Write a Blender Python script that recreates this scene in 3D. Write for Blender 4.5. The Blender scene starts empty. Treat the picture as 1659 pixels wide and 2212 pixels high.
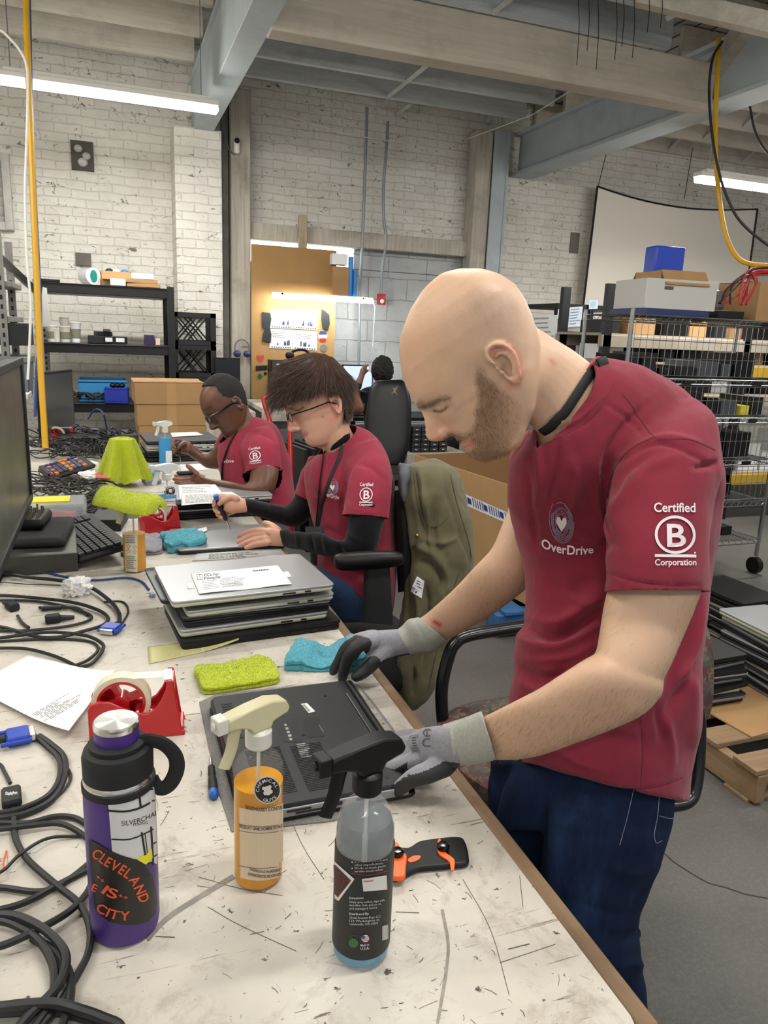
import bpy, bmesh, math, random
import numpy as np
from mathutils import Vector, Matrix, noise
from mathutils.bvhtree import BVHTree
PI=math.pi; R=math.radians
random.seed(7)
SC=bpy.context.scene; COL=SC.collection
# ---------------------------------------------------------------- camera
F=1600.; CX,CY=829.5,1106.; H=1.46
up_c=Vector((0.0409,0.9715,0.2334)).normalized()
y_c=Vector((230-CX,CY-697,-F)).normalized(); y_c=(y_c-y_c.dot(up_c)*up_c).normalized()
x_c=y_c.cross(up_c)
RW=Matrix((x_c,y_c,up_c))            # camera space -> world
CAM=Vector((0,0,H))
cd=bpy.data.cameras.new('camera'); cam=bpy.data.objects.new('camera',cd); COL.objects.link(cam)
cam.matrix_world=Matrix.Translation(CAM)@RW.to_4x4()
cd.sensor_fit='VERTICAL'; cd.sensor_height=24.; cd.lens=24.*F/2212.; cd.clip_start=.02; cd.clip_end=200
SC.camera=cam
# ---------------------------------------------------------------- world, exposure
w=bpy.data.worlds.new('world'); SC.world=w; w.use_nodes=True
w.node_tree.nodes['Background'].inputs[0].default_value=(.93,.96,1,1)
w.node_tree.nodes['Background'].inputs[1].default_value=.6
SC.view_settings.view_transform='Standard'; SC.view_settings.look='None'; SC.view_settings.exposure=0.0; SC.view_settings.gamma=1
try: SC.view_settings.use_curve_mapping=False
except Exception: pass
TUBES=[(.08,5.3,2.8,1.15,34,0),(4.55,4.55,2.6,1.2,55,0),            # the two the photo shows
       (-1.5,1.2,2.9,1.2,17,0),(.9,.5,2.95,1.2,19,0),(3.0,1.4,2.95,1.2,20,0),(.9,2.55,3.0,1.2,18,0),(2.2,-1.8,2.9,1.2,18,0),(-1.0,-1.5,2.9,1.2,15,0),(-1.6,3.6,2.9,1.2,20,0),(5.6,2.2,2.9,1.2,20,0)]  # unseen tube lights, added overhead to light the benches and people
# ---------------------------------------------------------------- pixel helpers (photo pixels -> places in the room)
def ray(px,py): return RW@Vector(((px-CX)/F,(CY-py)/F,-1))
def P(px,py,d): return CAM+ray(px,py)*d
def PZ(px,py,z): r=ray(px,py); return CAM+r*((z-H)/r.z)
def PY(px,py,y): r=ray(px,py); return CAM+r*(y/r.y)
def PX(px,py,x): r=ray(px,py); return CAM+r*(x/r.x)
RWi=RW.transposed()
def proj(v):
    c=RWi@(Vector(v)-CAM); return CX+F*c.x/-c.z, CY-F*c.y/-c.z, -c.z
def projN(V):
    c=(np.asarray(V)-np.array(CAM))@np.array(RWi).T
    return CX+F*c[:,0]/-c[:,2], CY-F*c[:,1]/-c[:,2], -c[:,2]
# ---------------------------------------------------------------- materials
def lin(h):
    if not isinstance(h,str): return (*h[:3],1)
    h=h.lstrip('#'); o=[]
    for i in (0,2,4):
        c=int(h[i:i+2],16)/255; o.append(c/12.92 if c<=.04045 else ((c+.055)/1.055)**2.4)
    return (*o,1)
MATS={}
class NT:
    def __init__(s,m): s.m=m; s.t=m.node_tree; s.b=s.t.nodes['Principled BSDF']
    def n(s,k,**kw):
        o=s.t.nodes.new('ShaderNode'+k)
        for a,b in kw.items():
            if hasattr(o,a) and a not in('Scale',): setattr(o,a,b)
            else: o.inputs[a.replace('_',' ')].default_value=b
        return o
    def l(s,a,b): s.t.links.new(a,b)
    def coord(s,kind='Object',scale=(1,1,1),rot=(0,0,0)):
        t=s.n('TexCoord'); m=s.n('Mapping'); s.l(t.outputs[kind],m.inputs[0]); m.inputs['Scale'].default_value=scale; m.inputs['Rotation'].default_value=rot; return m.outputs[0]
    def noise(s,vec,scale,detail=4,rough=.6,dist=0):
        o=s.n('TexNoise'); s.l(vec,o.inputs['Vector']); o.inputs['Scale'].default_value=scale; o.inputs['Detail'].default_value=detail; o.inputs['Roughness'].default_value=rough; o.inputs['Distortion'].default_value=dist; return o.outputs[0]
    def ramp(s,f,stops):
        o=s.n('ValToRGB'); e=o.color_ramp.elements
        while len(e)<len(stops): e.new(.5)
        for i,(p,c) in enumerate(stops): e[i].position=p; e[i].color=c if len(c)==4 else (*c,1)
        s.l(f,o.inputs[0]); return o.outputs[0]
    def mix(s,f,a,b,mode='MIX'):
        o=s.n('Mix',data_type='RGBA',blend_type=mode)
        for sock,v in ((o.inputs[0],f),(o.inputs[6],a),(o.inputs[7],b)):
            if hasattr(v,'links') or hasattr(v,'node'): s.l(v,sock)
            else: sock.default_value=v
        return o.outputs[2]
    def bump(s,h,strength=.3,dist=.01,prev=None):
        o=s.n('Bump'); o.inputs['Strength'].default_value=strength; o.inputs['Distance'].default_value=dist; s.l(h,o.inputs['Height'])
        if prev is not None: s.l(prev,o.inputs['Normal'])
        s.l(o.outputs[0],s.b.inputs['Normal']); return o.outputs[0]
def base(name,col='#808080',rough=.5,metal=0,spec=.5):
    m=bpy.data.materials.new(name); m.use_nodes=True; t=NT(m)
    t.b.inputs['Base Color'].default_value=lin(col); t.b.inputs['Roughness'].default_value=rough; t.b.inputs['Metallic'].default_value=metal
    t.b.inputs['Specular IOR Level'].default_value=spec; MATS[name]=m; return t
def M(name,col='#808080',rough=.5,metal=0,var=.0,vs=8,bump=0,bs=60,bd=.003,spec=.5,vcol=False,sub=0,subcol=None,trans=0,ior=1.45,emit=0,alpha=1,stretch=(1,1,1),sheen=0,coat=0):
    if name in MATS: return MATS[name]
    t=base(name,col,rough,metal,spec); b=t.b
    src=None
    if vcol:
        a=t.n('VertexColor'); a.layer_name='Col'; src=a.outputs[0]; t.l(src,b.inputs['Base Color'])
    v=t.coord(scale=stretch) if (var or bump) else None
    if var:
        n=t.noise(v,vs); c=lin(col)
        k=t.ramp(n,[(.3,(1-var,)*3),(.7,(min(1,1+var*.0),)*3)])
        o=t.mix(1.0,src if src else c,k,'MULTIPLY'); t.l(o,b.inputs['Base Color'])
    if bump: t.bump(t.noise(v,bs,3),bump,bd)
    if sub: b.inputs['Subsurface Weight'].default_value=sub; b.inputs['Subsurface Radius'].default_value=(.6,.2,.1); b.inputs['Subsurface Scale'].default_value=.01
    if trans: b.inputs['Transmission Weight'].default_value=trans; b.inputs['IOR'].default_value=ior
    if emit: b.inputs['Emission Color'].default_value=lin(col); b.inputs['Emission Strength'].default_value=emit
    if alpha<1: b.inputs['Alpha'].default_value=alpha
    if sheen: b.inputs['Sheen Weight'].default_value=sheen
    if coat: b.inputs['Coat Weight'].default_value=coat; b.inputs['Coat Roughness'].default_value=.15
    return t.m
# ---------------------------------------------------------------- mesh builder
def frame(p,q,upv=None):
    z=(Vector(q)-Vector(p)).normalized(); u=upv or Vector((0,0,1))
    if abs(z.dot(u))>.98: u=Vector((0,1,0)) if upv is None else Vector((1,0,0))
    x=u.cross(z).normalized(); return x,z.cross(x),z
def cat(pts,n=6,closed=False):
    """Catmull-Rom through the points, any dimension"""
    A=[np.array(p,float) for p in pts]; m=len(A)
    if m<3 and not closed: return [A[0]+(A[-1]-A[0])*i/n for i in range(n+1)]
    out=[]; rng=range(m if closed else m-1)
    for i in rng:
        if closed: p0,p1,p2,p3=A[i-1],A[i],A[(i+1)%m],A[(i+2)%m]
        else: p1,p2=A[i],A[i+1]; p0=A[i-1] if i else 2*p1-p2; p3=A[i+2] if i+2<m else 2*p2-p1
        for k in range(n):
            t=k/n; out.append(.5*((2*p1)+(-p0+p2)*t+(2*p0-5*p1+4*p2-p3)*t*t+(-p0+3*p1-3*p2+p3)*t**3))
    if not closed: out.append(A[-1])
    return out
class MB:
    def __init__(s): s.v=[]; s.f=[]; s.mi=[]; s.cur=0
    def add(s,vs,fs):
        k=len(s.v); s.v+= [Vector(a) for a in vs]; s.f+=[tuple(i+k for i in f) for f in fs]; s.mi+=[s.cur]*len(fs); return s
    def box(s,c,d,rot=0,M_=None):
        x,y,z=[a/2 for a in d]; vs=[Vector((i*x,j*y,k*z)) for i in(-1,1) for j in(-1,1) for k in(-1,1)]
        m=M_ if M_ is not None else Matrix.Rotation(rot,3,'Z') if not isinstance(rot,Matrix) else rot
        return s.add([m@v+Vector(c) for v in vs],[(0,1,3,2),(4,6,7,5),(0,4,5,1),(2,3,7,6),(0,2,6,4),(1,5,7,3)])
    def rbox(s,c,d,r=.005,rot=0,n=3,M_=None,rz=None):
        """box with rounded vertical edges and softened rims"""
        x,y,z=[a/2 for a in d]; r=min(r,x*.99,y*.99); rz=min(rz if rz is not None else r,z*.99)
        pts=[]
        for cx,cy,a0 in((x-r,y-r,0),(-x+r,y-r,PI/2),(-x+r,-y+r,PI),(x-r,-y+r,1.5*PI)):
            for k in range(n+1):
                a=a0+k*PI/2/n; pts.append((cx,cy,math.cos(a),math.sin(a)))
        rings=[]
        for zz,k in ((-z,-1),(-z+rz,0),(z-rz,0),(z,-1)):
            q=r if k==0 else max(r-rz,0) if False else r-rz*.7
            rings.append([Vector((cx+ca*q,cy+sa*q,zz)) for cx,cy,ca,sa in pts])
        m=M_ if M_ is not None else Matrix.Rotation(rot,3,'Z') if not isinstance(rot,Matrix) else rot
        s.rings([[m@v+Vector(c) for v in r_] for r_ in rings]); return s
    def rings(s,rs,cap=True,closed=True):
        n=len(rs[0]); vs=[v for r in rs for v in r]; fs=[]
        for i in range(len(rs)-1):
            for j in range(n if closed else n-1):
                a=i*n+j; b=i*n+(j+1)%n; fs.append((a,b,b+n,a+n))
        if cap: fs.append(tuple(range(n))[::-1]); fs.append(tuple((len(rs)-1)*n+j for j in range(n)))
        return s.add(vs,fs)
    def tube(s,pts,r,n=8,cap=True,flat=1.0,upv=None):
        pts=[Vector(p) for p in pts]; rs=[]; m=len(pts); px=None
        for i,p in enumerate(pts):
            t=(pts[min(i+1,m-1)]-pts[max(i-1,0)]); t=t.normalized() if t.length>1e-9 else Vector((0,0,1))
            if px is None:
                u=upv or Vector((0,0,1))
                if abs(t.dot(u))>.95: u=Vector((1,0,0)) if abs(t.x)<.9 else Vector((0,1,0))
                px=u.cross(t).normalized()
            else: px=(px-t*px.dot(t)).normalized()
            py=t.cross(px); rr=r[i] if hasattr(r,'__len__') else r
            rs.append([p+px*rr*math.cos(2*PI*k/n)+py*rr*flat*math.sin(2*PI*k/n) for k in range(n)])
        return s.rings(rs,cap)
    def cyl(s,p,q,r,n=16,r2=None): return s.tube([p,q],[r,r if r2 is None else r2],n)
    def lathe(s,prof,c=(0,0,0),n=32,ang=None,M_=None):
        c=Vector(c); rs=[[ (M_@Vector((r*math.cos(2*PI*k/n),r*math.sin(2*PI*k/n),z)) if M_ else Vector((r*math.cos(2*PI*k/n),r*math.sin(2*PI*k/n),z)))+c for k in range(n)] for r,z in prof]
        return s.rings(rs,cap=(prof[0][0]>1e-6 or True))
    def prism(s,poly,h,M_=None,c=(0,0,0)):
        """poly in local xy, extruded by h along z, mapped by M_ and c"""
        m=M_ or Matrix.Identity(3); c=Vector(c)
        a=[m@Vector((x,y,0))+c for x,y in poly]; b=[m@Vector((x,y,h))+c for x,y in poly]; return s.rings([a,b])
    def ball(s,c,r,n=16,m=10,M_=None):
        r=r if hasattr(r,'__len__') else (r,r,r); rs=[]
        for i in range(m+1):
            t=-PI/2+PI*i/m; cr=max(math.cos(t),1e-4)
            ring=[Vector((r[0]*cr*math.cos(2*PI*k/n),r[1]*cr*math.sin(2*PI*k/n),r[2]*math.sin(t))) for k in range(n)]
            rs.append([(M_@v if M_ else v)+Vector(c) for v in ring])
        return s.rings(rs)
    def grid(s,fn,nu,nv):
        vs=[fn(i/nu,j/nv) for i in range(nu+1) for j in range(nv+1)]
        return s.add(vs,[(i*(nv+1)+j,(i+1)*(nv+1)+j,(i+1)*(nv+1)+j+1,i*(nv+1)+j+1) for i in range(nu) for j in range(nv)])
    def mesh(s,name,off=Vector((0,0,0))):
        me=bpy.data.meshes.new(name); me.from_pydata([v-off for v in s.v],[],s.f)
        me.polygons.foreach_set('material_index',s.mi); me.update(); return me
def tag(o,label=None,cat=None,group=None,kind=None):
    if label: o['label']=label
    if cat: o['category']=cat
    if group: o['group']=group
    if kind: o['kind']=kind
    return o
def thing(name,label,cat,loc=(0,0,0),rotz=0,group=None):
    o=bpy.data.objects.new(name,None); COL.objects.link(o); o.empty_display_size=.05
    o.location=loc; o.rotation_euler=(0,0,rotz); return tag(o,label,cat,group)
def objm(name,me,m,parent=None,smooth=True,ang=35,bevel=0,fixn=True):
    if fixn:
        bm=bmesh.new(); bm.from_mesh(me); bmesh.ops.recalc_face_normals(bm,faces=bm.faces); bm.to_mesh(me); bm.free()
    o=bpy.data.objects.new(name,me); COL.objects.link(o)
    for x in (m if isinstance(m,(list,tuple)) else [m]): me.materials.append(x)
    if parent is not None: o.parent=parent
    if smooth:
        me.polygons.foreach_set('use_smooth',[True]*len(me.polygons))
        try: me.set_sharp_from_angle(angle=R(ang))
        except Exception: pass
    if bevel:
        b=o.modifiers.new('bevel','BEVEL'); b.width=bevel; b.segments=2; b.limit_method='ANGLE'; b.angle_limit=R(40)
    return o
def obj(name,mb,m,parent=None,world=False,**k):
    """parent given + world=True: the vertices are world coordinates"""
    off=Vector((0,0,0)); inv=None
    if parent is not None and world:
        q=parent
        while q is not None:
            off=off+q.location; q=q.parent
    return objm(name,mb.mesh(name,off),m,parent,**k)
def solo(name,mb,m,label,cat,group=None,kind=None,org=None,**k):
    """a thing that is one mesh, world coordinates, origin at its base centre"""
    if org is None:
        xs=[v.x for v in mb.v]; ys=[v.y for v in mb.v]; zs=[v.z for v in mb.v]; org=Vector(((min(xs)+max(xs))/2,(min(ys)+max(ys))/2,min(zs)))
    o=objm(name,mb.mesh(name,Vector(org)),m,None,**k); o.location=org; return tag(o,label,cat,group,kind)
def struct(name,mb,m,**k): o=objm(name,mb.mesh(name),m,None,**k); o['kind']='structure'; return o
def dup(root,loc,rotz=None,label=None,group=None):
    r=root.copy(); COL.objects.link(r); r.location=loc
    if rotz is not None: r.rotation_euler=(0,0,rotz)
    if label: r['label']=label
    if group: r['group']=group
    def rec(a,b):
        for ch in list(a.children):
            c=ch.copy(); COL.objects.link(c); c.parent=b; rec(ch,c)
    rec(root,r); return r
# ---------------------------------------------------------------- decals: flat shapes laid onto real surfaces
def wmat(o):
    m=Matrix.LocRotScale(o.location,o.rotation_euler,o.scale)
    return (wmat(o.parent)@m) if o.parent else m
def bvh(objs):
    V=[];Fc=[]
    for o in (objs if isinstance(objs,(list,tuple)) else [objs]):
        m=wmat(o); k=len(V); V+=[m@v.co for v in o.data.vertices]; Fc+=[tuple(k+i for i in p.vertices) for p in o.data.polygons]
    return BVHTree.FromPolygons(V,Fc)
def cast(b,px,py,off=.0006):
    r=ray(px,py).normalized(); h=b.ray_cast(CAM,r)
    if h[0] is None: return None
    n=h[1]; n=-n if n.dot(r)>0 else n
    return h[0]+n*off
TXT={}
def text2d(s,bold=False,res=3):
    k=(s,bold,res)
    if k in TXT: return TXT[k]
    c=bpy.data.curves.new('t','FONT'); c.body=s; c.resolution_u=res
    if bold: c.offset=.018
    o=bpy.data.objects.new('t',c); COL.objects.link(o)
    dg=bpy.context.evaluated_depsgraph_get(); me=bpy.data.meshes.new_from_object(o.evaluated_get(dg))
    v=[(p.co.x,p.co.y) for p in me.vertices]; f=[tuple(p.vertices) for p in me.polygons]
    bpy.data.objects.remove(o); bpy.data.meshes.remove(me); bpy.data.curves.remove(c)
    if not v: v=[(0,0),(1,0),(1,1)];f=[(0,1,2)]
    x0=min(a for a,b in v);x1=max(a for a,b in v); y0,y1=-.0,.72
    TXT[k]=([((a-x0)/max(x1-x0,1e-6),(b-y0)/(y1-y0)) for a,b in v],f,x1-x0); return TXT[k]
def quadfn(q):
    TL,TR,BR,BL=[np.array(p,float) for p in q]
    return lambda u,v: tuple((TL*(1-u)+TR*u)*v+(BL*(1-u)+BR*u)*(1-v))
class Decal:
    """collects flat shapes; fn maps 2D to a point in the room"""
    def __init__(s,b=None,off=.0006,fn3=None): s.b=b; s.off=off; s.mb=MB(); s.fn3=fn3
    def pt(s,p): return s.fn3(*p) if s.fn3 else cast(s.b,p[0],p[1],s.off)
    def put(s,vs,fs,dropmiss=True):
        q=[s.pt(p) for p in vs]; keep=[f for f in fs if all(q[i] is not None for i in f)]
        idx={};vv=[]
        for f in keep:
            for i in f:
                if i not in idx: idx[i]=len(vv); vv.append(q[i])
        s.mb.add(vv,[tuple(idx[i] for i in f) for f in keep]); return s
    def text(s,t,q,bold=False,fn=None,res=3):
        v,f,_=text2d(t,bold,res); g=fn or quadfn(q); return s.put([g(a,b) for a,b in v],f)
    def patch(s,q,nu=6,nv=6,fn=None):
        g=fn or quadfn(q); vs=[g(i/nu,j/nv) for i in range(nu+1) for j in range(nv+1)]
        return s.put(vs,[(i*(nv+1)+j,(i+1)*(nv+1)+j,(i+1)*(nv+1)+j+1,i*(nv+1)+j+1) for i in range(nu) for j in range(nv)])
    def line(s,pts,w,closed=False,sub=1):
        pts=[np.array(p,float) for p in pts]
        if sub>1: pts=cat(pts,sub,closed)
        n=len(pts); L=[];
        for i,p in enumerate(pts):
            a=pts[(i-1)%n] if (closed or i) else p; b=pts[(i+1)%n] if (closed or i<n-1) else p
            t=b-a; t=t/(np.linalg.norm(t)+1e-9); m=np.array((-t[1],t[0])); L+= [tuple(p+m*w/2),tuple(p-m*w/2)]
        fs=[(2*i,2*i+1,2*((i+1)%n)+1,2*((i+1)%n)) for i in range(n if closed else n-1)]
        return s.put(L,fs)
    def disc(s,c,rx,ry,rot=0,n=24,rings=4,r0=0):
        vs=[];fs=[]
        for j in range(rings+1):
            k=r0+(1-r0)*j/rings
            for i in range(n):
                a=2*PI*i/n; x,y=rx*k*math.cos(a),ry*k*math.sin(a); vs.append((c[0]+x*math.cos(rot)-y*math.sin(rot),c[1]+x*math.sin(rot)+y*math.cos(rot)))
        for j in range(rings):
            for i in range(n): fs.append((j*n+i,j*n+(i+1)%n,(j+1)*n+(i+1)%n,(j+1)*n+i))
        return s.put(vs,fs)
    def poly(s,pts):
        pp=[np.array(p,float) for p in pts]; c=np.mean(np.array(pp),0); o=[]
        for i,p in enumerate(pp):
            q=pp[(i+1)%len(pp)]; k=max(1,int(np.linalg.norm(q-p)/8)); o+=[p+(q-p)*j/k for j in range(k)]
        n=len(o); rad=max(np.linalg.norm(p-c) for p in o); K=max(2,min(12,int(rad/7))); vs=[tuple(c)]; fs=[]
        for j in range(1,K+1): vs+=[tuple(c+(p-c)*j/K) for p in o]
        fs=[(0,1+i,1+(i+1)%n) for i in range(n)]
        for j in range(K-1):
            for i in range(n): fs.append((1+j*n+i,1+(j+1)*n+i,1+(j+1)*n+(i+1)%n,1+j*n+(i+1)%n))
        return s.put(vs,fs)
    def greek(s,q,rows,seed=0,fill=.5,cols=(3,9),ind=.0,end=1.0):
        rr=random.Random(seed); g=quadfn(q)
        for r in range(rows):
            v1=1-(r+.18)/rows; v0=1-(r+.18+fill)/rows; u=ind; e=end*rr.uniform(.6,1)
            while u<e:
                wd=rr.uniform(.03,.11); u2=min(u+wd,e); s.patch([g(u,v1),g(u2,v1),g(u2,v0),g(u,v0)],1,1); u=u2+.018
        return s
    def obj(s,name,m,parent,label=None):
        if not s.mb.v: return None
        o=obj(name,s.mb,m,parent,world=True,smooth=False,fixn=False)
        if label: o['label']=label
        return o
# ---------------------------------------------------------------- organic surfaces
def fuse(mb,vox,smooth=2,fac=.5):
    me=mb.mesh('fuse'); bm=bmesh.new(); bm.from_mesh(me); bmesh.ops.recalc_face_normals(bm,faces=bm.faces); bm.to_mesh(me); bm.free()
    o=bpy.data.objects.new('fuse',me); COL.objects.link(o)
    r=o.modifiers.new('r','REMESH'); r.mode='VOXEL'; r.voxel_size=vox
    if smooth: q=o.modifiers.new('s','SMOOTH'); q.iterations=smooth; q.factor=fac
    dg=bpy.context.evaluated_depsgraph_get(); m2=bpy.data.meshes.new_from_object(o.evaluated_get(dg))
    bpy.data.objects.remove(o); bpy.data.meshes.remove(me); return m2
def co(me): a=np.empty(len(me.vertices)*3); me.vertices.foreach_get('co',a); return a.reshape(-1,3)
def setco(me,a): me.vertices.foreach_set('co',a.ravel()); me.update()
def vn(me): a=np.empty(len(me.vertices)*3); me.vertices.foreach_get('normal',a); return a.reshape(-1,3)
def segdist(x,y,pts):
    """distance in px to a polyline, param along it"""
    best=np.full(x.shape,1e9); tt=np.zeros(x.shape); n=len(pts)-1
    if n==0: return np.hypot(x-pts[0][0],y-pts[0][1]),tt
    for i in range(n):
        ax,ay=pts[i][:2]; bx,by=pts[i+1][:2]; dx,dy=bx-ax,by-ay; L=dx*dx+dy*dy+1e-9
        t=np.clip(((x-ax)*dx+(y-ay)*dy)/L,0,1); d=np.hypot(x-ax-t*dx,y-ay-t*dy); m=d<best
        best[m]=d[m]; tt[m]=(i+t[m])/n
    return best,tt
def folds(me,strokes,front=True):
    """press creases (negative) or raise ridges (positive): (points px, width px, height m)"""
    V=co(me); N=vn(me); x,y,d=projN(V); view=(np.array(CAM)-V); view/=np.linalg.norm(view,axis=1)[:,None]
    fac=(np.sum(N*view,1)>-.1).astype(float) if front else np.ones(len(V)); D=np.zeros(len(V))
    for pts,wd,h in strokes:
        q,t=segdist(x,y,cat(pts,4) if len(pts)>2 else pts); e=np.sin(np.clip(t,0.02,.98)*PI)**.5 if len(pts)>1 else 1
        D+=h*e*np.exp(-(q/wd)**2)
    setco(me,V+N*(D*fac)[:,None])
def wrinkle(me,scale,amp,stretch=(1,1,1),seed=0):
    V=co(me); N=vn(me)
    D=np.array([noise.noise(Vector((v[0]*scale*stretch[0]+seed,v[1]*scale*stretch[1],v[2]*scale*stretch[2]))) for v in V])
    setco(me,V+N*(D*amp)[:,None])
def paint(me,col,strokes=(),front=False,seed=0):
    """vertex colours: base + (points px, width px, colour, strength[, noise])"""
    V=co(me); x,y,d=projN(V); C=np.tile(np.array(lin(col)),(len(V),1))
    for st in strokes:
        pts,wd,c,a=st[:4]; q,_=segdist(x,y,cat(pts,4) if len(pts)>2 else pts)
        hard=st[5] if len(st)>5 else 2
        k=a*np.exp(-(q/wd)**hard)
        if len(st)>4 and st[4]:
            nz=np.array([noise.noise(Vector(v)*300)+.5*noise.noise(Vector(v)*90) for v in V]); k=np.clip(k*(1+st[4]*nz),0,1)
        C=C*(1-k[:,None])+np.array(lin(c))*k[:,None]
    C[:,3]=1
    at=me.color_attributes.new('Col','FLOAT_COLOR','POINT'); at.data.foreach_set('color',C.ravel()); return me
def relax(me,pts,rad,it=20,cond=None):
    bm=bmesh.new(); bm.from_mesh(me); bm.verts.ensure_lookup_table(); V=co(me); x,y,d=projN(V); q,_=segdist(x,y,cat(pts,4) if len(pts)>2 else pts); ok=q<rad
    if cond is not None: ok&=cond(x,y,d)
    vs=[bm.verts[i] for i in np.nonzero(ok)[0]]
    for _ in range(it): bmesh.ops.smooth_vert(bm,verts=vs,factor=.5,use_axis_x=True,use_axis_y=True,use_axis_z=True)
    bm.to_mesh(me); bm.free()
def cutplane(me,p,n,rad,dmax=99):
    """remove what lies beyond plane (p,n) within rad of p"""
    bm=bmesh.new(); bm.from_mesh(me); p=Vector(p); n=Vector(n).normalized()
    ok=lambda c:(c-p).length<rad and proj(c)[2]<dmax
    near=[f for f in bm.faces if ok(f.calc_center_median())]
    es={e for f in near for e in f.edges}; vs={v for f in near for v in f.verts}
    bmesh.ops.bisect_plane(bm,geom=list(near)+list(es)+list(vs),plane_co=p,plane_no=n)
    kill=[f for f in bm.faces if (f.calc_center_median()-p).dot(n)>1e-5 and ok(f.calc_center_median())]
    bmesh.ops.delete(bm,geom=kill,context='FACES'); bm.to_mesh(me); bm.free(); return me
def sec(A,B,d,t,n=28,e=2.0,dA=0,dB=0):
    """closed section whose visible width runs from photo point A to B at depth d, half thickness t"""
    a=P(A[0],A[1],d+dA); b=P(B[0],B[1],d+dB); c=(a+b)/2; h=(b-a)/2; v=(c-CAM).normalized()*t; o=[]
    for k in range(n):
        ct,st=math.cos(2*PI*k/n),math.sin(2*PI*k/n); f=lambda z: math.copysign(abs(z)**(2/e),z)
        o.append(c+h*f(ct)+v*f(st))
    return o
def loft(mb,rows,sub=4,n=28,e=2.0,world=None):
    """rows: (xA,yA,xB,yB,d,t) smoothly joined"""
    rr=cat(rows,sub); mb.rings([sec((r[0],r[1]),(r[2],r[3]),r[4],r[5],n,e,*(r[6:8] if len(r)>7 else ())) for r in rr]); return mb
def limb(mb,pts,sub=5,n=16,flat=1.0,capround=True):
    """pts: (px,py,d,width_px)"""
    rr=cat(pts,sub); c=[P(a[0],a[1],a[2]) for a in rr]; r=[a[3]/2*a[2]/F for a in rr]
    if capround:
        for e,(i,j) in ((0,(0,1)),(1,(-1,-2))):
            dv=(c[i]-c[j]).normalized(); q=[(c[i]+dv*r[i]*.6,r[i]*.8),(c[i]+dv*r[i]*.95,r[i]*.35)]
            if e: c+=[a for a,b in q]; r+=[b for a,b in q]
            else: c=[a for a,b in q][::-1]+c; r=[b for a,b in q][::-1]+r
    return mb.tube(c,r,n,flat=flat)
def strands(mb,roots,dirs,length,r0,seed=0,curl=.3,grav=0,segs=3,side=None):
    rr=random.Random(seed)
    for p,dv in zip(roots,dirs):
        p=Vector(p); dv=Vector(dv).normalized(); L=length*rr.uniform(.6,1.2); pts=[p]
        for k in range(segs):
            dv=(dv+Vector([rr.uniform(-curl,curl) for _ in range(3)])+Vector((0,0,-grav))).normalized(); pts.append(pts[-1]+dv*L/segs)
        x=dv.cross(Vector((rr.uniform(-1,1),rr.uniform(-1,1),rr.uniform(-1,1)))).normalized(); y=dv.cross(x)
        vs=[];fs=[]
        for k,q in enumerate(pts[:-1]):
            r=r0*(1-.6*k/segs); vs+=[q+x*r,q-x*r*.5+y*r*.86,q-x*r*.5-y*r*.86]
        vs.append(pts[-1]); m=len(pts)-1
        for k in range(m-1):
            for j in range(3): fs.append((3*k+j,3*k+(j+1)%3,3*k+3+(j+1)%3,3*k+3+j))
        for j in range(3): fs.append((3*(m-1)+j,3*(m-1)+(j+1)%3,3*m))
        mb.add(vs,fs)
    return mb
T=.79   # work surface height
# ================================================================ ROOM
def brickmat(name,col,mort,bw,bh,chips=.5,rowoff=.5,bumpd=.012,grime='#77736a'):
    t=base(name,col,.75)
    tc=t.n('TexCoord'); sx=t.n('SeparateXYZ'); t.l(tc.outputs['Object'],sx.inputs[0]); cb=t.n('CombineXYZ'); t.l(sx.outputs[0],cb.inputs[0]); t.l(sx.outputs[2],cb.inputs[1]); t.l(sx.outputs[1],cb.inputs[2])
    v=cb.outputs[0]; nd=t.n('TexNoise'); t.l(v,nd.inputs['Vector']); nd.inputs['Scale'].default_value=7; nd.inputs['Detail'].default_value=3
    mx=t.n('VectorMath',operation='SCALE'); t.l(nd.outputs[1],mx.inputs[0]); mx.inputs['Scale'].default_value=.03
    ad=t.n('VectorMath',operation='ADD'); t.l(v,ad.inputs[0]); t.l(mx.outputs[0],ad.inputs[1])
    br=t.n('TexBrick'); t.l(ad.outputs[0],br.inputs['Vector']); br.inputs['Scale'].default_value=1; br.inputs['Brick Width'].default_value=bw; br.inputs['Row Height'].default_value=bh; br.inputs['Mortar Size'].default_value=.006; br.inputs['Mortar Smooth'].default_value=.6; br.offset=rowoff
    br.inputs['Color1'].default_value=lin(col); br.inputs['Color2'].default_value=tuple(c*.94 for c in lin(col)[:3])+(1,); br.inputs['Mortar'].default_value=lin(mort)
    n1=t.noise(v,2.2,5,.65); g=t.ramp(n1,[(.38,(1,1,1)),(.75,(.8,.78,.75))]); c1=t.mix(1.0,br.outputs[0],g,'MULTIPLY')
    cv=t.n('Mapping'); t.l(v,cv.inputs[0]); cv.inputs['Scale'].default_value=(7,11,5)
    n2=t.noise(cv.outputs[0],1.7,6,.72,1.2); ch=t.ramp(n2,[(.615-.01*chips,(0,0,0)),(.65,(1,1,1))]); c2=t.mix(ch,c1,lin(grime)); t.l(c2,t.b.inputs['Base Color'])
    n3=t.noise(v,30,5,.6)
    b1=t.bump(br.outputs[1],.55,bumpd); t.t.nodes[-1].invert=True
    b2=t.bump(n3,.5,.012,b1); t.bump(n2,.35,.02,b2)
    return t.m
BRICK=brickmat('painted_brick','#efece4','#ddd9d0',  .21,.07,1.6)
BLOCK=brickmat('painted_block','#c4c8cb','#9fa3a5',.40,.2,.2,grime='#a0a3a3')
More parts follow.
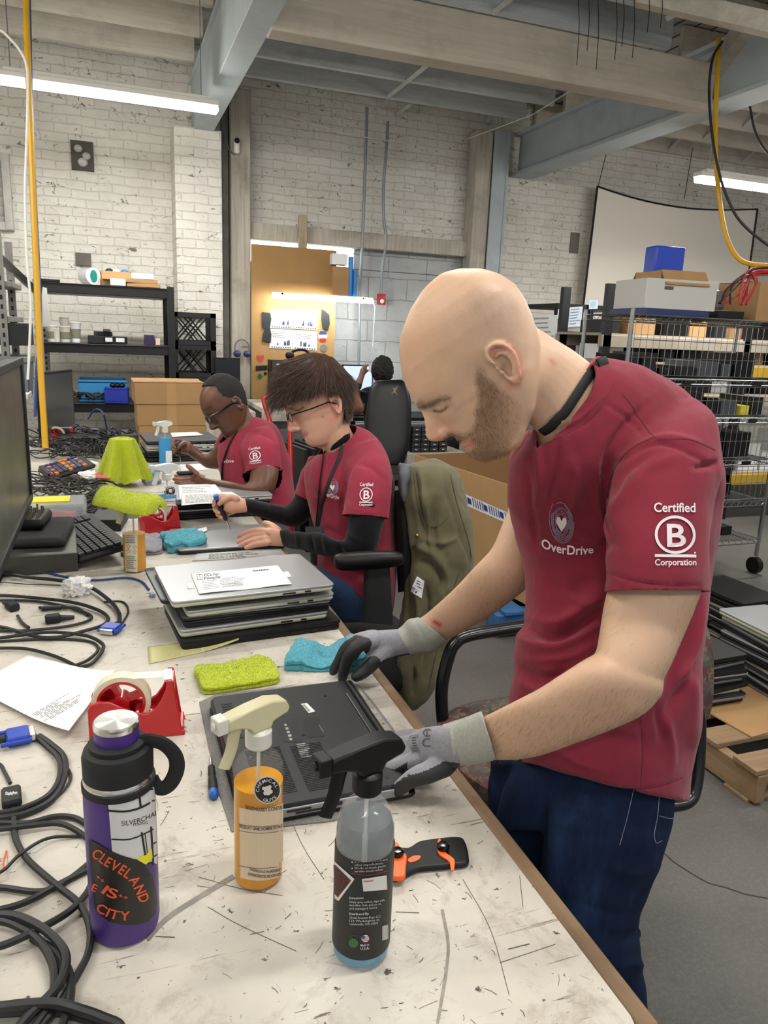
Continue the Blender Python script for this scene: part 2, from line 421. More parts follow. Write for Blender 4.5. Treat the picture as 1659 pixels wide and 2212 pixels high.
def woodpaint(name,col,dark,grain=(1.5,30,30),amt=.5):
    t=base(name,col,.7); v=t.coord(scale=grain); n=t.noise(v,1.3,6,.6,.6); v2=t.coord(); n2=t.noise(v2,2.5,5,.7)
    c=t.mix(t.ramp(n,[(.35,(0,0,0)),(.8,(amt,)*3)]),lin(col),lin(dark)); c=t.mix(t.ramp(n2,[(.5,(0,0,0)),(.75,(.7,)*3)]),c,lin(dark)); t.l(c,t.b.inputs['Base Color']); t.bump(n,.35,.006); return t.m
JOIST=woodpaint('joist_paint','#d9d2c5','#a39b8d'); JOISTC=woodpaint('joist_paint_daylit','#ccd1d3','#989da0')  # bluish daylight of the middle bay is put into the second joist colour
PLANK=woodpaint('ceiling_boards','#a9a8a4','#6e6c68'); STEELP=woodpaint('steel_paint','#bcc6cc','#98a1a6',(3,3,3),.4)
POST=woodpaint('post_paint','#c9c2b5','#6e655a',(30,30,1.5),.6)
t=base('concrete_floor','#6e6c69',.6); v=t.coord(); n=t.noise(v,1.2,6,.65); n2=t.noise(v,90,4,.7); n4=t.noise(v,6,5,.7)
c=t.ramp(n,[(.3,lin('#494744')),(.7,lin('#605d59'))]); c=t.mix(t.ramp(n2,[(.45,(0,0,0)),(.8,(.35,)*3)]),c,lin('#86837c')); c=t.mix(t.ramp(n4,[(.62,(0,0,0)),(.72,(.35,)*3)]),c,lin('#393733')); t.l(c,t.b.inputs['Base Color']); t.bump(n2,.5,.004)
FLOOR=t.m
mb=MB(); mb.box((2,3,-.05),(14,14,.1)); struct('floor',mb,FLOOR,smooth=False)
# floor cracks
mb=MB()
def ribbon(mb,pts,w,z):
    pts=[Vector((p.x,p.y,z)) for p in pts]
    for a,b in zip(pts,pts[1:]):
        m=Vector((-(b-a).y,(b-a).x,0)).normalized()*w/2; mb.add([a+m,a-m,b-m,b+m],[(0,1,2,3)])
ribbon(mb,[PZ(x,y,0) for x,y in ((1425,1835),(1455,1862),(1490,1885),(1530,1908),(1570,1918),(1610,1932),(1659,1941))],.004,.001)
struct('trim_1',mb,M('crack','#393632',.9),smooth=False)
# wall_back with the tall bay (block infill) between the posts
WY=7.0
mb=MB(); mb.box((-1.9,WY+.1,2.2),(6.0,.2,4.4)); mb.box((6.65,WY+.1,2.2),(5.9,.2,4.4)); mb.box((2.4,WY+.16,3.36),(2.6,.2,2.1)); struct('wall_back',mb,BRICK,smooth=False)
mb=MB(); mb.box((2.57,WY+.16,1.02),(2.75,.2,2.05)); mb.box((3.085,WY+.16,2.2),(1.71,.2,.299)); struct('wall_infill',mb,BLOCK,smooth=False)
mb=MB(); mb.box((5.5,WY+.05,2.2),(.01,.01,.01))
# brick pilasters
mb=MB(); a=PY(376,300,6.62); b=PY(478,300,6.62); mb.box(((a.x+b.x)/2,6.82,1.5),(b.x-a.x,.4,3.0)); struct('wall_pilaster',mb,BRICK,smooth=False)
mb=MB(); a=PY(1063,500,6.9); mb.box((a.x+.75,6.97,1.5),(1.4,.1,3.0)); struct('wall_pilaster.001',mb,BRICK,smooth=False)
mb=MB(); mb.box((-1.95,3,2.2),(.1,14,4.4)); struct('wall_left',mb,BRICK,smooth=False)
mb=MB(); mb.box((9.5,3,2.2),(.1,14,4.4)); struct('wall_right',mb,BRICK,smooth=False)
# posts
mb=MB(); mb.box((1.13,6.93,1.7),(.17,.17,3.4)); struct('trim_2',mb,POST,bevel=.008)
mb=MB(); mb.box((1.01,6.97,1.7),(.05,.1,3.4)); struct('trim_3',mb,M('dark_gap','#8f8c85',.8,var=.4),smooth=False)
mb=MB(); mb.box((3.43,6.93,1.68),(.17,.17,3.36)); struct('trim_4',mb,POST,bevel=.008)
mb=MB(); mb.box((3.66,6.9,1.68),(.02,.2,3.36)); mb.box((3.58,6.82,1.68),(.14,.015,3.36)); mb.box((3.58,6.98,1.68),(.14,.015,3.36)); struct('trim_5',mb,STEELP,smooth=False)
mb=MB(); mb.box((2.3,6.98,2.3),(2.2,.12,.14)); struct('trim_6',mb,POST,bevel=.006)          # header
mb=MB(); mb.box((1.68,6.86,2.2),(.075,.05,.52)); struct('trim_7',mb,woodpaint('batten','#b3a78f','#6e6049',(30,30,2)),bevel=.003)   # hanging batten
# daylight window above the board
t=base('daylight','#ffffff',.5); t.b.inputs['Emission Color'].default_value=(.85,.95,1,1); t.b.inputs['Emission Strength'].default_value=5; DAY=t.m
mb=MB(); mb.box((1.69,WY+.2,2.2),(1.08,.02,.26)); o=struct('window_1',mb,DAY,smooth=False)
# vent (window) far left
W=M('white_paint','#cfccc6',.6,var=.25)
mb=MB(); a=PY(-40,335,6.98); b=PY(22,490,6.98); cx=(a.x+b.x)/2; wz=(a.z+b.z)/2
mb.box((cx,6.97,a.z),(b.x-a.x+.06,.06,.06)); mb.box((cx,6.97,b.z),(b.x-a.x+.06,.06,.06)); mb.box((b.x,6.96,wz),(.055,.06,a.z-b.z+.05)); mb.box((a.x,6.96,wz),(.055,.06,a.z-b.z+.05))
for k in range(7): mb.box((cx,6.98,b.z+(a.z-b.z)*(k+.5)/7),(b.x-a.x,.02,.075),rot=Matrix.Rotation(R(35),3,'X'))
struct('window_2',mb,W,smooth=False)
# holes in the wall
mb=MB(); c=PY(178,337,6.985); mb.box(c,(.17,.03,.22)); q=struct('trim_8',mb,M('hole','#5b5852',.9,var=.4),smooth=False)
mb=MB()
for dx,dz,s in ((-.03,.05,.06),(.03,.0,.06),(0,-.05,.07)): mb.ball(c+Vector((dx,-.01,dz)),(s*.6,.03,s*.5),8,5)
struct('trim_9',mb,M('rubble','#cbc8c1',.8,var=.3),smooth=False)
mb=MB(); c=PY(1240,525,6.92); mb.box(c,(.10,.03,.2)); c=PY(180,560,6.985); mb.box(c,(.12,.03,.1)); struct('trim_10',mb,M('hole2','#7d786f',.9,var=.4),smooth=False)
# ceiling boards, joists, bridging
mb=MB(); x=-2.0
while x<9.4: mb.box((x,2.9,3.712),(.007,8.9,.006)); x+=.145
struct('trim_21',mb,M('board_gap','#4a4844',.9),smooth=False)
mb=MB(); mb.box((2,2.9,3.73),(16,9,.03)); struct('ceiling',mb,PLANK,smooth=False)
mb=MB(); 
for x0,x1,y0,st,m,nm in ((-2,.72,7.05,.55,JOIST,'trim_11'),(.92,3.7,7.1,.48,JOISTC,'trim_12'),(4.0,9.5,6.95,.5,JOIST,'trim_13')):
    mb=MB(); y=y0
    while y>-1.5: mb.box(((x0+x1)/2,y,3.57),(x1-x0,.05,.28)); y-=st
    struct(nm,mb,m,bevel=.004)
mb=MB()
for x,y0,y1 in ((2.35,6.64,6.14),(2.35,6.15,5.7),(2.6,7.05,6.7),(2.3,5.2,4.8),(2.35,4.7,4.2),(3.35,4.3,3.8),(2.3,3.8,3.3)): mb.tube([(x,y0,3.44),(x,y1,3.44)],.022,4)
for x in (4.6,5.6,6.6):
    for k in range(9):
        y=6.95-.5*k; mb.tube([(x,y,3.44),(x,y-.5,3.68)],.018,4); mb.tube([(x,y,3.68),(x,y-.5,3.44)],.018,4)
struct('trim_14',mb,M('bridging','#c9ccca',.6,var=.2),smooth=False)
# steel beams
mb=MB(); mb.box((.80,1.9,3.17),(.155,9.8,.36)); mb.box((.80,1.9,3.36),(.2,9.8,.02)); o=struct('trim_15',mb,STEELP,bevel=.004)
mb=MB(); mb.box((3.84,2.7,3.2),(.03,8.4,.36)); mb.box((3.88,2.7,3.015),(.24,8.4,.03)); mb.box((3.88,2.7,3.37),(.24,8.4,.03)); struct('trim_16',mb,STEELP,bevel=.004)
mb=MB(); mb.box((2.32,4.36,3.11),(2.9,.14,.27)); struct('trim_17',mb,woodpaint('chord','#c2b9aa','#938a7c',(1.5,30,30)),bevel=.006)
def post_seg(name,p,q,w,t_,m):
    p,q=Vector(p),Vector(q); x,y,z=frame(p,q); mb=MB(); L=(q-p).length; mt=Matrix((x,y,z)).transposed(); mb.box((p+q)/2,(w,t_,L),M_=mt); return struct(name,mb,m,bevel=.004)
post_seg('trim_18',P(1497,215,5.0),P(1640,28,4.5),.13,.1,woodpaint('brace','#b5afa3','#857d72'))
post_seg('trim_19',P(640,40,3.95),P(655,-60,3.8),.08,.06,JOIST)
post_seg('trim_20',P(1380,-10,4.3),P(1700,62,4.1),.09,.1,JOIST)
# conduits, fire alarm
GALV=M('galvanised','#9ba3a8',.45,.5,var=.2)
for name,pts,lab in (('electrical_conduit',[(793,232),(790,330),(783,520),(777,640),(775,800)],'grey conduit running straight down the wall to the left of the fire alarm pipe'),
    ('electrical_conduit',[(838,262),(834,330),(828,410),(829,470),(834,520),(826,580),(823,632)],'grey conduit with a kink dropping to the red fire alarm')):
    mb=MB(); mb.tube([Vector(v) for v in cat([PY(x,y,6.93) for x,y in pts],5)],.014,8); o=solo(name,mb,GALV,lab,'conduit')
t_=thing('fire_alarm','small red fire alarm box at the foot of the kinked conduit','fire alarm',PY(823,658,6.95))
mb=MB(); mb.rbox((0,0,.05),(.075,.05,.1),.006); obj('housing',mb,M('alarm_red','#b2202a',.4),t_); mb=MB(); mb.lathe([(.001,0),(.02,0),(.022,.01),(.012,.02),(.001,.022)],n=16,M_=Matrix.Rotation(R(90),3,'X'),c=(0,-.025,.03)); obj('lens',mb,M('lens','#e8dcd8',.2),t_)
t_=thing('security_camera','small white security camera on the brick beside the left post','camera',PY(511,318,6.8))
mb=MB(); mb.rbox((0,0,0),(.05,.06,.1),.02,rz=.01); obj('body',mb,M('plastic_white','#e6e4e0',.4),t_); mb=MB(); mb.ball((0,-.03,.045),.022); obj('lens',mb,M('black_gloss','#0b0b0c',.15),t_)
mb=MB(); mb.tube([Vector(v) for v in cat([PY(x,y,6.84) for x,y in ((482,245),(486,285),(493,318),(504,333),(510,331))],5)],.006,6); obj('cord',mb,M('grey_cord','#6e6e70',.5),t_,world=True)
# ---- lamps
TUBEM=M('tube_light','#fffdf4',.5,emit=45)
def lamp(i,x,y,z,L,pw,rz,lab):
    r=thing('tube_light',lab,'light',(x,y,z),rz,'tube lights')
    mb=MB(); mb.box((0,0,.045),(L,.09,.03)); mb.box((0,0,.07),(L*.9,.05,.03)); obj('housing',mb,M('lamp_housing','#dedcd4',.5),r,bevel=.004)
    mb=MB(); mb.rbox((0,0,.012),(L,.07,.04),.012); obj('tube',mb,TUBEM,r)
    for s in(-.42,.42): mb=MB(); mb.tube([(s*L,0,.08),(s*L,0,3.6-z)],.003,4); obj('chain',mb,GALV,r)
    ld=bpy.data.lights.new('tube_lamp','AREA'); ld.shape='RECTANGLE'; ld.size=L; ld.size_y=.08; ld.energy=pw; ld.color=(1,.97,.92); lo=bpy.data.objects.new('tube_lamp',ld); COL.objects.link(lo); lo.parent=r; lo.location=(0,0,-.012)
for i,(x,y,z,L,pw,rz) in enumerate(TUBES):
    lab=['lit tube light hanging at upper left in front of the brick wall','lit tube light hanging at upper right in front of the projection screen'][i] if i<2 else f'lit tube light outside the picture, {["","","left of the front bench","above the front bench","right of the standing person","above the second bench","behind the camera on the right","behind the camera on the left","left of the third bench","above the laptop piles"][i]}'
    lamp(i,x,y,z,L if i else 1.3,pw,rz,lab)
# ================================================================ WORKBENCHES
t=base('worn_laminate','#cdc8bd',.5); v=t.coord(); n=t.noise(v,3,6,.7)
c=t.ramp(n,[(.3,lin('#b1aa9e')),(.7,lin('#cbc6bb'))])
def scratch(c,rot,sc,lo,hi,col,k=6):
    v=t.coord(scale=sc,rot=(0,0,R(rot))); n=t.noise(v,k,6,.62,.5); return t.mix(t.ramp(n,[(lo,(0,0,0)),(hi,(1,1,1))]),c,lin(col))
c=scratch(c,20,(1,16,1),.655,.70,'#6b6157',7); c=scratch(c,-55,(1,18,1),.665,.695,'#5d534a',6); c=scratch(c,70,(1,20,1),.67,.70,'#75695d',5)
n2=t.noise(v,48,5,.72); c=t.mix(t.ramp(n2,[(.635,(0,0,0)),(.67,(1,1,1))]),c,lin('#3d342e'))
n5=t.noise(v,14,6,.75,.6); c=t.mix(t.ramp(n5,[(.52,(0,0,0)),(.70,(.7,.7,.7))]),c,lin('#8d8173'))
t.l(c,t.b.inputs['Base Color']); t.bump(n2,.15,.001); LAM=t.m
EDGE=woodpaint('bench_edge','#8a6f53','#4d3a29',(40,1.5,40),.7); LEGM=M('bench_leg','#3a3a3c',.5,.4)
def bench(x0,x1,y0,y1,lab,zt=T,nm='workbench'):
    r=thing(nm,lab,'workbench',((x0+x1)/2,(y0+y1)/2,0))
    w,d=x1-x0,y1-y0
    mb=MB(); mb.rbox((-.005,0,zt-.02),(w-.036,d-.004,.04),.03 if d<1.8 else .01,rz=.002); obj('tabletop',mb,LAM,r)
    mb=MB(); mb.box((w/2-.0115,0,zt-.0213),(.023,d-.03,.0393)); obj('edge_band',mb,EDGE,r,bevel=.003)
    for i in(-1,1):
        for j in(-1,1):
            mb=MB(); mb.box((i*(w/2-.09),j*(d/2-.08),(zt-.045)/2),(.05,.05,zt-.045)); obj('leg',mb,LEGM,r,bevel=.004)
    mb=MB(); mb.box((0,0,.18),(w-.12,.04,.04)); mb_=mb; obj('stretcher',mb,LEGM,r)
    return r
B1=bench(-1.05,.50,.455,2.075,'long white scratched workbench in the foreground holding bottles and the open laptop')
B2=bench(-1.05,.50,2.08,3.10,'white workbench in front of the seated person with brown hair')
B3=bench(-1.05,.50,3.105,4.64,'farthest white workbench of the row, under the boxes and cable pile')
tb=bvh([o for o in B1.children if o.name.startswith('tabletop')])
D=Decal(tb,.0004); D.line([(318,2030),(360,1985),(420,1945),(505,1893)],11,sub=4); D.obj('tape_residue',M('residue','#8f8a82',.6,var=.4,vs=60),B1,'grey strip of old tape residue beside the purple bottle')
D=Decal(tb,.0004); D.line([(955,1965),(968,2040),(962,2110),(945,2212)],7,sub=4); D.obj('tape_residue',M('residue2','#9b9388',.6,var=.4,vs=60),B1,'grey smear running to the near edge')
D=Decal(tb,.0004)
rs=random.Random(11)
for k in range(260):
    x,y=rs.uniform(330,1380),rs.uniform(1500,2210); a=rs.gauss(.5,.9) if rs.random()<.6 else rs.gauss(2,.6); L=rs.uniform(6,60)*rs.random()
    D.line([(x,y),(x+L*.5*math.cos(a)+2,y-L*.4*math.sin(a)),(x+L*math.cos(a),y-L*.7*math.sin(a))],rs.uniform(.5,2.2)*(1-.5*rs.random()))
for p in ([(430,1895),(520,1920),(610,1935)],[(450,1960),(520,2000),(640,2055)],[(600,1700),(650,1820),(700,1900)],[(1000,1900),(1060,2010),(1100,2150)],[(1120,1870),(1130,1960)],[(860,1500),(900,1530)],[(1080,2080),(1200,2040)]): D.line(p,1.2,sub=4)
D.obj('scratches',M('scratch','#4a4038',.8),B1)['kind']='stuff'
# ---------------- shared materials
BLK=M('black_plastic','#08080a',.45,bump=.08,bs=400,bd=.0005,spec=.35); BLKG=M('black_gloss','#0b0b0c',.15); DGREY=M('dark_grey_plastic','#1f2022',.5,spec=.35)
SILV=M('silver_lid','#a9abae',.35,.55,var=.06,vs=3); SILV2=M('silver_edge','#8c8d8f',.4,.6); DKLID=M('slate_lid','#55585e',.4,.4); CREAM=M('cream_edge','#b9b7a6',.5)
PAPER=M('paper','#e4e3e2',.8,sub=.0); INK=M('ink','#3a3a3e',.8); INKL=M('ink_light','#77777c',.8); WHITEP=M('white_print','#e8e4de',.6)
PURP=M('purple_coat','#3f2370',.38,spec=.5); STEEL=M('stainless','#cfccc6',.22,1.0); REDP=M('red_plastic','#b5161d',.3,coat=.3)
def zat(b,py):
    lo,hi=b[2]-.1,b[2]+2
    for _ in range(40):
        m=(lo+hi)/2
        if proj((b[0],b[1],m))[1]>py: lo=m
        else: hi=m
    return m-b[2]
# ---------------- purple bottle
r=thing('water_bottle','purple insulated water bottle with stickers, black loop lid and steel cap','bottle',PZ(272,1997,T))
mb=MB(); mb.lathe([(.030,0),(.036,.003),(.0375,.012),(.0375,.165),(.0372,.180),(.0355,.187)],n=64); body=obj('body',mb,PURP,r)
mb=MB(); mb.lathe([(.0358,.186),(.0368,.188),(.0368,.194),(.035,.197)],n=48); obj('steel_rim',mb,STEEL,r)
mb=MB(); mb.lathe([(.036,.181),(.0384,.183),(.0384,.190),(.0376,.191)],n=48); obj('strap_ring',mb,M('rubber','#191a1c',.6,spec=.35),r)
mb=MB(); mb.lathe([(.034,.195),(.0365,.198),(.0368,.220),(.0345,.227),(.026,.231),(.0245,.232)],n=48); lid=obj('lid',mb,M('rubber','#191a1c',.6,spec=.35),r)
mb=MB(); mb.lathe([(.022,.229),(.0232,.233),(.0232,.251),(.0225,.253)],n=48); obj('spout_cap',mb,PURP,r)
mb=MB(); mb.lathe([(.0228,.2505),(.0236,.252),(.0236,.2575),(.0222,.2592),(.001,.2594)],n=48)
t=base('brushed_cap_sheen','#d8d3cb',.25,1); tc=t.n('TexCoord'); g=t.n('TexGradient',gradient_type='RADIAL'); t.l(tc.outputs['Object'],g.inputs[0]); wv=t.n('Math',operation='SINE'); ml=t.n('Math',operation='MULTIPLY'); ml.inputs[1].default_value=25; t.l(g.outputs[1],ml.inputs[0]); t.l(ml.outputs[0],wv.inputs[0]); t.l(t.ramp(wv.outputs[0],[(0,(.45,.44,.42)),(1,(.9,.88,.85))]),t.b.inputs['Base Color']); obj('steel_cap',mb,t.m,r)  # sheen of the steel painted as light and dark wedges in the colour
mb=MB(); mb.lathe([(.024,.224),(.0295,.227),(.0295,.235),(.024,.2375)],n=40)
mb.tube([Vector(a) for a in cat([(.022,-.004,.231),(.034,-.006,.2325),(.048,-.009,.227),(.0585,-.011,.213),(.060,-.012,.197),(.053,-.011,.180),(.043,-.009,.1735),(.036,-.006,.180),(.033,-.005,.187)],7)],.0085,10,flat=.42,upv=Vector((0,1,0))); obj('loop_handle',mb,M('rubber','#191a1c',.6,spec=.35),r)
bb=bvh(body); 
D=Decal(bb,.0005); D.patch([(232,1712),(345,1690),(348,1868),(243,1845)],22,10); D.obj('sticker',M('sticker_white','#c6c4c4',.5),body,'white gallery sticker with black lines and a yellow block')
D=Decal(bb,.0009)
for p,w_ in (([(229,1722),(270,1722),(300,1714),(345,1699)],3.5),([(232,1750),(270,1752),(305,1743),(346,1720)],4.5),([(298,1700),(303,1743)],4.5),([(241,1812),(280,1812),(320,1796),(347,1780)],3),([(305,1797),(313,1848)],4),([(325,1785),(330,1868)],4),([(312,1800),(318,1845)],2),([(330,1822),(349,1812)],3),([(332,1850),(349,1838)],3),([(290,1857),(312,1848),(327,1836)],2.5),([(312,1868),(327,1862)],3)): D.line(p,w_,sub=3)
D.text('SILVERCHAIR',[(262,1772),(345,1741),(345,1754),(262,1784)],fn=lambda u,v:(262+83*u,1783-3*u-31*u*u*.8-v*11)); D.text('YOUNG',[(284,1779),(318,1765),(318,1772),(284,1787)],fn=lambda u,v:(285+33*u,1784-5*u-6*v)); D.obj('sticker_print',M('ink_black','#121214',.5),body)
D=Decal(bb,.0010); D.poly([(292,1854),(314,1846),(326,1832),(328,1853),(314,1867),(304,1861)]); D.obj('yellow_block',M('sticker_yellow','#d8d410',.5),body,'yellow block')
D=Decal(bb,.0011); D.poly([(193,1812),(203,1816),(230,1832),(262,1846),(290,1855),(312,1870),(327,1890),(335,1920),(338,1950),(333,1975),(318,1990),(290,1997),(262,1996),(238,1990),(218,1975),(206,1960),(200,1900)]); D.obj('sticker',M('sticker_black','#161514',.35),body,'black round sticker with orange lettering')
def arc(cx,cy,rx,ry,a0,a1,h):   # letters on an arc, angles in degrees clockwise from up
    return lambda u,v:(cx+(rx+h*v)*math.sin(R(a0+(a1-a0)*u)),cy-(ry+h*v)*math.cos(R(a0+(a1-a0)*u)))
OR=M('sticker_orange','#d2522a',.5); D=Decal(bb,.0016)
def word(D,s,path,h,bold=True,kern=.12):
    """letters one by one along a px path (list of points = baseline), h letter height px"""
    pts=[np.array(p,float) for p in cat(path,8)]; L=[0]
    for a,b in zip(pts,pts[1:]): L.append(L[-1]+np.linalg.norm(b-a))
    ws=[text2d(ch,bold)[2] if ch!=' ' else .4 for ch in s]; tot=sum(ws)+kern*(len(s)-1); x=0
    for ch,w_ in zip(s,ws):
        s0,s1=x/tot*L[-1],(x+w_)/tot*L[-1]; x+=w_+kern
        if ch==' ': continue
        def at_(d):
            i=min(max(np.searchsorted(L,d)-1,0),len(pts)-2); t=(d-L[i])/(L[i+1]-L[i]+1e-9); return pts[i]+(pts[i+1]-pts[i])*t
        a,b=at_(s0),at_(s1); tt=(b-a)/np.linalg.norm(b-a); nn=np.array((tt[1],-tt[0]))
        q=[tuple(a+nn*h),tuple(b+nn*h),tuple(b),tuple(a)]; D.text(ch,q,bold)
word(D,'CLEVELAND',[(199,1846),(225,1866),(258,1885),(282,1905),(302,1950)],22)
word(D,'IS',[(220,1925),(236,1937),(252,1940)],21); word(D,'CITY',[(208,1964),(228,1976),(250,1984),(280,1986)],20)
word(D,'++',[(208,1893),(224,1906)],9); word(D,'++',[(255,1935),(274,1942)],9); word(D,'E',[(199,1921),(209,1925)],16); D.obj('lettering',OR,body)
# ---------------- spray bottles
def sprayhead(r,z,mt,mt2,rot,s=1,neck=.0145,name='spray_head',pitch=0):
    Mz=Matrix.Rotation(rot,3,'Z')@Matrix.Rotation(pitch,3,'Y')
    mb=MB(); mb.lathe([(neck,z-.002),(neck+.0015,z),(neck+.0015,z+.018*s),(neck-.002,z+.021*s),(.009,z+.022*s)],n=36)
    col=obj('collar',mb,mt2,r)
    for k in range(28):
        a=2*PI*k/28; 
    zz=z+.021*s
    poly=[(-.036,.013),(-.039,.019),(-.033,.030),(-.012,.0355),(.014,.0335),(.044,.029),(.046,.027),(.046,.0145),(.030,.0125),(.017,.007),(.012,0),(-.012,0),(-.016,.008)]
    mb=MB(); mm=Mz@Matrix(((1,0,0),(0,0,-1),(0,1,0)))   # poly x->forward, y->up
    mb.prism([(x*s,y*s) for x,y in poly],.021*s,M_=mm,c=Vector((0,0,zz))+Mz@Vector((0,.0105*s,0)))
    hd=obj(name,mb,mt,r,bevel=.0025*s)
    mb=MB(); mb.box(Vector((0,0,zz))+Mz@Vector((.052*s,0,.022*s)),(.014*s,.019*s,.019*s),M_=Mz); mb.cyl(Vector((0,0,zz))+Mz@Vector((.058*s,0,.022*s)),Vector((0,0,zz))+Mz@Vector((.0615*s,0,.022*s)),.005*s,10); obj('nozzle',mb,mt2,r,bevel=.002*s)
    mb=MB(); mb.tube([Vector((0,0,zz))+Mz@Vector((x*s,0,y*s)) for x,_,y in cat([(.030,0,.014),(.034,0,0),(.037,0,-.014),(.043,0,-.028),(.047,0,-.036)],4)],.0085*s,8,flat=.4,upv=Mz@Vector((0,1,0))); obj('trigger',mb,mt,r)
    return hd
CLEAR=M('clear_plastic','#e8ecee',.06,alpha=.06,spec=1.0); CLEARB=M('clear_plastic_b','#e8ecee',.06,alpha=.16,spec=1.0); FROST=M('frosted_head','#d8d3ae',.3,trans=.25,sub=.2,spec=.5); FROSTW=M('frosted_cap','#d9d8d0',.35,trans=.15,sub=.2)
AMBER=M('amber_liquid','#e6a200',.10,trans=.32,ior=1.33,sub=.0); BLUEL=M('blue_liquid','#2e9fd0',.05,trans=.5,ior=1.33)
def spraybottle(label,loc,r_,prof,fill,liq,head,collar,rot,s=1,group=None,tube_col=None,z0=.0,liqname='liquid'):
    r=thing('spray_bottle',label,'spray bottle',loc,0,group)
    mb=MB(); mb.lathe([(r_*.85,0),(r_*.97,.003),(r_,.010)]+prof,n=56); body=obj('bottle_body',mb,CLEARB if head is BLK else CLEAR,r)
    p=[(r_*.82,.0025),(r_*.95,.005),(r_*.968,.012)]
    for a,b in prof:
        if b<fill: p.append((a*.968,b))
    last=next((a for a,b in prof if b>=fill),r_); p+=[(min(last*.968,r_*.968),fill),(.001,fill+.0002)]
    mb=MB(); mb.lathe(p,n=56); liq_=obj(liqname,mb,liq,r)
    top=prof[-1][1]; mb=MB(); mb.tube([(0,0,.01),(0,0,top)],.0022,8); obj('dip_tube',mb,tube_col or FROSTW,r)
    sprayhead(r,top,head,collar,rot,s); return r,body
prof=[(.0305,.150),(.0298,.158),(.026,.167),(.019,.174),(.0150,.177),(.0145,.186)]
r,body=spraybottle('clear spray bottle of orange cleaner with frosted trigger beside the purple bottle',PZ(558,1893,T),.0305,prof,.137,AMBER,FROST,FROSTW,R(202),1.0)
bb=bvh(body); D=Decal(bb,.0004); D.patch([(515,1743),(611,1730),(611,1890),(519,1897)],10,10,fn=lambda u,v:(517+94*u+ (3*(1-v))*(1-u),1896-5*u+14*math.sin(PI*u)*.6-v*(152+4*u))); D.obj('label',M('label_cream','#d3bfa0',.6),body,'cream write-on label')
D=Decal(bb,.0007)
f=lambda y0,y1,x0,x1:(lambda u,v:(x0+(x1-x0)*u,y0+9*math.sin(PI*.5*min(1,u*1.5))-8*u*u-(y0-y1)*v))
D.text('SECONDARY CONTAI',None,True,fn=f(1746,1738,530,609)); D.text('PRODUCT NAME (NOMBRE DE PRO',None,True,fn=f(1787,1780,518,609)); D.text('HAZARDOUS INGREDIENTS',None,True,fn=f(1879,1873,540,608)); D.text('(INGREDIENTES PELIGROSOS',None,True,fn=f(1889,1883,536,608))
for y in (1779,1793,1869): D.line([f(y,y,516,611)(u/8,0) for u in range(9)],1)
D.obj('label_print',INK,body)
def badge(b,body,cx,cy,rx,ry,rot,lab,word1='CHEMICAL',word2='GUYS'):
    D=Decal(b,.0006); D.disc((cx,cy),rx,ry,rot); D.obj('badge_rim',M('badge_grey','#c9c7c2',.5),body)
    D=Decal(b,.0009); D.disc((cx,cy),rx*.9,ry*.9,rot); D.obj('badge',M('badge_black','#171618',.5),body,lab)
    D=Decal(b,.0013); cr,sr=math.cos(rot),math.sin(rot)
    def pth(a0,a1,k,n=9): 
        o=[]
        for i in range(n):
            a=R(a0+(a1-a0)*i/(n-1)); x,y=rx*k*math.sin(a),-ry*k*math.cos(a); o.append((cx+x*cr-y*sr,cy+x*sr+y*cr))
        return o
    word(D,word1,pth(-88,88,.60),rx*.24); word(D,word2,pth(218,142,.84),rx*.24)
    for px_,py_,s_ in ((-.22,-.2,.13),(.22,-.2,.13),(0,-.05,.26),(-.18,.15,.16),(.18,.15,.16),(0,.22,.15)): D.disc((cx+rx*(px_*cr-py_*sr),cy+ry*(px_*sr+py_*cr)),rx*s_,ry*s_,0,12,1)
    D.obj('badge_print',M('badge_white','#d9d6cf',.5),body)
badge(bb,body,577,1706,29,30,-.25,'round black badge with white lettering')
prof=[(.0320,.148),(.0316,.160),(.0285,.174),(.0225,.185),(.0165,.191),(.0145,.194),(.0145,.203)]
r,body=spraybottle('spray bottle with black trigger and black wrap label, nearest to the camera',PZ(779,2050,T),.0320,prof,.170,M('clear_liquid','#dbe4e6',.05,trans=.9,ior=1.33),BLK,BLK,R(193),1.06)
mb=MB(); mb.lathe([(.027,.0022),(.0306,.005),(.0311,.011),(.0311,.019),(.001,.0192)],n=48); obj('blue_liquid',mb,BLUEL,r)
mb=MB(); N_=60; z0,z1=.0165,.139; mb.rings([[(.0324*math.cos(2*PI*k/N_),.0324*math.sin(2*PI*k/N_),z) for k in range(N_)] for z in (z0,.05,.1,z1)],cap=False); wl=obj('wrap_label',mb,M('label_black','#0d0d0f',.45),r)
bb=bvh(wl); D=Decal(bb,.0004); g=lambda y,x0,x1,h:(lambda u,v:(x0+(x1-x0)*u,y+5*math.sin(PI*.5*(x0+(x1-x0)*u-725)/60)-5-(u*2)-h*v))
D.text('MAKE YOUR SCREENS',None,True,fn=g(1836,760,838,8)); D.line([(758,1886),(800,1890),(838,1880)],1.2,sub=3); D.line([(768,1868),(768,1869)],1); D.obj('red_print',M('label_red','#a3242a',.5),wl)
D=Decal(bb,.0005); ls=['Made up of simple, safe for','your family, pets and you','Eliminates dust, dirt and','other imperfections','Works on metal, plastic','and other smooth surfaces']
for i,s in enumerate(ls): D.text(s,None,False,fn=g(1850+i*6.8,766,836-6*(i%2)-3*(i//3),4.6),res=1)
for i in (0,2,4): D.disc((761,1848+i*6.8),1.6,1.6,n=8,rings=1)
D.text('Directions:',None,True,fn=g(1943,755,786,5),res=1)
for i,s in enumerate(['Simply spray surface, wipe with','microfiber cloth, and use on','and unplugged device']): D.text(s,None,False,fn=g(1951+i*7,755,830-i*8,5),res=1)
D.text('Distributed By:',None,True,fn=g(1977,755,797,5),res=1)
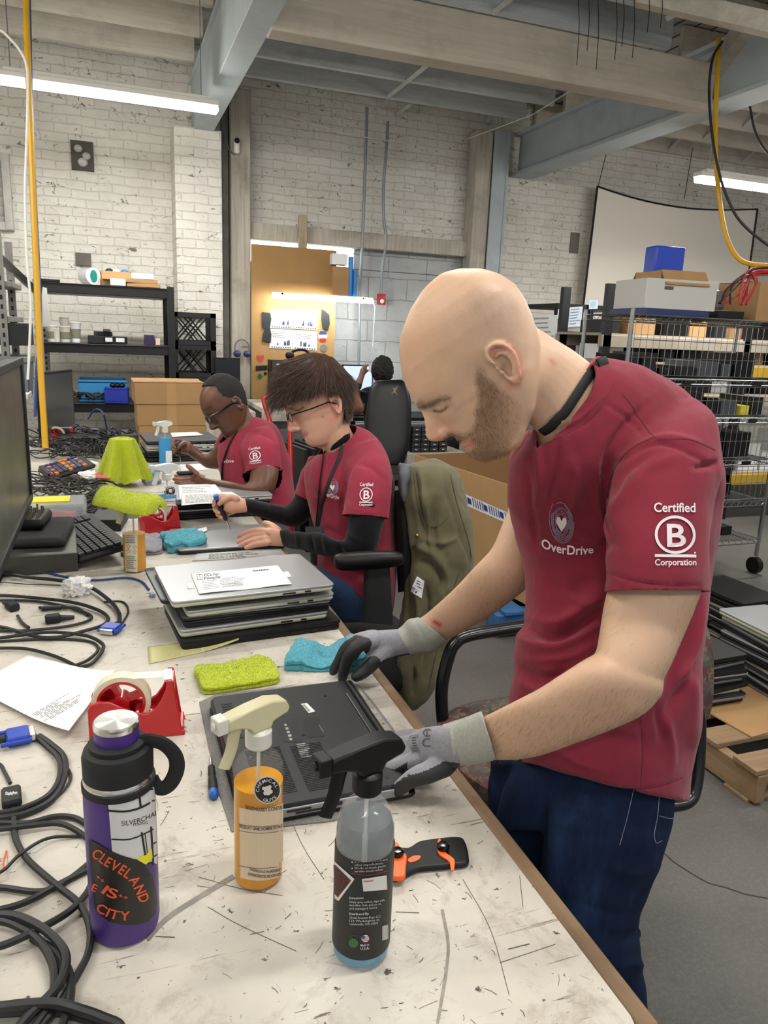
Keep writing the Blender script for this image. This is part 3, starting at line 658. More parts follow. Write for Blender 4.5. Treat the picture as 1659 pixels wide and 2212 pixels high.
for i,s in enumerate(['Global Premium Buys, LLC','123 Washington St','Cashiersville, WA, 43302']): D.text(s,None,False,fn=g(1985+i*7,755,822-i*3,5),res=1)
D.text('Made in',None,True,fn=g(2044,779,797,5),res=1); D.text('U.S.A.',None,True,fn=g(2052,779,798,6),res=1)
for k in range(9): D.line([(826+k*1.4,2000-k*.4),(826+k*1.4,2031-k*.4)],.8 if k%3 else 1.2)
D.obj('white_print',M('label_white','#cfcdc9',.6),wl)
D=Decal(bb,.0006); D.poly([(722,1862),(724,1861),(766,1898),(763,1903),(732,1946),(724,1940)]); D.patch([(782,1898),(834,1890),(836,1921),(785,1925)],6,2); D.obj('white_shape',M('label_white','#cfcdc9',.6),wl)
D=Decal(bb,.0009); D.poly([(722,1868),(726,1868),(759,1901),(731,1938),(724,1930)]); D.obj('diamond',M('label_maroon','#3a1518',.5),wl); D=Decal(bb,.0012)
for p in ([(726,1868),(745,1900),(731,1938)],[(722,1898),(745,1900),(759,1901)],[(722,1880),(735,1885),(726,1868)],[(724,1915),(745,1900)]): D.line(p,.8)
D.text('Professional:',[(786,1900),(806,1898),(806,1902),(786,1905)],True); D.obj('diamond_lines',M('label_red','#a3242a',.5),wl)
D=Decal(bb,.0009); D.disc((764,2036),10,10); D.text('ECO',[(756,2019),(773,2019),(773,2026),(756,2026)]); D.obj('green_print',M('label_green','#2c5c33',.5),wl)
D=Decal(bb,.0008); D.disc((789,2026),8,8); D.obj('flag_base',M('label_white','#cfcdc9',.6),wl); D=Decal(bb,.0011)
for k in range(3): D.line([(783,2023+k*4),(796,2022+k*4)],1.3)
D.obj('flag_stripe',M('label_red','#a3242a',.5),wl); D=Decal(bb,.0013); D.patch([(782,2020),(788,2019),(788,2026),(782,2026)],1,1); D.obj('flag_corner',M('label_blue','#2d3a73',.5),wl)
# ---------------- red tape dispensers
def dispenser(label,loc,rz,s=1):
    r=thing('tape_dispenser',label,'tape dispenser',loc,rz,'red tape dispensers')
    top=[(0,.060),(.004,.068),(.018,.073),(.035,.070),(.055,.058),(.075,.047),(.092,.045),(.104,.052),(.114,.066),(.122,.083),(.124,.101),(.133,.101),(.135,.095),(.146,.010),(.151,.008),(.151,0)]
    poly=[(0,0)]+top; mm=Matrix(((1,0,0),(0,0,-1),(0,1,0)))
    for y in (0,.050):
        mb=MB(); mb.prism([(x*s,z*s) for x,z in poly][::-1],.006*s,M_=mm,c=(0,y*s+.006*s,0)); obj('side_wall',mb,REDP,r,bevel=.002)
    mb=MB(); mb.box((.075*s,.028*s,.008*s),(.149*s,.052*s,.016*s)); mb.box((.006*s,.028*s,.03*s),(.01*s,.046*s,.058*s)); mb.box((.130*s,.028*s,.05*s),(.012*s,.046*s,.095*s)); mb.box((.1*s,.028*s,.022*s),(.06*s,.046*s,.03*s)); obj('base',mb,REDP,r,bevel=.002)
    mb=MB(); mb.box((.1255*s,.028*s,.0985*s),(.012*s,.04*s,.004*s)); obj('cutter',mb,M('cutter_metal','#c9c8c6',.3,.9),r)
    Rx=Matrix.Rotation(R(90),3,'X'); c=(.050*s,.030*s,.058*s)
    roll=MB(); ro,ri=.047*s,.039*s; hw=.012*s
    pr=[(ri,-hw),(ro,-hw),(ro,hw),(ri,hw),(ri,-hw)]; roll.rings([[Rx@Vector((a*math.cos(2*PI*k/48),a*math.sin(2*PI*k/48),b))+Vector(c) for k in range(48)] for a,b in pr],cap=False); tr=obj('tape_roll',roll,M('masking_tape','#d8cfb8',.5),r)
    mb=MB(); ro,ri=.0388*s,.034*s; pr=[(ri,-hw),(ro,-hw),(ro,hw),(ri,hw),(ri,-hw)]; mb.rings([[Rx@Vector((a*math.cos(2*PI*k/40),a*math.sin(2*PI*k/40),b))+Vector(c) for k in range(40)] for a,b in pr],cap=False)
    mb.cyl(Vector(c)-Vector((0,.014*s,0)),Vector(c)+Vector((0,.014*s,0)),.013*s,20)
    for k in range(4):
        a=R(20+90*k); d=Vector((math.cos(a),0,math.sin(a))); mb.box(Vector(c)+d*.024*s,(.024*s,.016*s,.009*s),M_=Matrix.Rotation(-a,3,'Y'))
    obj('hub',mb,REDP,tr)
    mb=MB(); mb.add([(.068*s,.018*s,.101*s),(.068*s,.042*s,.101*s),(.124*s,.042*s,.1005*s),(.124*s,.018*s,.1005*s)],[(0,1,2,3)]); obj('tape_end',mb,M('tape_film','#e3d9cb',.3,alpha=.6),r)
    return r
dispenser('red tape dispenser with a roll of cream tape behind the purple bottle',PZ(193,1607,T),R(-5.5))
# ---------------- open laptop lying bottom up, cloth and film under it
def mound(outline,z0,h,rings=6,nz=.15,seed=0,prof=None,nsub=5,bot=None):
    o=cat(outline,nsub,True); pts=[PZ(p[0],p[1],z0) for p in o]; c=sum(pts,Vector())/len(pts); mb=MB(); rs=[]
    if bot is None: rs.append([Vector((p.x,p.y,z0)) for p in pts])
    for k in range(rings+1):
        t=k/rings; s=1-t**2.2*.97 if False else math.cos(t*PI/2)**.55; hh=h*math.sin(t*PI/2)**.6
        ring=[]
        for i,p in enumerate(pts):
            q=c+(p-c)*max(s,.02); n_=noise.noise(Vector((q.x*28+seed,q.y*28,seed)))+.5*noise.noise(Vector((q.x*70,q.y*70,seed)))
            ring.append(Vector((q.x,q.y,z0+max(.0005,hh*(1+nz*2*n_)))))
        rs.append(ring)
    mb.rings(rs); return mb
def terry(name,col,dark):
    t=base(name,col,.95,spec=.1); v=t.coord(); n=t.noise(v,420,3,.7); n2=t.noise(v,30,4,.6); c=t.ramp(n,[(.35,lin(dark)),(.6,lin(col))]); c=t.mix(t.ramp(n2,[(.35,(.25,)*3),(.65,(0,0,0))]),c,lin(dark)); t.l(c,t.b.inputs['Base Color']); t.bump(n,1.0,.004); t.b.inputs['Sheen Weight'].default_value=.3; return t.m
LIME=terry('lime_terry','#dcea26','#aebf16'); TEAL=terry('teal_terry','#62c0d2','#3d9db0'); GREYC=terry('grey_cloth','#8d8c89','#6d6b68')
def fuzz(mb,n,L,r,seed=1,zmin=-9):
    """short loops standing off the surface"""
    me=mb.mesh('f'); me.calc_loop_triangles(); rr=random.Random(seed); tr=me.loop_triangles; ar=[t.area for t in tr]; ch=rr.choices(range(len(tr)),ar,k=n); P_=[];D_=[]
    bm=bmesh.new(); bm.from_mesh(me); bmesh.ops.recalc_face_normals(bm,faces=bm.faces); bm.to_mesh(me); bm.free(); me.calc_loop_triangles(); tr=me.loop_triangles
    for i in ch:
        t=tr[min(i,len(tr)-1)]; a,b=rr.random(),rr.random()
        if a+b>1: a,b=1-a,1-b
        v=[me.vertices[j].co for j in t.vertices]; p=v[0]*(1-a-b)+v[1]*a+v[2]*b
        if t.normal.z<-.3: continue
        P_.append(p); D_.append(Vector(t.normal))
    bpy.data.meshes.remove(me); return strands(MB(),P_,D_,L,r,seed,curl=.8,segs=2)
mb=MB()
def slab(outline,z0,h):
    pts=[PZ(x,y,z0) for x,y in outline]; return MB().rings([[p for p in pts],[p+Vector((0,0,h)) for p in pts]])
mb=slab([(430,1518),(470,1500),(760,1470),(905,1700),(720,1775),(500,1798),(468,1700)],T+.0004,.002); solo('cleaning_cloth',mb,GREYC,'thin grey cloth spread under the black laptop','cloth',bevel=.001)
r=thing('laptop','black laptop lying bottom side up with vents and a barcode sticker','laptop',(.274,1.062,T+.003))
L=.262;Wd=.350
mb=MB(); mb.rbox((0,0,.004),(L,Wd,.007),.012,rz=.003); obj('lid',mb,BLK,r)
mb=MB(); mb.rbox((0,0,.0165),(L-.004,Wd-.004,.017),.012,rz=.005); base_=obj('bottom_case',mb,M('laptop_bottom','#0b0c0f',.5,.0,bump=.1,bs=500,bd=.0004),r)
bb=bvh(base_)
mb=MB(); mb.box((0,-Wd/2+.0012,.0135),(L-.03,.0032,.013)); obj('silver_trim',mb,SILV2,r,bevel=.001)
mb=MB(); 
for x,w_,z in ((-.05,.035,.016),(-.09,.03,.016),(-.03,.05,.0115),(.005,.016,.0145),(.04,.012,.0145),(-.10,.02,.011)): mb.box((x,-Wd/2-.0002,z),(w_,.002,.003 if w_>.02 else .0055))
obj('port',mb,BLKG,r)
mb=MB(); mb.tube([(L/2-.006,-Wd/2+.02,.026),(L/2-.006,Wd/2-.02,.026)],.006,12); obj('hinge_cover',mb,BLK,r)
mb=MB(); mb.tube([(L/2-.022,-Wd/2+.06,.0262),(L/2-.022,Wd/2-.06,.0262)],.002,8); obj('hinge_rail',mb,M('rail','#5c5a57',.3,.7),r)
mb=MB()
for x0,x1,y0,n_ in ((-.10,-.045,-.145,30),(-.03,.02,-.150,30)):
    for k in range(n_): mb.box(((x0+x1)/2,y0+k*.0042,.0251),(x1-x0,.0018,.0008))
obj('vent',mb,M('vent_black','#060606',.7),r); mb=MB()
for k in range(14): mb.box((-.105,.02+k*.009,.0251),(.018,.004,.0008))
obj('vent',mb,M('vent_black','#060606',.7),r)
for x,y in ((-.02,.13),(.07,.12),(-.11,-.155),(.09,-.15),(.0,.0)):
    mb=MB(); mb.lathe([(.003,.0248),(.003,.0256),(.001,.0257)],c=(x,y,0),n=12); obj('screw',mb,M('screw','#3b3b3d',.3,.8),r)
D=Decal(bb,.0005); D.patch([(650,1521),(663,1519),(681,1537),(667,1541)],2,2); D.obj('barcode_sticker',M('sticker_w2','#dcdad8',.5),base_); D=Decal(bb,.0009)
for k in range(9): D.line([(653+k*1.5,1524+k*1.7),(659+k*1.5,1523+k*1.7)],.7)
D.obj('barcode',INK,base_)
D=Decal(bb,.0005); D.greek([(640,1607),(667,1604),(676,1635),(650,1638)],8,3,.5); D.greek([(613,1563),(620,1562),(634,1600),(627,1602)],5,4,.6); D.text('Precision',[(691,1566),(700,1580),(698,1582),(688,1567)]); D.obj('label_print',M('white_print2','#b9b6b2',.6),base_)
D=Decal(bb,.0004); D.patch([(652,1555),(690,1552),(702,1590),(664,1594)],1,1); D.patch([(590,1552),(640,1548),(655,1603),(615,1603)],1,1); D.obj('access_panel',M('panel_dark','#1f2023',.35),base_)
r=thing('plastic_film','clear plastic film edge beside the black laptop','plastic film',PZ(860,1590,T+.001)); mb=MB(); mb.tube([PZ(x,y,T+.003) for x,y in ((745,1478),(775,1482),(800,1510),(860,1590),(905,1650))],.0016,6); obj('fold',mb,M('film','#9b9a9a',.3,alpha=.7),r,world=True)
# ---------------- towels
def towel(name,mb,m,label,n=5000,L=.003,grp=None,seed=1,r_=.00035,fm=None):
    o=solo(name,mb,m,label,'towel',grp); f=obj('pile',fuzz(mb,n,L,r_,seed),fm or m,o,world=True,smooth=False,fixn=False); f['kind']='stuff'; return o
def folded(q,z,h,seed,layers=3,bend=.004,nx=26,ny=18,sag=0):
    """folded cloth: layers lying on each other on the quad q (photo points at table height)"""
    c=[PZ(x,y,z) for x,y in q]; mb=MB()
    def pos(u,v): return (c[0]*(1-u)+c[1]*u)*(1-v)+(c[3]*(1-u)+c[2]*u)*v
    rs=[]; N=2*(nx+ny)
    def per(s,k):
        s=s%1*4; i=int(s); f=s-i; uv=[(f,0),(1,f),(1-f,1),(0,1-f)][i]; cx,cy=(uv[0]-.5)*k+.5,(uv[1]-.5)*k+.5
        a=abs(cx-.5)*2; b=abs(cy-.5)*2; rad=(a**7+b**7)**(1/7)+1e-9; mx=max(a,b); g=mx/rad; return (cx-.5)*g+.5,(cy-.5)*g+.5
    M2=72
    levels=[]
    for l in range(layers):
        z0=h*l/layers; z1=h*(l+1)/layers; levels+= [(.94,z0),(1.0,z0+(z1-z0)*.25),(1.0,z0+(z1-z0)*.75),(.945,z1)]
    levels+=[(.8,h*1.03),(.6,h*1.06),(.4,h*1.07),(.2,h*1.07),(.02,h*1.07)]
    for k,zz in levels:
        ring=[]
        for i in range(M2):
            u,v=per(i/M2,k); p=pos(u,v); n1=noise.noise(Vector((p.x*22+seed,p.y*22,zz*30)))
            n2=noise.noise(Vector((p.x*60,p.y*60,seed)))
            fall=zz/h if h else 0
            ring.append(p+Vector((n1*bend*1.2,n2*bend,zz+fall*(n1*bend*1.6+n2*bend*.7)-sag*fall*math.exp(-((u-.45)/.16)**2))))
        rs.append(ring)
    mb.rings(rs); return mb
towel('towel',folded([(416,1450),(580,1432),(608,1478),(438,1505)],T,.017,3,2,.005),LIME,'lime green terry towel folded flat on the bench left of the laptop',9000)
towel('towel',folded([(640,1405),(790,1400),(800,1452),(610,1452)],T,.030,8,2,.007,sag=.020),TEAL,'teal terry towel bunched beside the gloved hand',8000,.0022,seed=4)
# ---------------- screwdriver, scraper
def screwdriver(label,p,q,h=.0065,blade=.03,loc=None,cap='#2f66b8',s=1):
    p,q=Vector(p),Vector(q); r=thing('screwdriver',label,'screwdriver',p); d=(q-p); L=d.length; x,y,z=frame(p,q); Mt=Matrix((x,y,z)).transposed()
    mb=MB(); mb.lathe([(h*.55,L*.0),(h,L*.03),(h,L*.12),(h*.7,L*.14)],n=20,M_=Mt); obj('swivel_cap',mb,M('cap_blue',cap,.35,.3),r)
    mb=MB(); mb.lathe([(h*.7,L*.13),(h*.95,L*.16),(h*.9,L*.40),(h*.6,L*.45),(h*.8,L*.5),(h*.75,L*.68),(h*.4,L*.72)],n=20,M_=Mt); obj('handle',mb,DGREY,r)
    mb=MB(); mb.lathe([(h*.3,L*.7),(h*.3,L*.9),(h*.18,L*.95),(h*.06,L)],n=12,M_=Mt); obj('blade',mb,STEEL,r); return r
screwdriver('precision screwdriver with a blue cap lying left of the laptop',PZ(462,1722,T+.0075),PZ(454,1630,T+.006),.0072)
r=thing('scraper_tool','black and orange screen scraper tool lying near the bench edge','tool',PZ(925,1858,T))
def px_prism(outline,z0,h,sub=4): 
    o=cat(outline,sub,True) if sub else outline; a=[PZ(p[0],p[1],z0) for p in o]; return MB().rings([a,[v+Vector((0,0,h)) for v in a]])
obj('body',px_prism([(842,1842),(880,1842),(905,1828),(940,1822),(985,1818),(1003,1826),(1012,1860),(1008,1875),(975,1880),(930,1884),(900,1888),(870,1902),(845,1905)],T+.001,.009),BLK,r,world=True,bevel=.003)
obj('clamp',px_prism([(838,1838),(858,1830),(868,1850),(878,1858),(876,1885),(872,1903),(838,1898)],T+.008,.008,3),M('orange_plastic','#f2682a',.4),r,world=True,bevel=.0015)
obj('clamp',px_prism([(946,1818),(952,1817),(958,1840),(972,1852),(982,1862),(980,1882),(974,1882),(970,1864),(950,1850),(944,1836)],T+.0095,.003,3),M('orange_plastic','#f2682a',.4),r,world=True,bevel=.001)
obj('inlay',px_prism([(881,1858),(893,1850),(908,1850),(904,1858),(888,1864)],T+.0098,.001),M('orange_plastic','#f2682a',.4),r,world=True)
for x,y in ((858,1847),(957,1834)):
    mb=MB(); mb.lathe([(.0075,0),(.0085,.003),(.0085,.006),(.006,.0085),(.001,.009)],c=PZ(x,y,T+.015 if x<900 else T+.0115),n=24); obj('knob',mb,BLKG,r,world=True)
# ---------------- label strip, paper sheets
def sheet(name,label,q,z,m,lift=lambda u,v:0,nu=20,nv=14,th=.0006,cat_='paper'):
    c=[PZ(x,y,z) for x,y in q]
    f=lambda u,v:(c[0]*(1-u)+c[1]*u)*(1-v)+(c[3]*(1-u)+c[2]*u)*v+Vector((0,0,lift(u,v)))
    mb=MB(); mb.grid(f,nu,nv); o=solo(name,mb,m,label,cat_,fixn=False); md=o.modifiers.new('th','SOLIDIFY'); md.thickness=th; return o
o=sheet('label_strip','pale yellow backing strip with clear stickers beside the laptop stack',[(318,1398),(514,1372),(516,1392),(322,1434)],T+.001,M('wax_paper','#cfca8f',.35,alpha=.75),lambda u,v:.012*max(0,u-.55)**1.5*3,cat_='label strip')
bb=bvh(o); D=Decal(bb,.0006)
for k in range(7):
    x=362+k*22; y=1419-k*4.6; D.line([(x,y-10),(x+18,y-14),(x+18,y+3),(x,y+7)],1,True); D.line([(x+6,y-5),(x+13,y+1)],1); D.line([(x+12,y-7),(x+7,y+3)],1)
D.obj('sticker_marks',M('strip_white','#e4e0d0',.4),o)
o=sheet('paper_sheet','printed sheet of paper curling up at left of the red tape dispenser',[(-60,1490),(60,1418),(250,1462),(150,1600)],T+.002,PAPER,lambda u,v:.002+.02*max(0,v-.55)**2*3+.012*max(0,(1-u)-.7)+.003*math.sin(u*3))
bb=bvh(o); D=Decal(bb,.0009)
gq=[(20,1555),(172,1462),(225,1500),(85,1605)]
D.greek([(60,1585),(205,1497),(180,1478),(40,1560)],10,5,.42,end=.9); D.greek([(0,1560),(30,1580),(100,1598),(60,1540)],7,6,.35,end=.8); D.obj('print',INKL,o)
# ---------------- laptops in stacks
def laptop(lidm,basem,L=.365,W=.255,h=.019,trim=None,name='laptop'):
    r=thing(name,None,None)
    mb=MB(); mb.rbox((0,0,h*.31),(L-.004,W-.003,h*.6),.012,rz=.003); b=obj('base',mb,basem,r)
    mb=MB(); mb.rbox((0,0,h*.81),(L,W,h*.34),.013,rz=.002); obj('lid',mb,lidm,r)
    mb=MB(); mb.box((L*.2,-W/2+.0008,h*.33),(.03,.002,h*.2)); mb.box((L*.32,-W/2+.0008,h*.33),(.014,.002,h*.22)); obj('port',mb,BLKG,b)
    return r
PROT={}
def lap(kind,x,y,z,rz,label,group,s=(1,1,1)):
    if kind not in PROT:
        a={'silver':(SILV,CREAM),'dark':(DKLID,DGREY),'black':(BLK,BLK),'silverdark':(SILV,DGREY),'blacksilver':(M('black_lid','#26272b',.35,.2),SILV2)}[kind]
        PROT[kind]=laptop(*a); o=PROT[kind]
        o.location=(x,y,z); o.rotation_euler=(0,0,rz)
    else: o=dup(PROT[kind],(x,y,z),rz)
    o.scale=s; tag(o,label,'laptop',group); return o
G='laptops stacked on the front bench'; e=.0006
lap('black',.290,1.640,T,R(5),'thick black laptop at the very bottom of the front stack',G,(1.0,.95,1.2))
lap('silver',.275,1.650,T+.023+e,R(6),'silver laptop second from the bottom of the front stack',G,(.93,.9,.9))
lap('black',.285,1.655,T+.0405+e,R(5),'thin black laptop in the middle of the front stack',G,(.92,.9,.75))
lap('dark',.285,1.655,T+.0551+e,R(4),'black laptop directly under the lighter silver one in the front stack',G,(.92,.92,.55))
lap('silver',.290,1.655,T+.0661+e,R(6),'silver laptop with cream edge third from the top of the front stack',G,(.93,.92,.8))
lap('dark',.250,1.705,T+.0819+e,R(6),'slate grey laptop sticking out behind under the top one',G,(.98,.92,.65))
tl=lap('silver',.273,1.652,T+.0945+e,R(5),'silver laptop on top of the front stack with a printed sheet on it',G,(1,1,.8))
ztop=T+.0945+.0155+.001
o=sheet('paper_form','white printed form lying on the top silver laptop',[(412,1240),(600,1222),(631,1263),(430,1284)],ztop,PAPER,lambda u,v:.0008+.001*math.sin(u*9)*v,cat_='paper')
bb=bvh(o); D=Decal(bb,.0008); D.text('PCs for',[(441,1240),(474,1237),(474,1243),(441,1246)],True); D.text('People',[(441,1247),(476,1243),(476,1249),(441,1253)],True); D.line([(425,1242),(436,1241),(438,1252),(427,1253)],1.5,True); D.line([(431,1242),(433,1252)],1); D.greek([(545,1232),(597,1227),(597,1231),(546,1236)],1,4,.7); D.obj('heading',M('ink_black','#121214',.5),o)
D=Decal(bb,.0008); D.greek([(436,1255),(470,1252),(475,1272),(440,1276)],6,2,.3); D.greek([(474,1250),(530,1244),(533,1264),(478,1270)],6,3,.3); D.line([(434,1276),(525,1266),(524,1261),(433,1271)],.6,True); D.line([(480,1269),(526,1264),(525,1258),(479,1263)],.6,True); D.obj('print',INKL,o)
for q,lab in (([(401,1257),(415,1256),(420,1271),(405,1272)],'small blank white slip under the left end of the printed form'),([(611,1236),(622,1234),(630,1246),(617,1248)],'small blank white slip under the right end of the printed form')): sheet('paper_slip',lab,q,ztop-.0006,PAPER,nu=2,nv=2,cat_='paper')
# ================================================================ PEOPLE
RR_F=[(-166,98),(-160,132),(-150,150),(-132,163),(-113,167),(-103,170),(-92,166),(-80,166),(-70,171),(-59,176),(-40,176),(-9,180),(18,188),(32,199),(43,205),(65,207),(110,200),(165,175),(192,152),(227,104),(249,55),(255,12)]
RR_B=[(-166,50),(-140,20),(-110,-20),(-60,-60),(0,-97),(42,-112),(68,-117),(105,-122),(143,-120),(180,-104),(211,-78),(239,-38),(250,-12),(255,4)]
RR_W=[(-166,32),(-157,52),(-135,66),(-111,80),(-75,93),(-40,102),(-9,108),(18,113),(65,119),(110,122),(150,118),(180,106),(205,88),(227,64),(243,42),(252,20),(255,5)]
def itp(tab,x): return float(np.interp(x,[a for a,b in tab],[b for a,b in tab]))
class Head:
    """head-local frame: u forward, v up, w to the side; unit = one photo pixel of the first head"""
    def __init__(s,E,ang,d,scale,yaw=0,roll=0,off=0):
        """E ear px, ang = direction the face points (degrees, photo plane), d depth of mid plane, scale m per unit"""
        a=R(ang); view=ray(*E).normalized(); rx=RW@Vector((1,0,0)); ry=RW@Vector((0,1,0)); rx=(rx-view*rx.dot(view)).normalized(); ry=view.cross(rx)*-1
        if ry.dot(RW@Vector((0,1,0)))<0: ry=-ry
        f=rx*math.cos(a)+ry*math.sin(a); up=(rx*math.sin(a)-ry*math.cos(a)); 
        if up.dot(ry)<0: up=-up
        side=-view                                # towards the camera
        Q=Matrix.Rotation(0,3,'X')
        q=Matrix.Rotation(yaw,3,up); f=q@f; side=q@side
        q=Matrix.Rotation(roll,3,f); up=q@up; side=q@side
        s.f,s.u,s.s=f,up,side; s.k=scale; s.O=P(E[0],E[1],d)
    def p(s,u,v,w=0): return s.O+(s.f*u+s.u*v+s.s*w)*s.k
    def loc(s,V):
        D=(np.asarray(V)-np.array(s.O))/s.k; return D@np.array(s.f),D@np.array(s.u),D@np.array(s.s)
    def skull(s,mb,ws=1.0,grow=0,vmin=-166,fs=1.0,bs=1.0,nw=40,front=None,chin=0):
        vs=np.unique(np.concatenate([np.linspace(vmin,200,34),np.linspace(200,255,14)])); rs=[]
        for v in vs:
            fr=itp(front or RR_F,v)*fs+grow; bk=itp(RR_B,v)*bs-grow; wd=(itp(RR_W,v)*ws+grow*.9); uc=fr*.28+bk*.72 if v>-20 else fr*.2+bk*.8; uc=min(uc,35)
            uc=min(max(uc,bk+5),fr-5); ring=[]
            if v>150: pass
            low=np.clip((-v-20)/130,0,1)             # jaw narrows towards the chin
            for k in range(nw):
                a=2*PI*k/nw; c_,s_=math.cos(a),math.sin(a); e=2/2.25
                cc=math.copysign(abs(c_)**e,c_); ss=math.copysign(abs(s_)**e,s_)
                u=uc+(fr-uc)*cc if c_>0 else uc+(uc-bk)*cc
                t=max(0,cc); w_=wd*ss*(1-.30*low*t-.10*t*(1-low))
                ring.append(s.p(u,v+grow*(1 if v>200 else 0),w_))
            rs.append(ring)
        return mb.rings(rs)
    def nose(s,mb,sz=1.0,pts=None):
        rows=pts or [(44,197,9,12),(30,196,10,12),(18,193,10,12),(0,194,12,15),(-16,200,14,16),(-30,207,15,17),(-43,207,17,19),(-53,201,17,19),(-60,192,14,16),(-65,184,9,12)]
        rs=[]
        for v,u,hw,dp in cat(rows,3):
            ring=[]
            for k in range(20):
                a=2*PI*k/20; x=math.cos(a); y=math.sin(a); ring.append(s.p(u+(x*dp if x>0 else x*dp*2.2),v,y*hw*sz*(1 if x>0 else 1.25)))
            rs.append(ring)
        mb.rings(rs)
        for w in(-1,1): mb.ball(s.p(186,-50,w*18*sz),tuple(a*s.k for a in (15,12,9)),12,8,Matrix((s.f,s.u,s.s)).transposed())
        return mb
    def lips(s,mb):
        for v,u,h,r in((-80,162,5,9),(-93,160,6,10)):
            rs=[]
            for i in range(13):
                t=(i-6)/6; w=26*t; k=max(.12,(1-abs(t)**2.2)); rs.append([s.p(u-9*t*t+math.cos(2*PI*q/10)*r*k,v+3*t*t*(1 if v<-85 else -1)+math.sin(2*PI*q/10)*h*k,w) for q in range(10)])
            mb.rings(rs)
        return mb
    def ears(s,mb,u0=0,v0=0,sz=1.0,both=True,out=1.0):
        Mx=Matrix((s.f,s.u,s.s)).transposed()
        for sd in ((1,-1) if both else (1,)):
            W0=sd*112
            tilt=-.22
            def q(x,y,w): 
                x,y=x*sz,y*sz; return s.p(u0+x*math.cos(tilt)-y*math.sin(tilt)-5,v0+x*math.sin(tilt)+y*math.cos(tilt)+2,W0+sd*w*out)
            # bowl
            rs=[]
            out_=cat([(12,22),(10,42),(-6,52),(-26,44),(-36,22),(-33,-4),(-20,-26),(-6,-44),(6,-44),(10,-28),(12,-8)],4,True); c=np.array((-8,4))
            for k,w in ((.25,-8),(.55,-4),(.80,4),(.97,10),(1.0,6),(.9,-6)): rs.append([q(*(c+(p-c)*k),w*1.0) for p in out_])
            mb.rings(rs)
            hx=cat([(6,18),(10,36),(2,48),(-10,52),(-24,46),(-34,30),(-36,10),(-30,-8),(-20,-24),(-10,-38)],5)
            n=len(hx); mb.tube([q(p[0],p[1],12-3*i/n) for i,p in enumerate(hx)],[s.k*(5.2 if i>3 else 3.5) for i in range(n)],8)
            ah=cat([(-2,28),(-14,30),(-22,18),(-22,0),(-14,-14),(-4,-22)],4); mb.tube([q(p[0],p[1],8) for p in ah],s.k*4,8)
            mb.ball(q(9,-4,7),s.k*6,8,6); mb.ball(q(-2,-36,6),(s.k*10,s.k*12,s.k*6),10,8,Mx)
        return mb
    def sculpt(s,me,bumps):
        """(u,v,|w|,radius,amount along (du,dv,dw))"""
        V=co(me); u,v,w=s.loc(V); O=np.zeros_like(V); F_,U_,S_=[np.array(a) for a in(s.f,s.u,s.s)]; sg=np.sign(w)
        for (a,b,c,r,am) in bumps:
            r=r if hasattr(r,'__len__') else (r,r,r)
            k=np.exp(-(((u-a)/r[0])**2+((v-b)/r[1])**2+((np.abs(w)-c)/r[2])**2))
            O+=(k[:,None]*(am[0]*F_+am[1]*U_))+(k*am[2]*sg)[:,None]*S_
        setco(me,V+O*s.k)
FACE_B=[(196,24,38,(16,13,17),(-13,0,0)),(180,10,45,(14,10,16),(-5,0,-2)),(203,42,30,(12,7,26),(4,-1,0)),(168,-25,58,(24,20,20),(3,0,4)),(150,-60,70,(30,30,20),(-2,0,-4)),(160,-86,0,(20,3,24),(-5,0,0)),(164,-103,0,(14,6,20),(-4,0,0)),(120,80,105,(40,40,20),(0,0,-4)),(186,-62,0,(8,7,3),(-3,0,0)),(188,-52,10,(6,5,4),(0,4,0)),(184,20,36,(9,9,16),(7,0,0))]
def skinmat(name,var=.08): return M(name,'#c0a090',.48,vcol=True,sub=.12,var=var,vs=25,bump=.12,bs=260,bd=.002,spec=.4)
def clothmat(name,col,var=.15,bs=700,vs=9): return M(name,col,.9,var=var,vs=vs,bump=.35,bs=bs,bd=.0012,sheen=.12,spec=.15)
SKIN1=skinmat('fair_skin'); SKIN3=M('brown_skin','#6d432f',.42,vcol=True,sub=.08,var=.12,vs=22,bump=.12,bs=260,bd=.002,spec=.5)
SHIRT=clothmat('red_shirt','#822b3b',.25); SHIRT2=clothmat('red_shirt_b','#8f2f41',.25)
DENIM=base('denim','#1e2c48',.9,spec=.15)
v=DENIM.coord(scale=(1,1,.25)); n=DENIM.noise(v,9,5,.7); n2=DENIM.noise(v,500,2,.7); c=DENIM.ramp(n,[(.35,lin('#101a30')),(.55,lin('#17233d')),(.78,lin('#2a4066'))]); DENIM.l(c,DENIM.b.inputs['Base Color']); DENIM.bump(n2,.4,.001); DENIM=DENIM.m
def person_mesh(name,me,m,parent,**k):
    off=wmat(parent).translation; V=co(me); setco(me,V-np.array(off)); me.materials.clear()
    return objm(name,me,m,parent,fixn=False,ang=180,**k)
def logoB(b,parent,q,offs=.0012,m=None):
    """certification mark: word, ringed letter, bar, word; q = photo quad TL,TR,BR,BL"""
    g=quadfn(q); D=Decal(b,offs)
    def sub(x0,y0,x1,y1): return [g(x0,1-y0),g(x1,1-y0),g(x1,1-y1),g(x0,1-y1)]
    D.text('Certified',sub(.0,.0,1,.15),True); D.text('B',sub(.30,.33,.76,.70),True)
    ring=[g(.5+.47*math.cos(a)*.98,1-.515+.285*math.sin(a)) for a in np.linspace(0,2*PI,36,endpoint=False)]
    wd=abs(q[1][0]-q[0][0])*.068; D.line(ring,wd,True); D.line([g(0,1-.845),g(.5,1-.85),g(1,1-.855)],wd*1.05,sub=3); D.disc(g(.97,1-.80),wd*.35,wd*.35,0,10,1)
    D.text('Corporation',sub(.0,.90,1,1.0),True); return D.obj('sleeve_print',m or M('shirt_print','#dcd3d4',.8),parent)
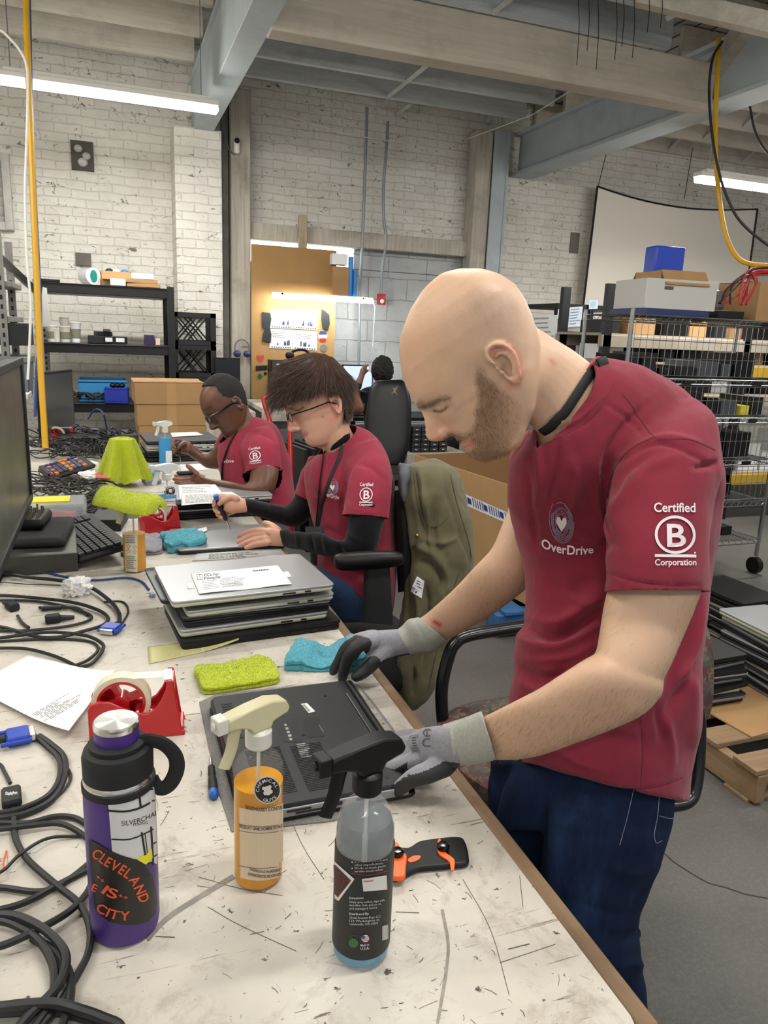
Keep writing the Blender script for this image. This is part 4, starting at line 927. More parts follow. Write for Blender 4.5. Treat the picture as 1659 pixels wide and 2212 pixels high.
def logoHeart(b,parent,c,rx,ry,rot,wq,wd='OverDrive',offs=.0012):
    D=Decal(b,offs); rr=random.Random(5)
    for k in range(9):
        f=.35+.65*k/8
        for j in range(4):
            a0=rr.uniform(0,6.28); L=rr.uniform(1.0,2.6); pts=[]
            for i in range(14):
                a=a0+L*i/13; x,y=rx*f*math.cos(a),ry*f*math.sin(a); pts.append((c[0]+x*math.cos(rot)-y*math.sin(rot),c[1]+x*math.sin(rot)+y*math.cos(rot)))
            D.line(pts,rx*.055)
    D.obj('chest_rings',M('shirt_print_grey','#857e94',.8),parent)
    D=Decal(b,offs*1.4); h=[(0,-.05),(.12,-.22),(.3,-.22),(.36,-.05),(.28,.12),(0,.42),(-.28,.12),(-.36,-.05),(-.3,-.22),(-.12,-.22)]
    D.poly([(c[0]+x*rx*1.25,c[1]+y*ry*1.05+x*rx*.15) for x,y in h]); D.text(wd,None,True,fn=wq); D.obj('chest_print',M('shirt_print','#dcd3d4',.8),parent)
def hairfield(me,n,mask,dirf,L,r0,seed,curl=.25,grav=0,segs=3):
    """hairs rooted on a surface where mask(point) > random"""
    rr=random.Random(seed); me.calc_loop_triangles(); tr=me.loop_triangles; ar=[t.area for t in tr]; ch=rr.choices(range(len(tr)),ar,k=n); P_=[];D_=[]
    for i in ch:
        t=tr[i]; a,b=rr.random(),rr.random()
        if a+b>1: a,b=1-a,1-b
        v=[me.vertices[j].co for j in t.vertices]; p=v[0]*(1-a-b)+v[1]*a+v[2]*b; nn=Vector(t.normal)
        if rr.random()<mask(p): P_.append(p+nn*0); D_.append(dirf(p,nn))
    return strands(MB(),P_,D_,L,r0,seed,curl,grav,segs)
def inpoly(x,y,poly):
    c=False; n=len(poly); j=n-1
    for i in range(n):
        if (poly[i][1]>y)!=(poly[j][1]>y) and x<(poly[j][0]-poly[i][0])*(y-poly[i][1])/(poly[j][1]-poly[i][1]+1e-9)+poly[i][0]: c=not c
        j=i
    return c
# ---------------------------------------------------------------- standing person
ST=thing('person','bald bearded person in a red t-shirt and grey work gloves standing bent over the bench','person',(.80,.98,0))
A1=0.96; h1=Head((1085,800),0,A1,A1/F*1.0)
# face direction: photo (-.84,-.54)
def setdir(h,E,fx,fy,d,k,yaw=0,roll=0):
    view=ray(*E).normalized(); rx=RW@Vector((1,0,0)); rx=(rx-view*rx.dot(view)).normalized(); ry=rx.cross(view); 
    f=(rx*fx+ry*fy).normalized(); up=(rx*(fy)-ry*(fx)).normalized()
    if up.dot(ry)<0: up=-up
    side=-view; q=Matrix.Rotation(yaw,3,up); f=q@f; side=q@side; q=Matrix.Rotation(roll,3,f); up=q@up; side=q@side
    h.f,h.u,h.s,h.k,h.O=f,up,side,k,P(E[0],E[1],d)
setdir(h1,(1085,800),-.84,-.54,A1+.03,A1/F*.985)
mb=MB(); h1.skull(mb,ws=.98); h1.nose(mb); h1.lips(mb); h1.ears(mb)
# neck and upper chest under the collar
loft(mb,[(1090,940,1150,700,1.0,.050),(1125,905,1195,730,1.01,.055),(1150,925,1250,765,1.04,.062),(1165,1000,1330,830,1.08,.08)],5,32)
loft(mb,[(1170,935,1250,880,1.04,.05),(1170,1000,1420,960,1.12,.08),(1190,1100,1400,1100,1.15,.08)],3,20)
# near arm: upper arm, elbow, forearm, wrist
loft(mb,[(1350,1120,1530,1120,1.0,.05),(1322,1240,1520,1255,.985,.055),(1306,1300,1500,1320,.975,.054),(1296,1360,1478,1372,.965,.052),(1286,1410,1452,1432,.955,.050),(1262,1440,1430,1475,.95,.050)],4,32,e=2.15)
loft(mb,[(1320,1395,1425,1440,.955,.040),(1262,1425,1432,1492,.945,.047),(1215,1455,1395,1540,.95,.048),(1165,1487,1325,1575,.965,.046),(1115,1513,1240,1607,.985,.042),(1070,1536,1165,1633,1.01,.036),(1035,1552,1100,1642,1.04,.032),(990,1565,1040,1640,1.07,.03),(960,1570,985,1640,1.10,.028)],4,32,e=2.1)
limb(mb,[(1414,1462,.95,40),(1406,1492,.945,48),(1390,1506,.95,40)],3,14)
# far arm
loft(mb,[(1105,1010,1190,1010,1.32,.05),(1100,1090,1200,1110,1.31,.05),(1082,1140,1190,1190,1.30,.049),(1062,1185,1160,1248,1.30,.047),(1025,1225,1115,1290,1.32,.044),(985,1268,1060,1330,1.36,.038),(945,1305,1000,1365,1.40,.033),(915,1330,960,1385,1.43,.030),(890,1345,925,1395,1.44,.03)],4,28,e=2.1)
me=fuse(mb,.0024,2,.5)
relax(me,[(1150,690),(1140,760),(1135,830),(1120,900)],26,30,lambda x,y,d:(x>1128)|(y>850)); relax(me,[(1160,700),(1140,720)],22,25)
h1.sculpt(me,FACE_B)
body1=me
face=[ # regions of real colour: scalp stubble, cheeks, lips, ears, brow, beard shadow
 ([(1060,650),(1090,690),(1075,750),(1030,790)],38,'#a38d7d',.30,.2),([(1030,700),(1060,640),(1100,650)],42,'#a38d7d',.28,.2),([(1110,690),(1125,740)],30,'#b59a86',.25,0),
 ([(890,700),(900,790)],45,'#d3a98c',.5,0),([(935,930),(955,940)],22,'#c98d7b',.6,0),([(960,905),(990,930)],24,'#c79a80',.35,0),
 ([(996,972),(1008,964),(1018,960)],7,'#b5655c',.9,0),([(990,958),(1006,955),(1017,953)],3.5,'#a05f55',.6,0),
 ([(1062,765),(1085,746),(1112,760),(1122,790),(1120,815),(1100,836)],10,'#c97f70',.6,0),([(1085,800),(1088,790)],7,'#8a5b4b',.5,0),
 ([(893,884),(925,876),(950,864),(968,861)],6.5,'#5b4738',.75,.5),([(912,881),(945,870)],5,'#55412f',.5,.5),
 ([(938,887),(950,889),(960,884),(966,878)],3.4,'#2e211b',.95,0),([(950,876),(972,874)],8,'#a5816d',.45,0),
 ([(1192,780),(1196,786)],6,'#c4705f',.5,0),([(962,950),(972,957)],4,'#8b5548',.4,0),
 ([(1450,1280),(1400,1420),(1420,1480)],40,'#c0a084',.5,.2),([(1130,1560),(1250,1530),(1350,1450)],55,'#b4937a',.4,.3),([(1300,1340),(1340,1390)],30,'#d0b394',.4,0),
 ([(960,1350),(1040,1300)],26,'#bd9580',.5,.2),([(1060,1220),(1100,1180)],30,'#d5b29b',.4,0),([(938,1343),(950,1350)],5,'#b02a33',.9,0)]
BP=[(1031,790),(1044,796),(1052,816),(1082,842),(1109,856),(1124,876),(1127,904),(1121,925),(1106,949),(1093,985),(1055,1000),(1016,984),(1007,978),(1025,963),(1013,950),(998,953),(983,962),(960,950),(977,936),(1001,939),(1019,930),(1029,910),(1026,890),(1035,861),(1027,819)]
BPc=BP+[BP[0]]
def bsoft(x,y,sft=7):
    d,_=segdist(x,y,BPc); ins=np.array([inpoly(a,b,BP) for a,b in zip(x,y)]); sd=np.where(ins,d,-d); k=np.clip(.5+sd/(2*sft),0,1); return k*np.clip(1-(x-1062)/80,.35,1)*np.clip((y-785)/40+.2,.2,1)
beard_px=[(1028,800),(1040,800),(1050,830),(1068,850),(1088,870),(1110,900),(1125,940),(1118,975),(1095,997),(1055,1000),(1012,982),(1004,974),(1018,966),(1020,955),(1005,950),(985,960),(968,955),(962,946),(985,940),(1003,938),(1030,925),(1035,890),(1040,860)]
paint(me,'#cba78c',face)
# beard stubble tone under the hairs
V=co(me); x,y,d=projN(V); ca=me.color_attributes['Col']; arr=np.empty(len(V)*4); ca.data.foreach_get('color',arr); arr=arr.reshape(-1,4)
bc=np.array(lin('#7b5d45')); k=np.zeros(len(V)); mm=(y>780)&(d<1.12)&(x>940)&(x<1150); k[mm]=.72*bsoft(x[mm],y[mm]); k=np.maximum(k,.6*np.exp(-(segdist(x,y,cat([(966,949),(985,945),(1003,944),(1018,942)],4))[0]/6)**2)); k=np.maximum(k,.6*np.exp(-(segdist(x,y,[(1008,980),(1030,990),(1055,990)])[0]/9)**2)); lip=np.exp(-(segdist(x,y,[(996,970),(1014,962)])[0]/7)**2); k=k*(1-.95*lip)
arr=arr*(1-k[:,None])+bc*k[:,None]; arr[:,3]=1; ca.data.foreach_set('color',arr.ravel())
Bo=person_mesh('body',me,SKIN1,ST)
def wme(o):  # world-space bvh of a child
    return bvh(o)
def bmask(p):
    x,y,d=proj(p)
    if y<785 or y>1003 or d>1.2 or x>1130: return 0
    a_=abs(y-(946-(x-966)*.04)) if 962<x<1018 else 99
    return max(float(bsoft(np.array([x]),np.array([y]),5)[0]),.9*math.exp(-(a_/5)**2))
off=Vector(ST.location)
tmp=me.copy(); tmp.transform(Matrix.Translation(off)); 
def bdir(p,n): return (n*.5-h1.u*1.0+h1.f*.25)
hm=hairfield(tmp,110000,bmask,bdir,.006,.00014,3,curl=.5,segs=2)
BH=M('beard_hair','#6a4e38',.6); o=obj('beard',hm,BH,ST,world=True,smooth=False,fixn=False)
def browmask(p):
    x,y,d=proj(p)
    if d>1.1: return 0
    return math.exp(-(float(segdist(np.array([x]),np.array([y]),cat([(893,884),(925,877),(950,866),(966,862)],4))[0][0])/4.5)**2)
hb=hairfield(tmp,30000,browmask,lambda p,n:n*.4-h1.f*.6+h1.s*.6,.006,.00014,5,.4); hb2=hairfield(tmp,12000,lambda p:(proj(p)[2]<1.1)*math.exp(-(float(segdist(np.array([proj(p)[0]]),np.array([proj(p)[1]]),[(940,888),(952,890),(964,882)])[0][0])/2)**2),lambda p,n:n*.6-h1.u*.6+h1.f*.5,.005,.00014,6,.2); hb.add(hb2.v,hb2.f); obj('eyebrow',hb,M('brow_hair','#3d2c20',.6),ST,world=True,smooth=False,fixn=False)
def armmask(p):
    x,y,d=proj(p)
    if y<1230 or x<915: return 0
    if d<1.12: return .85 if (y>1400 or x>1400) else .35
    return .4
def armdir(p,n):
    return n*.35+(P(1040,1620,1.02)-p).normalized()*.8+Vector((0,0,-.5))
ha=hairfield(tmp,16000,armmask,armdir,.012,.00010,8,.35,.1,3); obj('arm_hair',ha,M('arm_hair','#5a4636',.6),ST,world=True,smooth=False,fixn=False)
mb=MB(); c=P(1098,750,.93); mb.rings([[c+(h1.u*math.cos(a)+h1.s*math.sin(a))*.005+(h1.u*math.cos(a)+h1.s*math.sin(a))*.0008*math.cos(b)+h1.f*.0008*math.sin(b) for b in np.linspace(0,2*PI,6,endpoint=False)] for a in np.linspace(0,2*PI,16)],cap=False); obj('earring',mb,STEEL,ST,world=True)
# shirt
mb=MB()
loft(mb,[(1150,925,1290,768,1.06,.075),(1128,965,1400,800,1.10,.12),(1104,1010,1480,850,1.13,.155),(1100,1080,1545,930,1.15,.165),(1112,1150,1556,1050,1.185,.150),(1132,1220,1546,1180,1.205,.145),(1140,1290,1530,1300,1.21,.145),(1134,1345,1520,1400,1.21,.150),(1116,1395,1514,1480,1.19,.150),(1112,1450,1510,1560,1.19,.152),(1104,1510,1500,1640,1.20,.155),(1112,1590,1494,1690,1.20,.162),(1130,1650,1490,1735,1.20,.162)],5,44,e=2.35)
# near sleeve
loft(mb,[(1330,890,1500,860,1.08,.06),(1320,960,1545,900,1.05,.085),(1312,1040,1556,980,1.02,.088),(1310,1120,1545,1080,1.0,.084),(1311,1200,1533,1180,.975,.070),(1311,1260,1531,1270,.965,.064),(1309,1330,1520,1350,.96,.06)],4,32,e=2.3)
# far sleeve
loft(mb,[(1140,930,1230,960,1.22,.06),(1100,990,1200,1000,1.30,.07),(1098,1050,1200,1070,1.32,.068),(1097,1098,1192,1120,1.32,.066),(1095,1140,1185,1165,1.32,.064)],4,26)
me=fuse(mb,.0033,5,.5)
folds(me,[(a,b,c*1.45) for a,b,c in [([(1400,870),(1330,950),(1310,1010),(1305,1090),(1330,1180)],9,-.006),([(1295,1010),(1298,1090),(1318,1160)],10,.004),([(1330,1000),(1420,960),(1500,985),(1540,1010)],6,-.003),([(1345,985),(1430,945),(1520,960)],9,.003),
 ([(1310,870),(1360,905),(1395,950)],4,-.0018),([(1240,1000),(1245,1060),(1225,1130)],10,.003),([(1205,960),(1195,1040),(1180,1100)],9,-.004),([(1160,960),(1165,1040),(1150,1110)],8,.004),([(1330,1160),(1290,1190),(1230,1160)],12,-.004),
 ([(1140,1350),(1180,1375),(1240,1360),(1300,1310)],12,-.011),([(1120,1375),(1160,1395),(1220,1395),(1290,1350)],12,.009),([(1150,1330),(1190,1345),(1250,1320),(1310,1270)],14,.006),([(1120,1440),(1170,1470),(1230,1450)],12,-.007),([(1130,1480),(1200,1500),(1260,1470)],12,.005),([(1150,1425),(1230,1420),(1290,1390)],10,.004),
 ([(1440,1500),(1480,1380),(1510,1280)],12,-.008),([(1470,1480),(1500,1380),(1525,1280)],9,.007),([(1430,1560),(1470,1500),(1500,1440)],12,-.006),([(1380,1560),(1390,1620),(1385,1690)],6,-.0015),([(1440,1540),(1450,1600),(1450,1660)],10,.004),([(1420,1530),(1430,1600)],8,-.004),
 ([(1200,1620),(1250,1650),(1320,1670)],10,.003),([(1310,1235),(1370,1255),(1450,1265),(1525,1262)],3,-.0016),([(1180,1668),(1260,1690),(1340,1705),(1420,1700),(1480,1675)],3.2,-.0016),([(1100,1075),(1140,1082)],3,-.0015),
 ([(1310,1130),(1340,1080),(1400,1010),(1470,985)],14,.004),([(1550,990),(1565,1080),(1560,1180)],12,.005),([(1500,1010),(1550,1000)],7,-.006),([(1175,1240),(1230,1270),(1290,1250)],22,-.005),([(1165,938),(1250,905),(1310,850)],5,.0022),([(1180,948),(1262,915),(1330,860)],3,-.0014),([(1140,1010),(1150,1100),(1160,1190)],7,-.003),([(1200,1250),(1260,1300),(1330,1290)],12,.005),([(1480,1440),(1500,1500),(1495,1600)],12,.005),([(1240,1500),(1300,1560),(1380,1580)],14,.004),([(1330,1080),(1350,1020),(1420,975)],8,-.003)]])
wrinkle(me,9,.004); wrinkle(me,22,.0022); wrinkle(me,38,.0008,seed=9)
# neck opening, cuffs, hem
cutplane(me,P(1210,840,1.03),P(1150,780,1.0)-P(1225,870,1.06),.125)
cutplane(me,P(1415,1278,.965),P(1416,1330,.96)-P(1413,1270,.965),.125,1.045)
cutplane(me,P(1140,1100,1.32),P(1134,1140,1.32)-P(1141,1090,1.32),.07)
cutplane(me,P(1330,1695,1.2),P(1322,1790,1.17)-P(1330,1700,1.15),.30)
S1=person_mesh('shirt',me,SHIRT,ST); md=S1.modifiers.new('th','SOLIDIFY'); md.thickness=.003; md.offset=-1
sb=bvh(S1)
D=Decal(sb,.0007)
for p_ in ([(1345,852),(1362,872),(1383,905),(1413,944),(1439,948),(1490,949),(1545,972)],[(1413,944),(1365,968),(1330,1010),(1312,1070),(1308,1120),(1318,1152)],[(1172,962),(1262,915),(1305,868),(1325,832)],[(1384,1540),(1388,1620),(1384,1700)],[(1312,1236),(1370,1254),(1450,1264),(1524,1262)],[(1190,1668),(1260,1690),(1340,1704),(1420,1700),(1475,1678)]): D.line(p_,1.6,sub=5)
D.obj('seam',M('shirt_seam','#64202f',.9),S1)
logoB(sb,S1,[(1412,1086),(1500,1086),(1502,1221),(1414,1221)],.0016)
logoHeart(sb,S1,(1213,1126),26,46,-.12,lambda u,v:(1171+110*u,1181+22*u*1.0-8*u*u*1.0+(6*math.sin(PI*u))-v*(21-2*u)),offs=.0016)
mb=MB(); lan=cat([(1310,783),(1290,790),(1268,815),(1245,850),(1222,885),(1198,915),(1172,933)],5); bb=bvh([Bo,S1]); pts=[cast(bb,p[0],p[1],.0025) for p in lan]; pts=[p for p in pts if p is not None]
mb.tube(pts,.0075,8,flat=.22,upv=-ray(1240,850)); obj('lanyard',mb,M('black_webbing','#101011',.7),ST,world=True)
# jeans: pelvis, near leg, far leg
mb=MB()
loft(mb,[(1150,1600,1450,1640,1.22,.11),(1110,1660,1455,1680,1.22,.115),(1080,1720,1455,1740,1.22,.12),(1070,1790,1448,1800,1.23,.12)],3,36,e=2.3)
loft(mb,[(1200,1650,1455,1655,1.18,.07),(1176,1740,1458,1750,1.165,.092),(1170,1830,1440,1830,1.16,.10),(1172,1920,1405,1920,1.18,.095),(1180,2010,1382,2000,1.20,.09),(1190,2100,1388,2090,1.22,.085),(1195,2200,1402,2200,1.26,.08),(1205,2420,1400,2420,1.33,.075),(1220,2700,1370,2700,1.42,.062),(1240,2900,1370,2900,1.48,.055)],4,32,e=2.2)
loft(mb,[(1060,1640,1280,1660,1.30,.09),(1056,1740,1250,1750,1.34,.095),(1056,1850,1250,1850,1.36,.09),(1070,1980,1250,1980,1.38,.085),(1090,2150,1250,2150,1.42,.08),(1120,2400,1250,2400,1.5,.07),(1150,2600,1260,2600,1.57,.058)],4,30,e=2.2)
me=fuse(mb,.005,3,.5)
folds(me,[([(1190,1700),(1230,1730),(1300,1740)],8,-.004),([(1180,1760),(1240,1790),(1330,1780)],9,.003),([(1430,1700),(1410,1780),(1415,1850)],3,-.002),([(1370,1710),(1350,1790),(1340,1860)],3,-.002),([(1390,2010),(1350,2030),(1300,2020)],10,-.005),([(1400,2090),(1360,2080),(1320,2100)],9,.005),([(1180,1690),(1175,1780),(1178,1860)],8,-.005),([(1300,1870),(1380,1890),(1430,1860)],14,.004),([(1250,1950),(1330,1980),(1390,1970)],12,-.004),([(1060,1760),(1100,1800),(1160,1810)],9,.003)])
wrinkle(me,11,.004,(1,1,1.6),3)
J1=person_mesh('jeans',me,DENIM,ST)
jb=bvh(J1); D=Decal(jb,.0008); ST_=M('stitching','#8e8fa0',.8)
for p in ([(1368,1706),(1356,1760),(1345,1800),(1338,1825)],[(1425,1700),(1420,1760),(1413,1800),(1417,1820),(1430,1815)],[(1423,1762),(1450,1768),(1462,1758)]): D.line(p,1.3,sub=4)
D.obj('stitching',ST_,J1)
# shoes (behind the bench)
for x,y in ((.70,.86),(.82,1.12)):
    mb=MB(); mb.rings([[Vector((x+dx+.5*l*math.cos(a)-.06,y+wd*math.sin(a),z)) for a in np.linspace(0,2*PI,20,endpoint=False)] for z,l,wd,dx in ((0,.28,.05,0),(.03,.285,.052,0),(.06,.25,.045,.01),(.09,.16,.04,.05),(.12,.12,.038,.07))]); obj('shoe',mb,BLK,ST,world=True)
# gloves: cuff, hand, palm coating and five fingers each
GLOVE=M('glove_knit','#8f8d96',.9,var=.25,vs=220,bump=.4,bs=900,bd=.001,sheen=.2); GCUFF=M('glove_cuff','#a3a59d',.9,var=.2,vs=260,bump=.4,bs=900,bd=.001); GCOAT=M('glove_coating','#232325',.55,bump=.2,bs=200,bd=.001)
def glove(cuff,hand,fingers,coatf,label,folds_=(),vox=.0019):
    mb=MB(); loft(mb,cuff,5,30,e=2.1); me=fuse(mb,.0025,2); folds(me,[(f[0],f[1],f[2]) for f in folds_]); wrinkle(me,60,.0006)
    g=person_mesh('glove_cuff',me,GCUFF,ST)
    mb=MB(); loft(mb,hand,5,30,e=2.2)
    for f in fingers: limb(mb,f,5,14)
    me=fuse(mb,vox,2,.5); wrinkle(me,70,.0006)
    V=co(me); N=vn(me); x,y,d=projN(V); me.materials.clear()
    o=person_mesh('glove',me,GLOVE,ST); o.data.materials.append(GCOAT); o['label']=label
    for p in o.data.polygons:
        k=p.vertices; px_=float(np.mean(x[list(k)])); py_=float(np.mean(y[list(k)])); nz=RWi@p.normal
        if coatf(px_,py_,nz,float(np.mean(d[list(k)]))): p.material_index=1
    return o
# near (left) hand pressing on the laptop edge
def coat1(x,y,n,d):
    ln=np.interp(x,[830,880,900,960,1010,1060],[1722,1668,1652,1645,1650,1640])
    if x<905 and y<1632+ (905-x)*.25: return n.y<-.35
    if x<880: return y>1640+(880-x)*.62+(6 if y<1700 else 0) and n.y<.45
    return y>ln and n.y<.55
g1=glove([(1040,1535,1072,1642,1.035,.040),(1008,1548,1030,1652,1.06,.039),(978,1558,992,1655,1.085,.037),(955,1565,962,1652,1.10,.034)],
 [(985,1562,995,1655,1.08,.033),(945,1568,962,1665,1.10,.033),(915,1572,938,1688,1.12,.030),(890,1584,915,1690,1.135,.026),(875,1600,895,1672,1.15,.020)],
 [[(960,1650,1.09,56),(925,1668,1.08,48),(893,1680,1.08,40),(866,1700,1.09,33),(848,1716,1.10,26)],          # thumb
  [(905,1640,1.12,44),(872,1650,1.13,34),(838,1657,1.14,29),(810,1668,1.15,26),(795,1678,1.15,22)],
  [(905,1622,1.13,40),(872,1626,1.145,32),(842,1632,1.16,27),(815,1642,1.17,25),(798,1652,1.17,21)],
  [(905,1606,1.145,38),(872,1606,1.165,30),(845,1610,1.18,26),(822,1620,1.185,23)],
  [(905,1592,1.16,34),(878,1588,1.18,27),(856,1592,1.19,23),(840,1600,1.195,20)]],coat1,'grey knit glove with dark grey coated palm, pressed on the black laptop',[([(1010,1560),(1012,1650)],3,-.001),([(972,1565),(985,1650)],3,.002)])
gb=bvh(g1); D=Decal(gb,.0008); D.line([(935,1592),(924,1590),(915,1600),(918,1612),(928,1615)],2.2,sub=4); D.line([(936,1586),(924,1580),(920,1588)],.1)
D=Decal(gb,.0008); D.line([(930,1611),(918,1611),(914,1603),(920,1596),(929,1597)],2.4,sub=3); D.line([(930,1589),(920,1590),(915,1583),(921,1576),(932,1577)],2.4,sub=3); D.line([(923,1589),(923,1579)],2); D.line([(887,1590),(903,1588),(907,1625),(892,1628)],1.2,True); D.text('BRAND'.lower()[:0]+'KNIT',[(0,0),(1,0),(1,1),(0,1)]) if False else None
D.greek([(890,1592),(901,1591),(904,1624),(894,1626)],6,2,.5); D.obj('print',M('glove_print','#4c4b52',.8),g1)
# far (right) hand pinching the laptop corner
F2=[[(782,1396),(760,1408),(748,1432),(742,1455),(739,1470)],[(772,1388),(748,1402),(732,1428),(718,1452)],[(780,1388),(760,1402),(736,1446)],[(790,1390),(762,1422)],[(806,1434),(795,1444),(768,1462)]]
def coat2(x,y,n,d):
    X_,Y_=np.array([x]),np.array([y])
    if any(float(segdist(X_,Y_,f)[0][0])<w_ for f,w_ in zip(F2,(19,16,14,13,17))): return True
    ln=np.interp(x,[770,800,830,860,900],[1462,1448,1425,1415,1408]); return y>ln
g2=glove([(905,1333,968,1386,1.42,.036),(882,1338,935,1408,1.43,.040),(868,1352,905,1412,1.44,.036),(855,1362,885,1415,1.44,.033)],
 [(880,1358,898,1412,1.44,.031),(845,1360,865,1418,1.44,.030),(812,1362,835,1425,1.44,.028),(785,1366,812,1425,1.44,.026),(768,1378,795,1420,1.44,.022)],
 [[(838,1400,1.43,44),(812,1424,1.42,36),(795,1442,1.42,31),(780,1455,1.42,28),(770,1461,1.42,24)],
  [(805,1385,1.42,38),(780,1392,1.41,32),(760,1408,1.41,29),(748,1432,1.42,26),(742,1455,1.43,23),(739,1468,1.43,19)],
  [(800,1378,1.445,36),(770,1384,1.445,30),(748,1402,1.45,27),(732,1428,1.46,24),(720,1450,1.47,20)],
  [(805,1376,1.46,34),(778,1384,1.47,28),(760,1402,1.48,25),(745,1425,1.485,22),(736,1444,1.49,18)],
  [(812,1376,1.475,30),(790,1386,1.49,25),(774,1402,1.495,22),(762,1420,1.50,19)]],coat2,'grey knit glove with black fingertips, pinching the far corner of the laptop',[([(895,1335),(925,1400)],4,-.002)])
# ---------------------------------------------------------------- seated person with brown hair
def facepaint(h,dark,lip,lid):
    q=lambda *a:proj(h.p(*a))[:2]
    return [([q(165,-82,0),q(160,-84,14),q(150,-86,28)],2.6*h.k*1600/proj(h.O)[2]*3.2,lip,.85,0),([q(163,-91,0),q(152,-89,26)],1.6*h.k*1600/proj(h.O)[2]*1.6,dark,.6,0),([q(209,52,14),q(206,57,34),q(188,52,60)],5.5*h.k*1600/proj(h.O)[2],dark,.75,.3),([q(192,22,26),q(186,18,42),q(174,24,58)],3.4*h.k*1600/proj(h.O)[2],dark,.9,0),([q(192,34,30),q(178,34,55)],6*h.k*1600/proj(h.O)[2],lid,.4,0)]
def skinP(strokes,base_c,me): return paint(me,base_c,strokes)
M2=thing('person','brown-haired person with thin glasses, red t-shirt over black sleeves, sitting and using a screwdriver','person',(.72,2.0,0))
k2=A1/F*.985*1.0; E2=(710,882); h2=Head(E2,0,2.08,k2); setdir(h2,E2,-.955,-.30,2.10,k2*.98,yaw=R(-14))
if (RWi@h2.f).z<0: setdir(h2,E2,-.955,-.30,2.10,k2*.98,yaw=R(14))
mb=MB(); h2.skull(mb,ws=.95,fs=.97); h2.nose(mb,.85); h2.lips(mb); h2.ears(mb)
loft(mb,[(680,925,740,880,2.11,.05),(690,950,752,915,2.12,.055),(700,985,770,950,2.14,.06),(705,1020,800,990,2.16,.08)],4,24)
me=fuse(mb,.0032,1,.5); h2.sculpt(me,FACE_B)
paint(me,'#c99a84',facepaint(h2,'#35241d','#b0655c','#b58b76')+[([(640,905),(628,918)],7,'#c4806f',.5,0),([(668,890),(690,925)],18,'#cf9f88',.5,0),([(645,944),(655,942)],4,'#a85f58',.8,0),([(704,880),(712,872),(724,890),(716,912)],6,'#cf8674',.6,0),([(625,866),(640,862),(660,864)],3.5,'#4e372b',.7,0),([(632,884),(644,886),(655,880)],2.6,'#2e201b',.9,0),([(640,878),(652,874)],5,'#a87c66',.5,0),([(633,934),(650,938)],3,'#a04f4a',.9,0),([(632,928),(650,932)],2,'#8f4a44',.6,0),([(697,900),(698,901)],2,'#5b3a30',.8,0)])
person_mesh('body',me,SKIN1,M2)
# hair: mop of swept locks
HAIR=M('brown_hair','#543e32',.5,var=.35,vs=60,spec=.4)
def hm2(h,tabs=None):
    mb=MB(); h.skull(mb,ws=1.0,grow=15,vmin=-75)
    mb.ball(h.p(35,150,0),(h.k*150,h.k*134,h.k*132),28,18,Matrix((h.f,h.u,h.s)).transposed())
    mb.ball(h.p(-42,80,0),(h.k*84,h.k*120,h.k*118),24,16,Matrix((h.f,h.u,h.s)).transposed())
    mb.ball(h.p(130,130,0),(h.k*88,h.k*80,h.k*105),24,16,Matrix((h.f,h.u,h.s)).transposed())
    mb.ball(h.p(178,118,10),(h.k*56,h.k*44,h.k*80),20,12,Matrix((h.f,h.u,h.s)).transposed())
    mb.ball(h.p(-62,0,0),(h.k*45,h.k*75,h.k*88),20,12,Matrix((h.f,h.u,h.s)).transposed())
    return mb
me=fuse(hm2(h2),.006,3); V=co(me); u,v,w=h2.loc(V)
# clear the face and the ear
bm=bmesh.new(); bm.from_mesh(me)
bm.verts.ensure_lookup_table(); kill=[bm.verts[i] for i in range(len(V)) if ((v[i]<78-(u[i]-40)*.05 and u[i]>22) or (v[i]<45 and abs(w[i])>70 and -38<u[i]<=22) or (v[i]<-75) or (v[i]<30 and u[i]>10))]
bmesh.ops.delete(bm,geom=kill,context='VERTS'); bm.to_mesh(me); bm.free(); wrinkle(me,45,.004,(1,1,.4)); 
cap2=person_mesh('hair',me,M('brown_hair_under','#3a2a22',.9,spec=.1),M2)
tm=me.copy(); tm.transform(Matrix.Translation(Vector(M2.location)))
def hd2(p,n):
    l=(p-h2.O); u_=l.dot(h2.f)/h2.k; v_=l.dot(h2.u)/h2.k
    t_=min(1,max(0,(u_+60)/110)); t_=t_*t_*(3-2*t_); tv=min(1,max(0,(v_-110)/90)); fwd=h2.f*(-.05+1.05*t_)-h2.u*(1.05-.7*tv*t_)+h2.s*.12*math.sin(u_*.09+v_*.05); return n*.28+fwd
lowm=lambda p:1 if (p-h2.O).dot(h2.u)/h2.k<105 else 0
hs=hairfield(tm,17000,lambda p:1-lowm(p),hd2,.05,.00042,12,.14,.02,5); h_b=hairfield(tm,9000,lambda p:lowm(p),hd2,.019,.00042,13,.14,.02,4); hs.add(h_b.v,h_b.f); lk=obj('hair_strands',hs,HAIR,M2,world=True,smooth=False,fixn=False); lk['kind']='stuff'
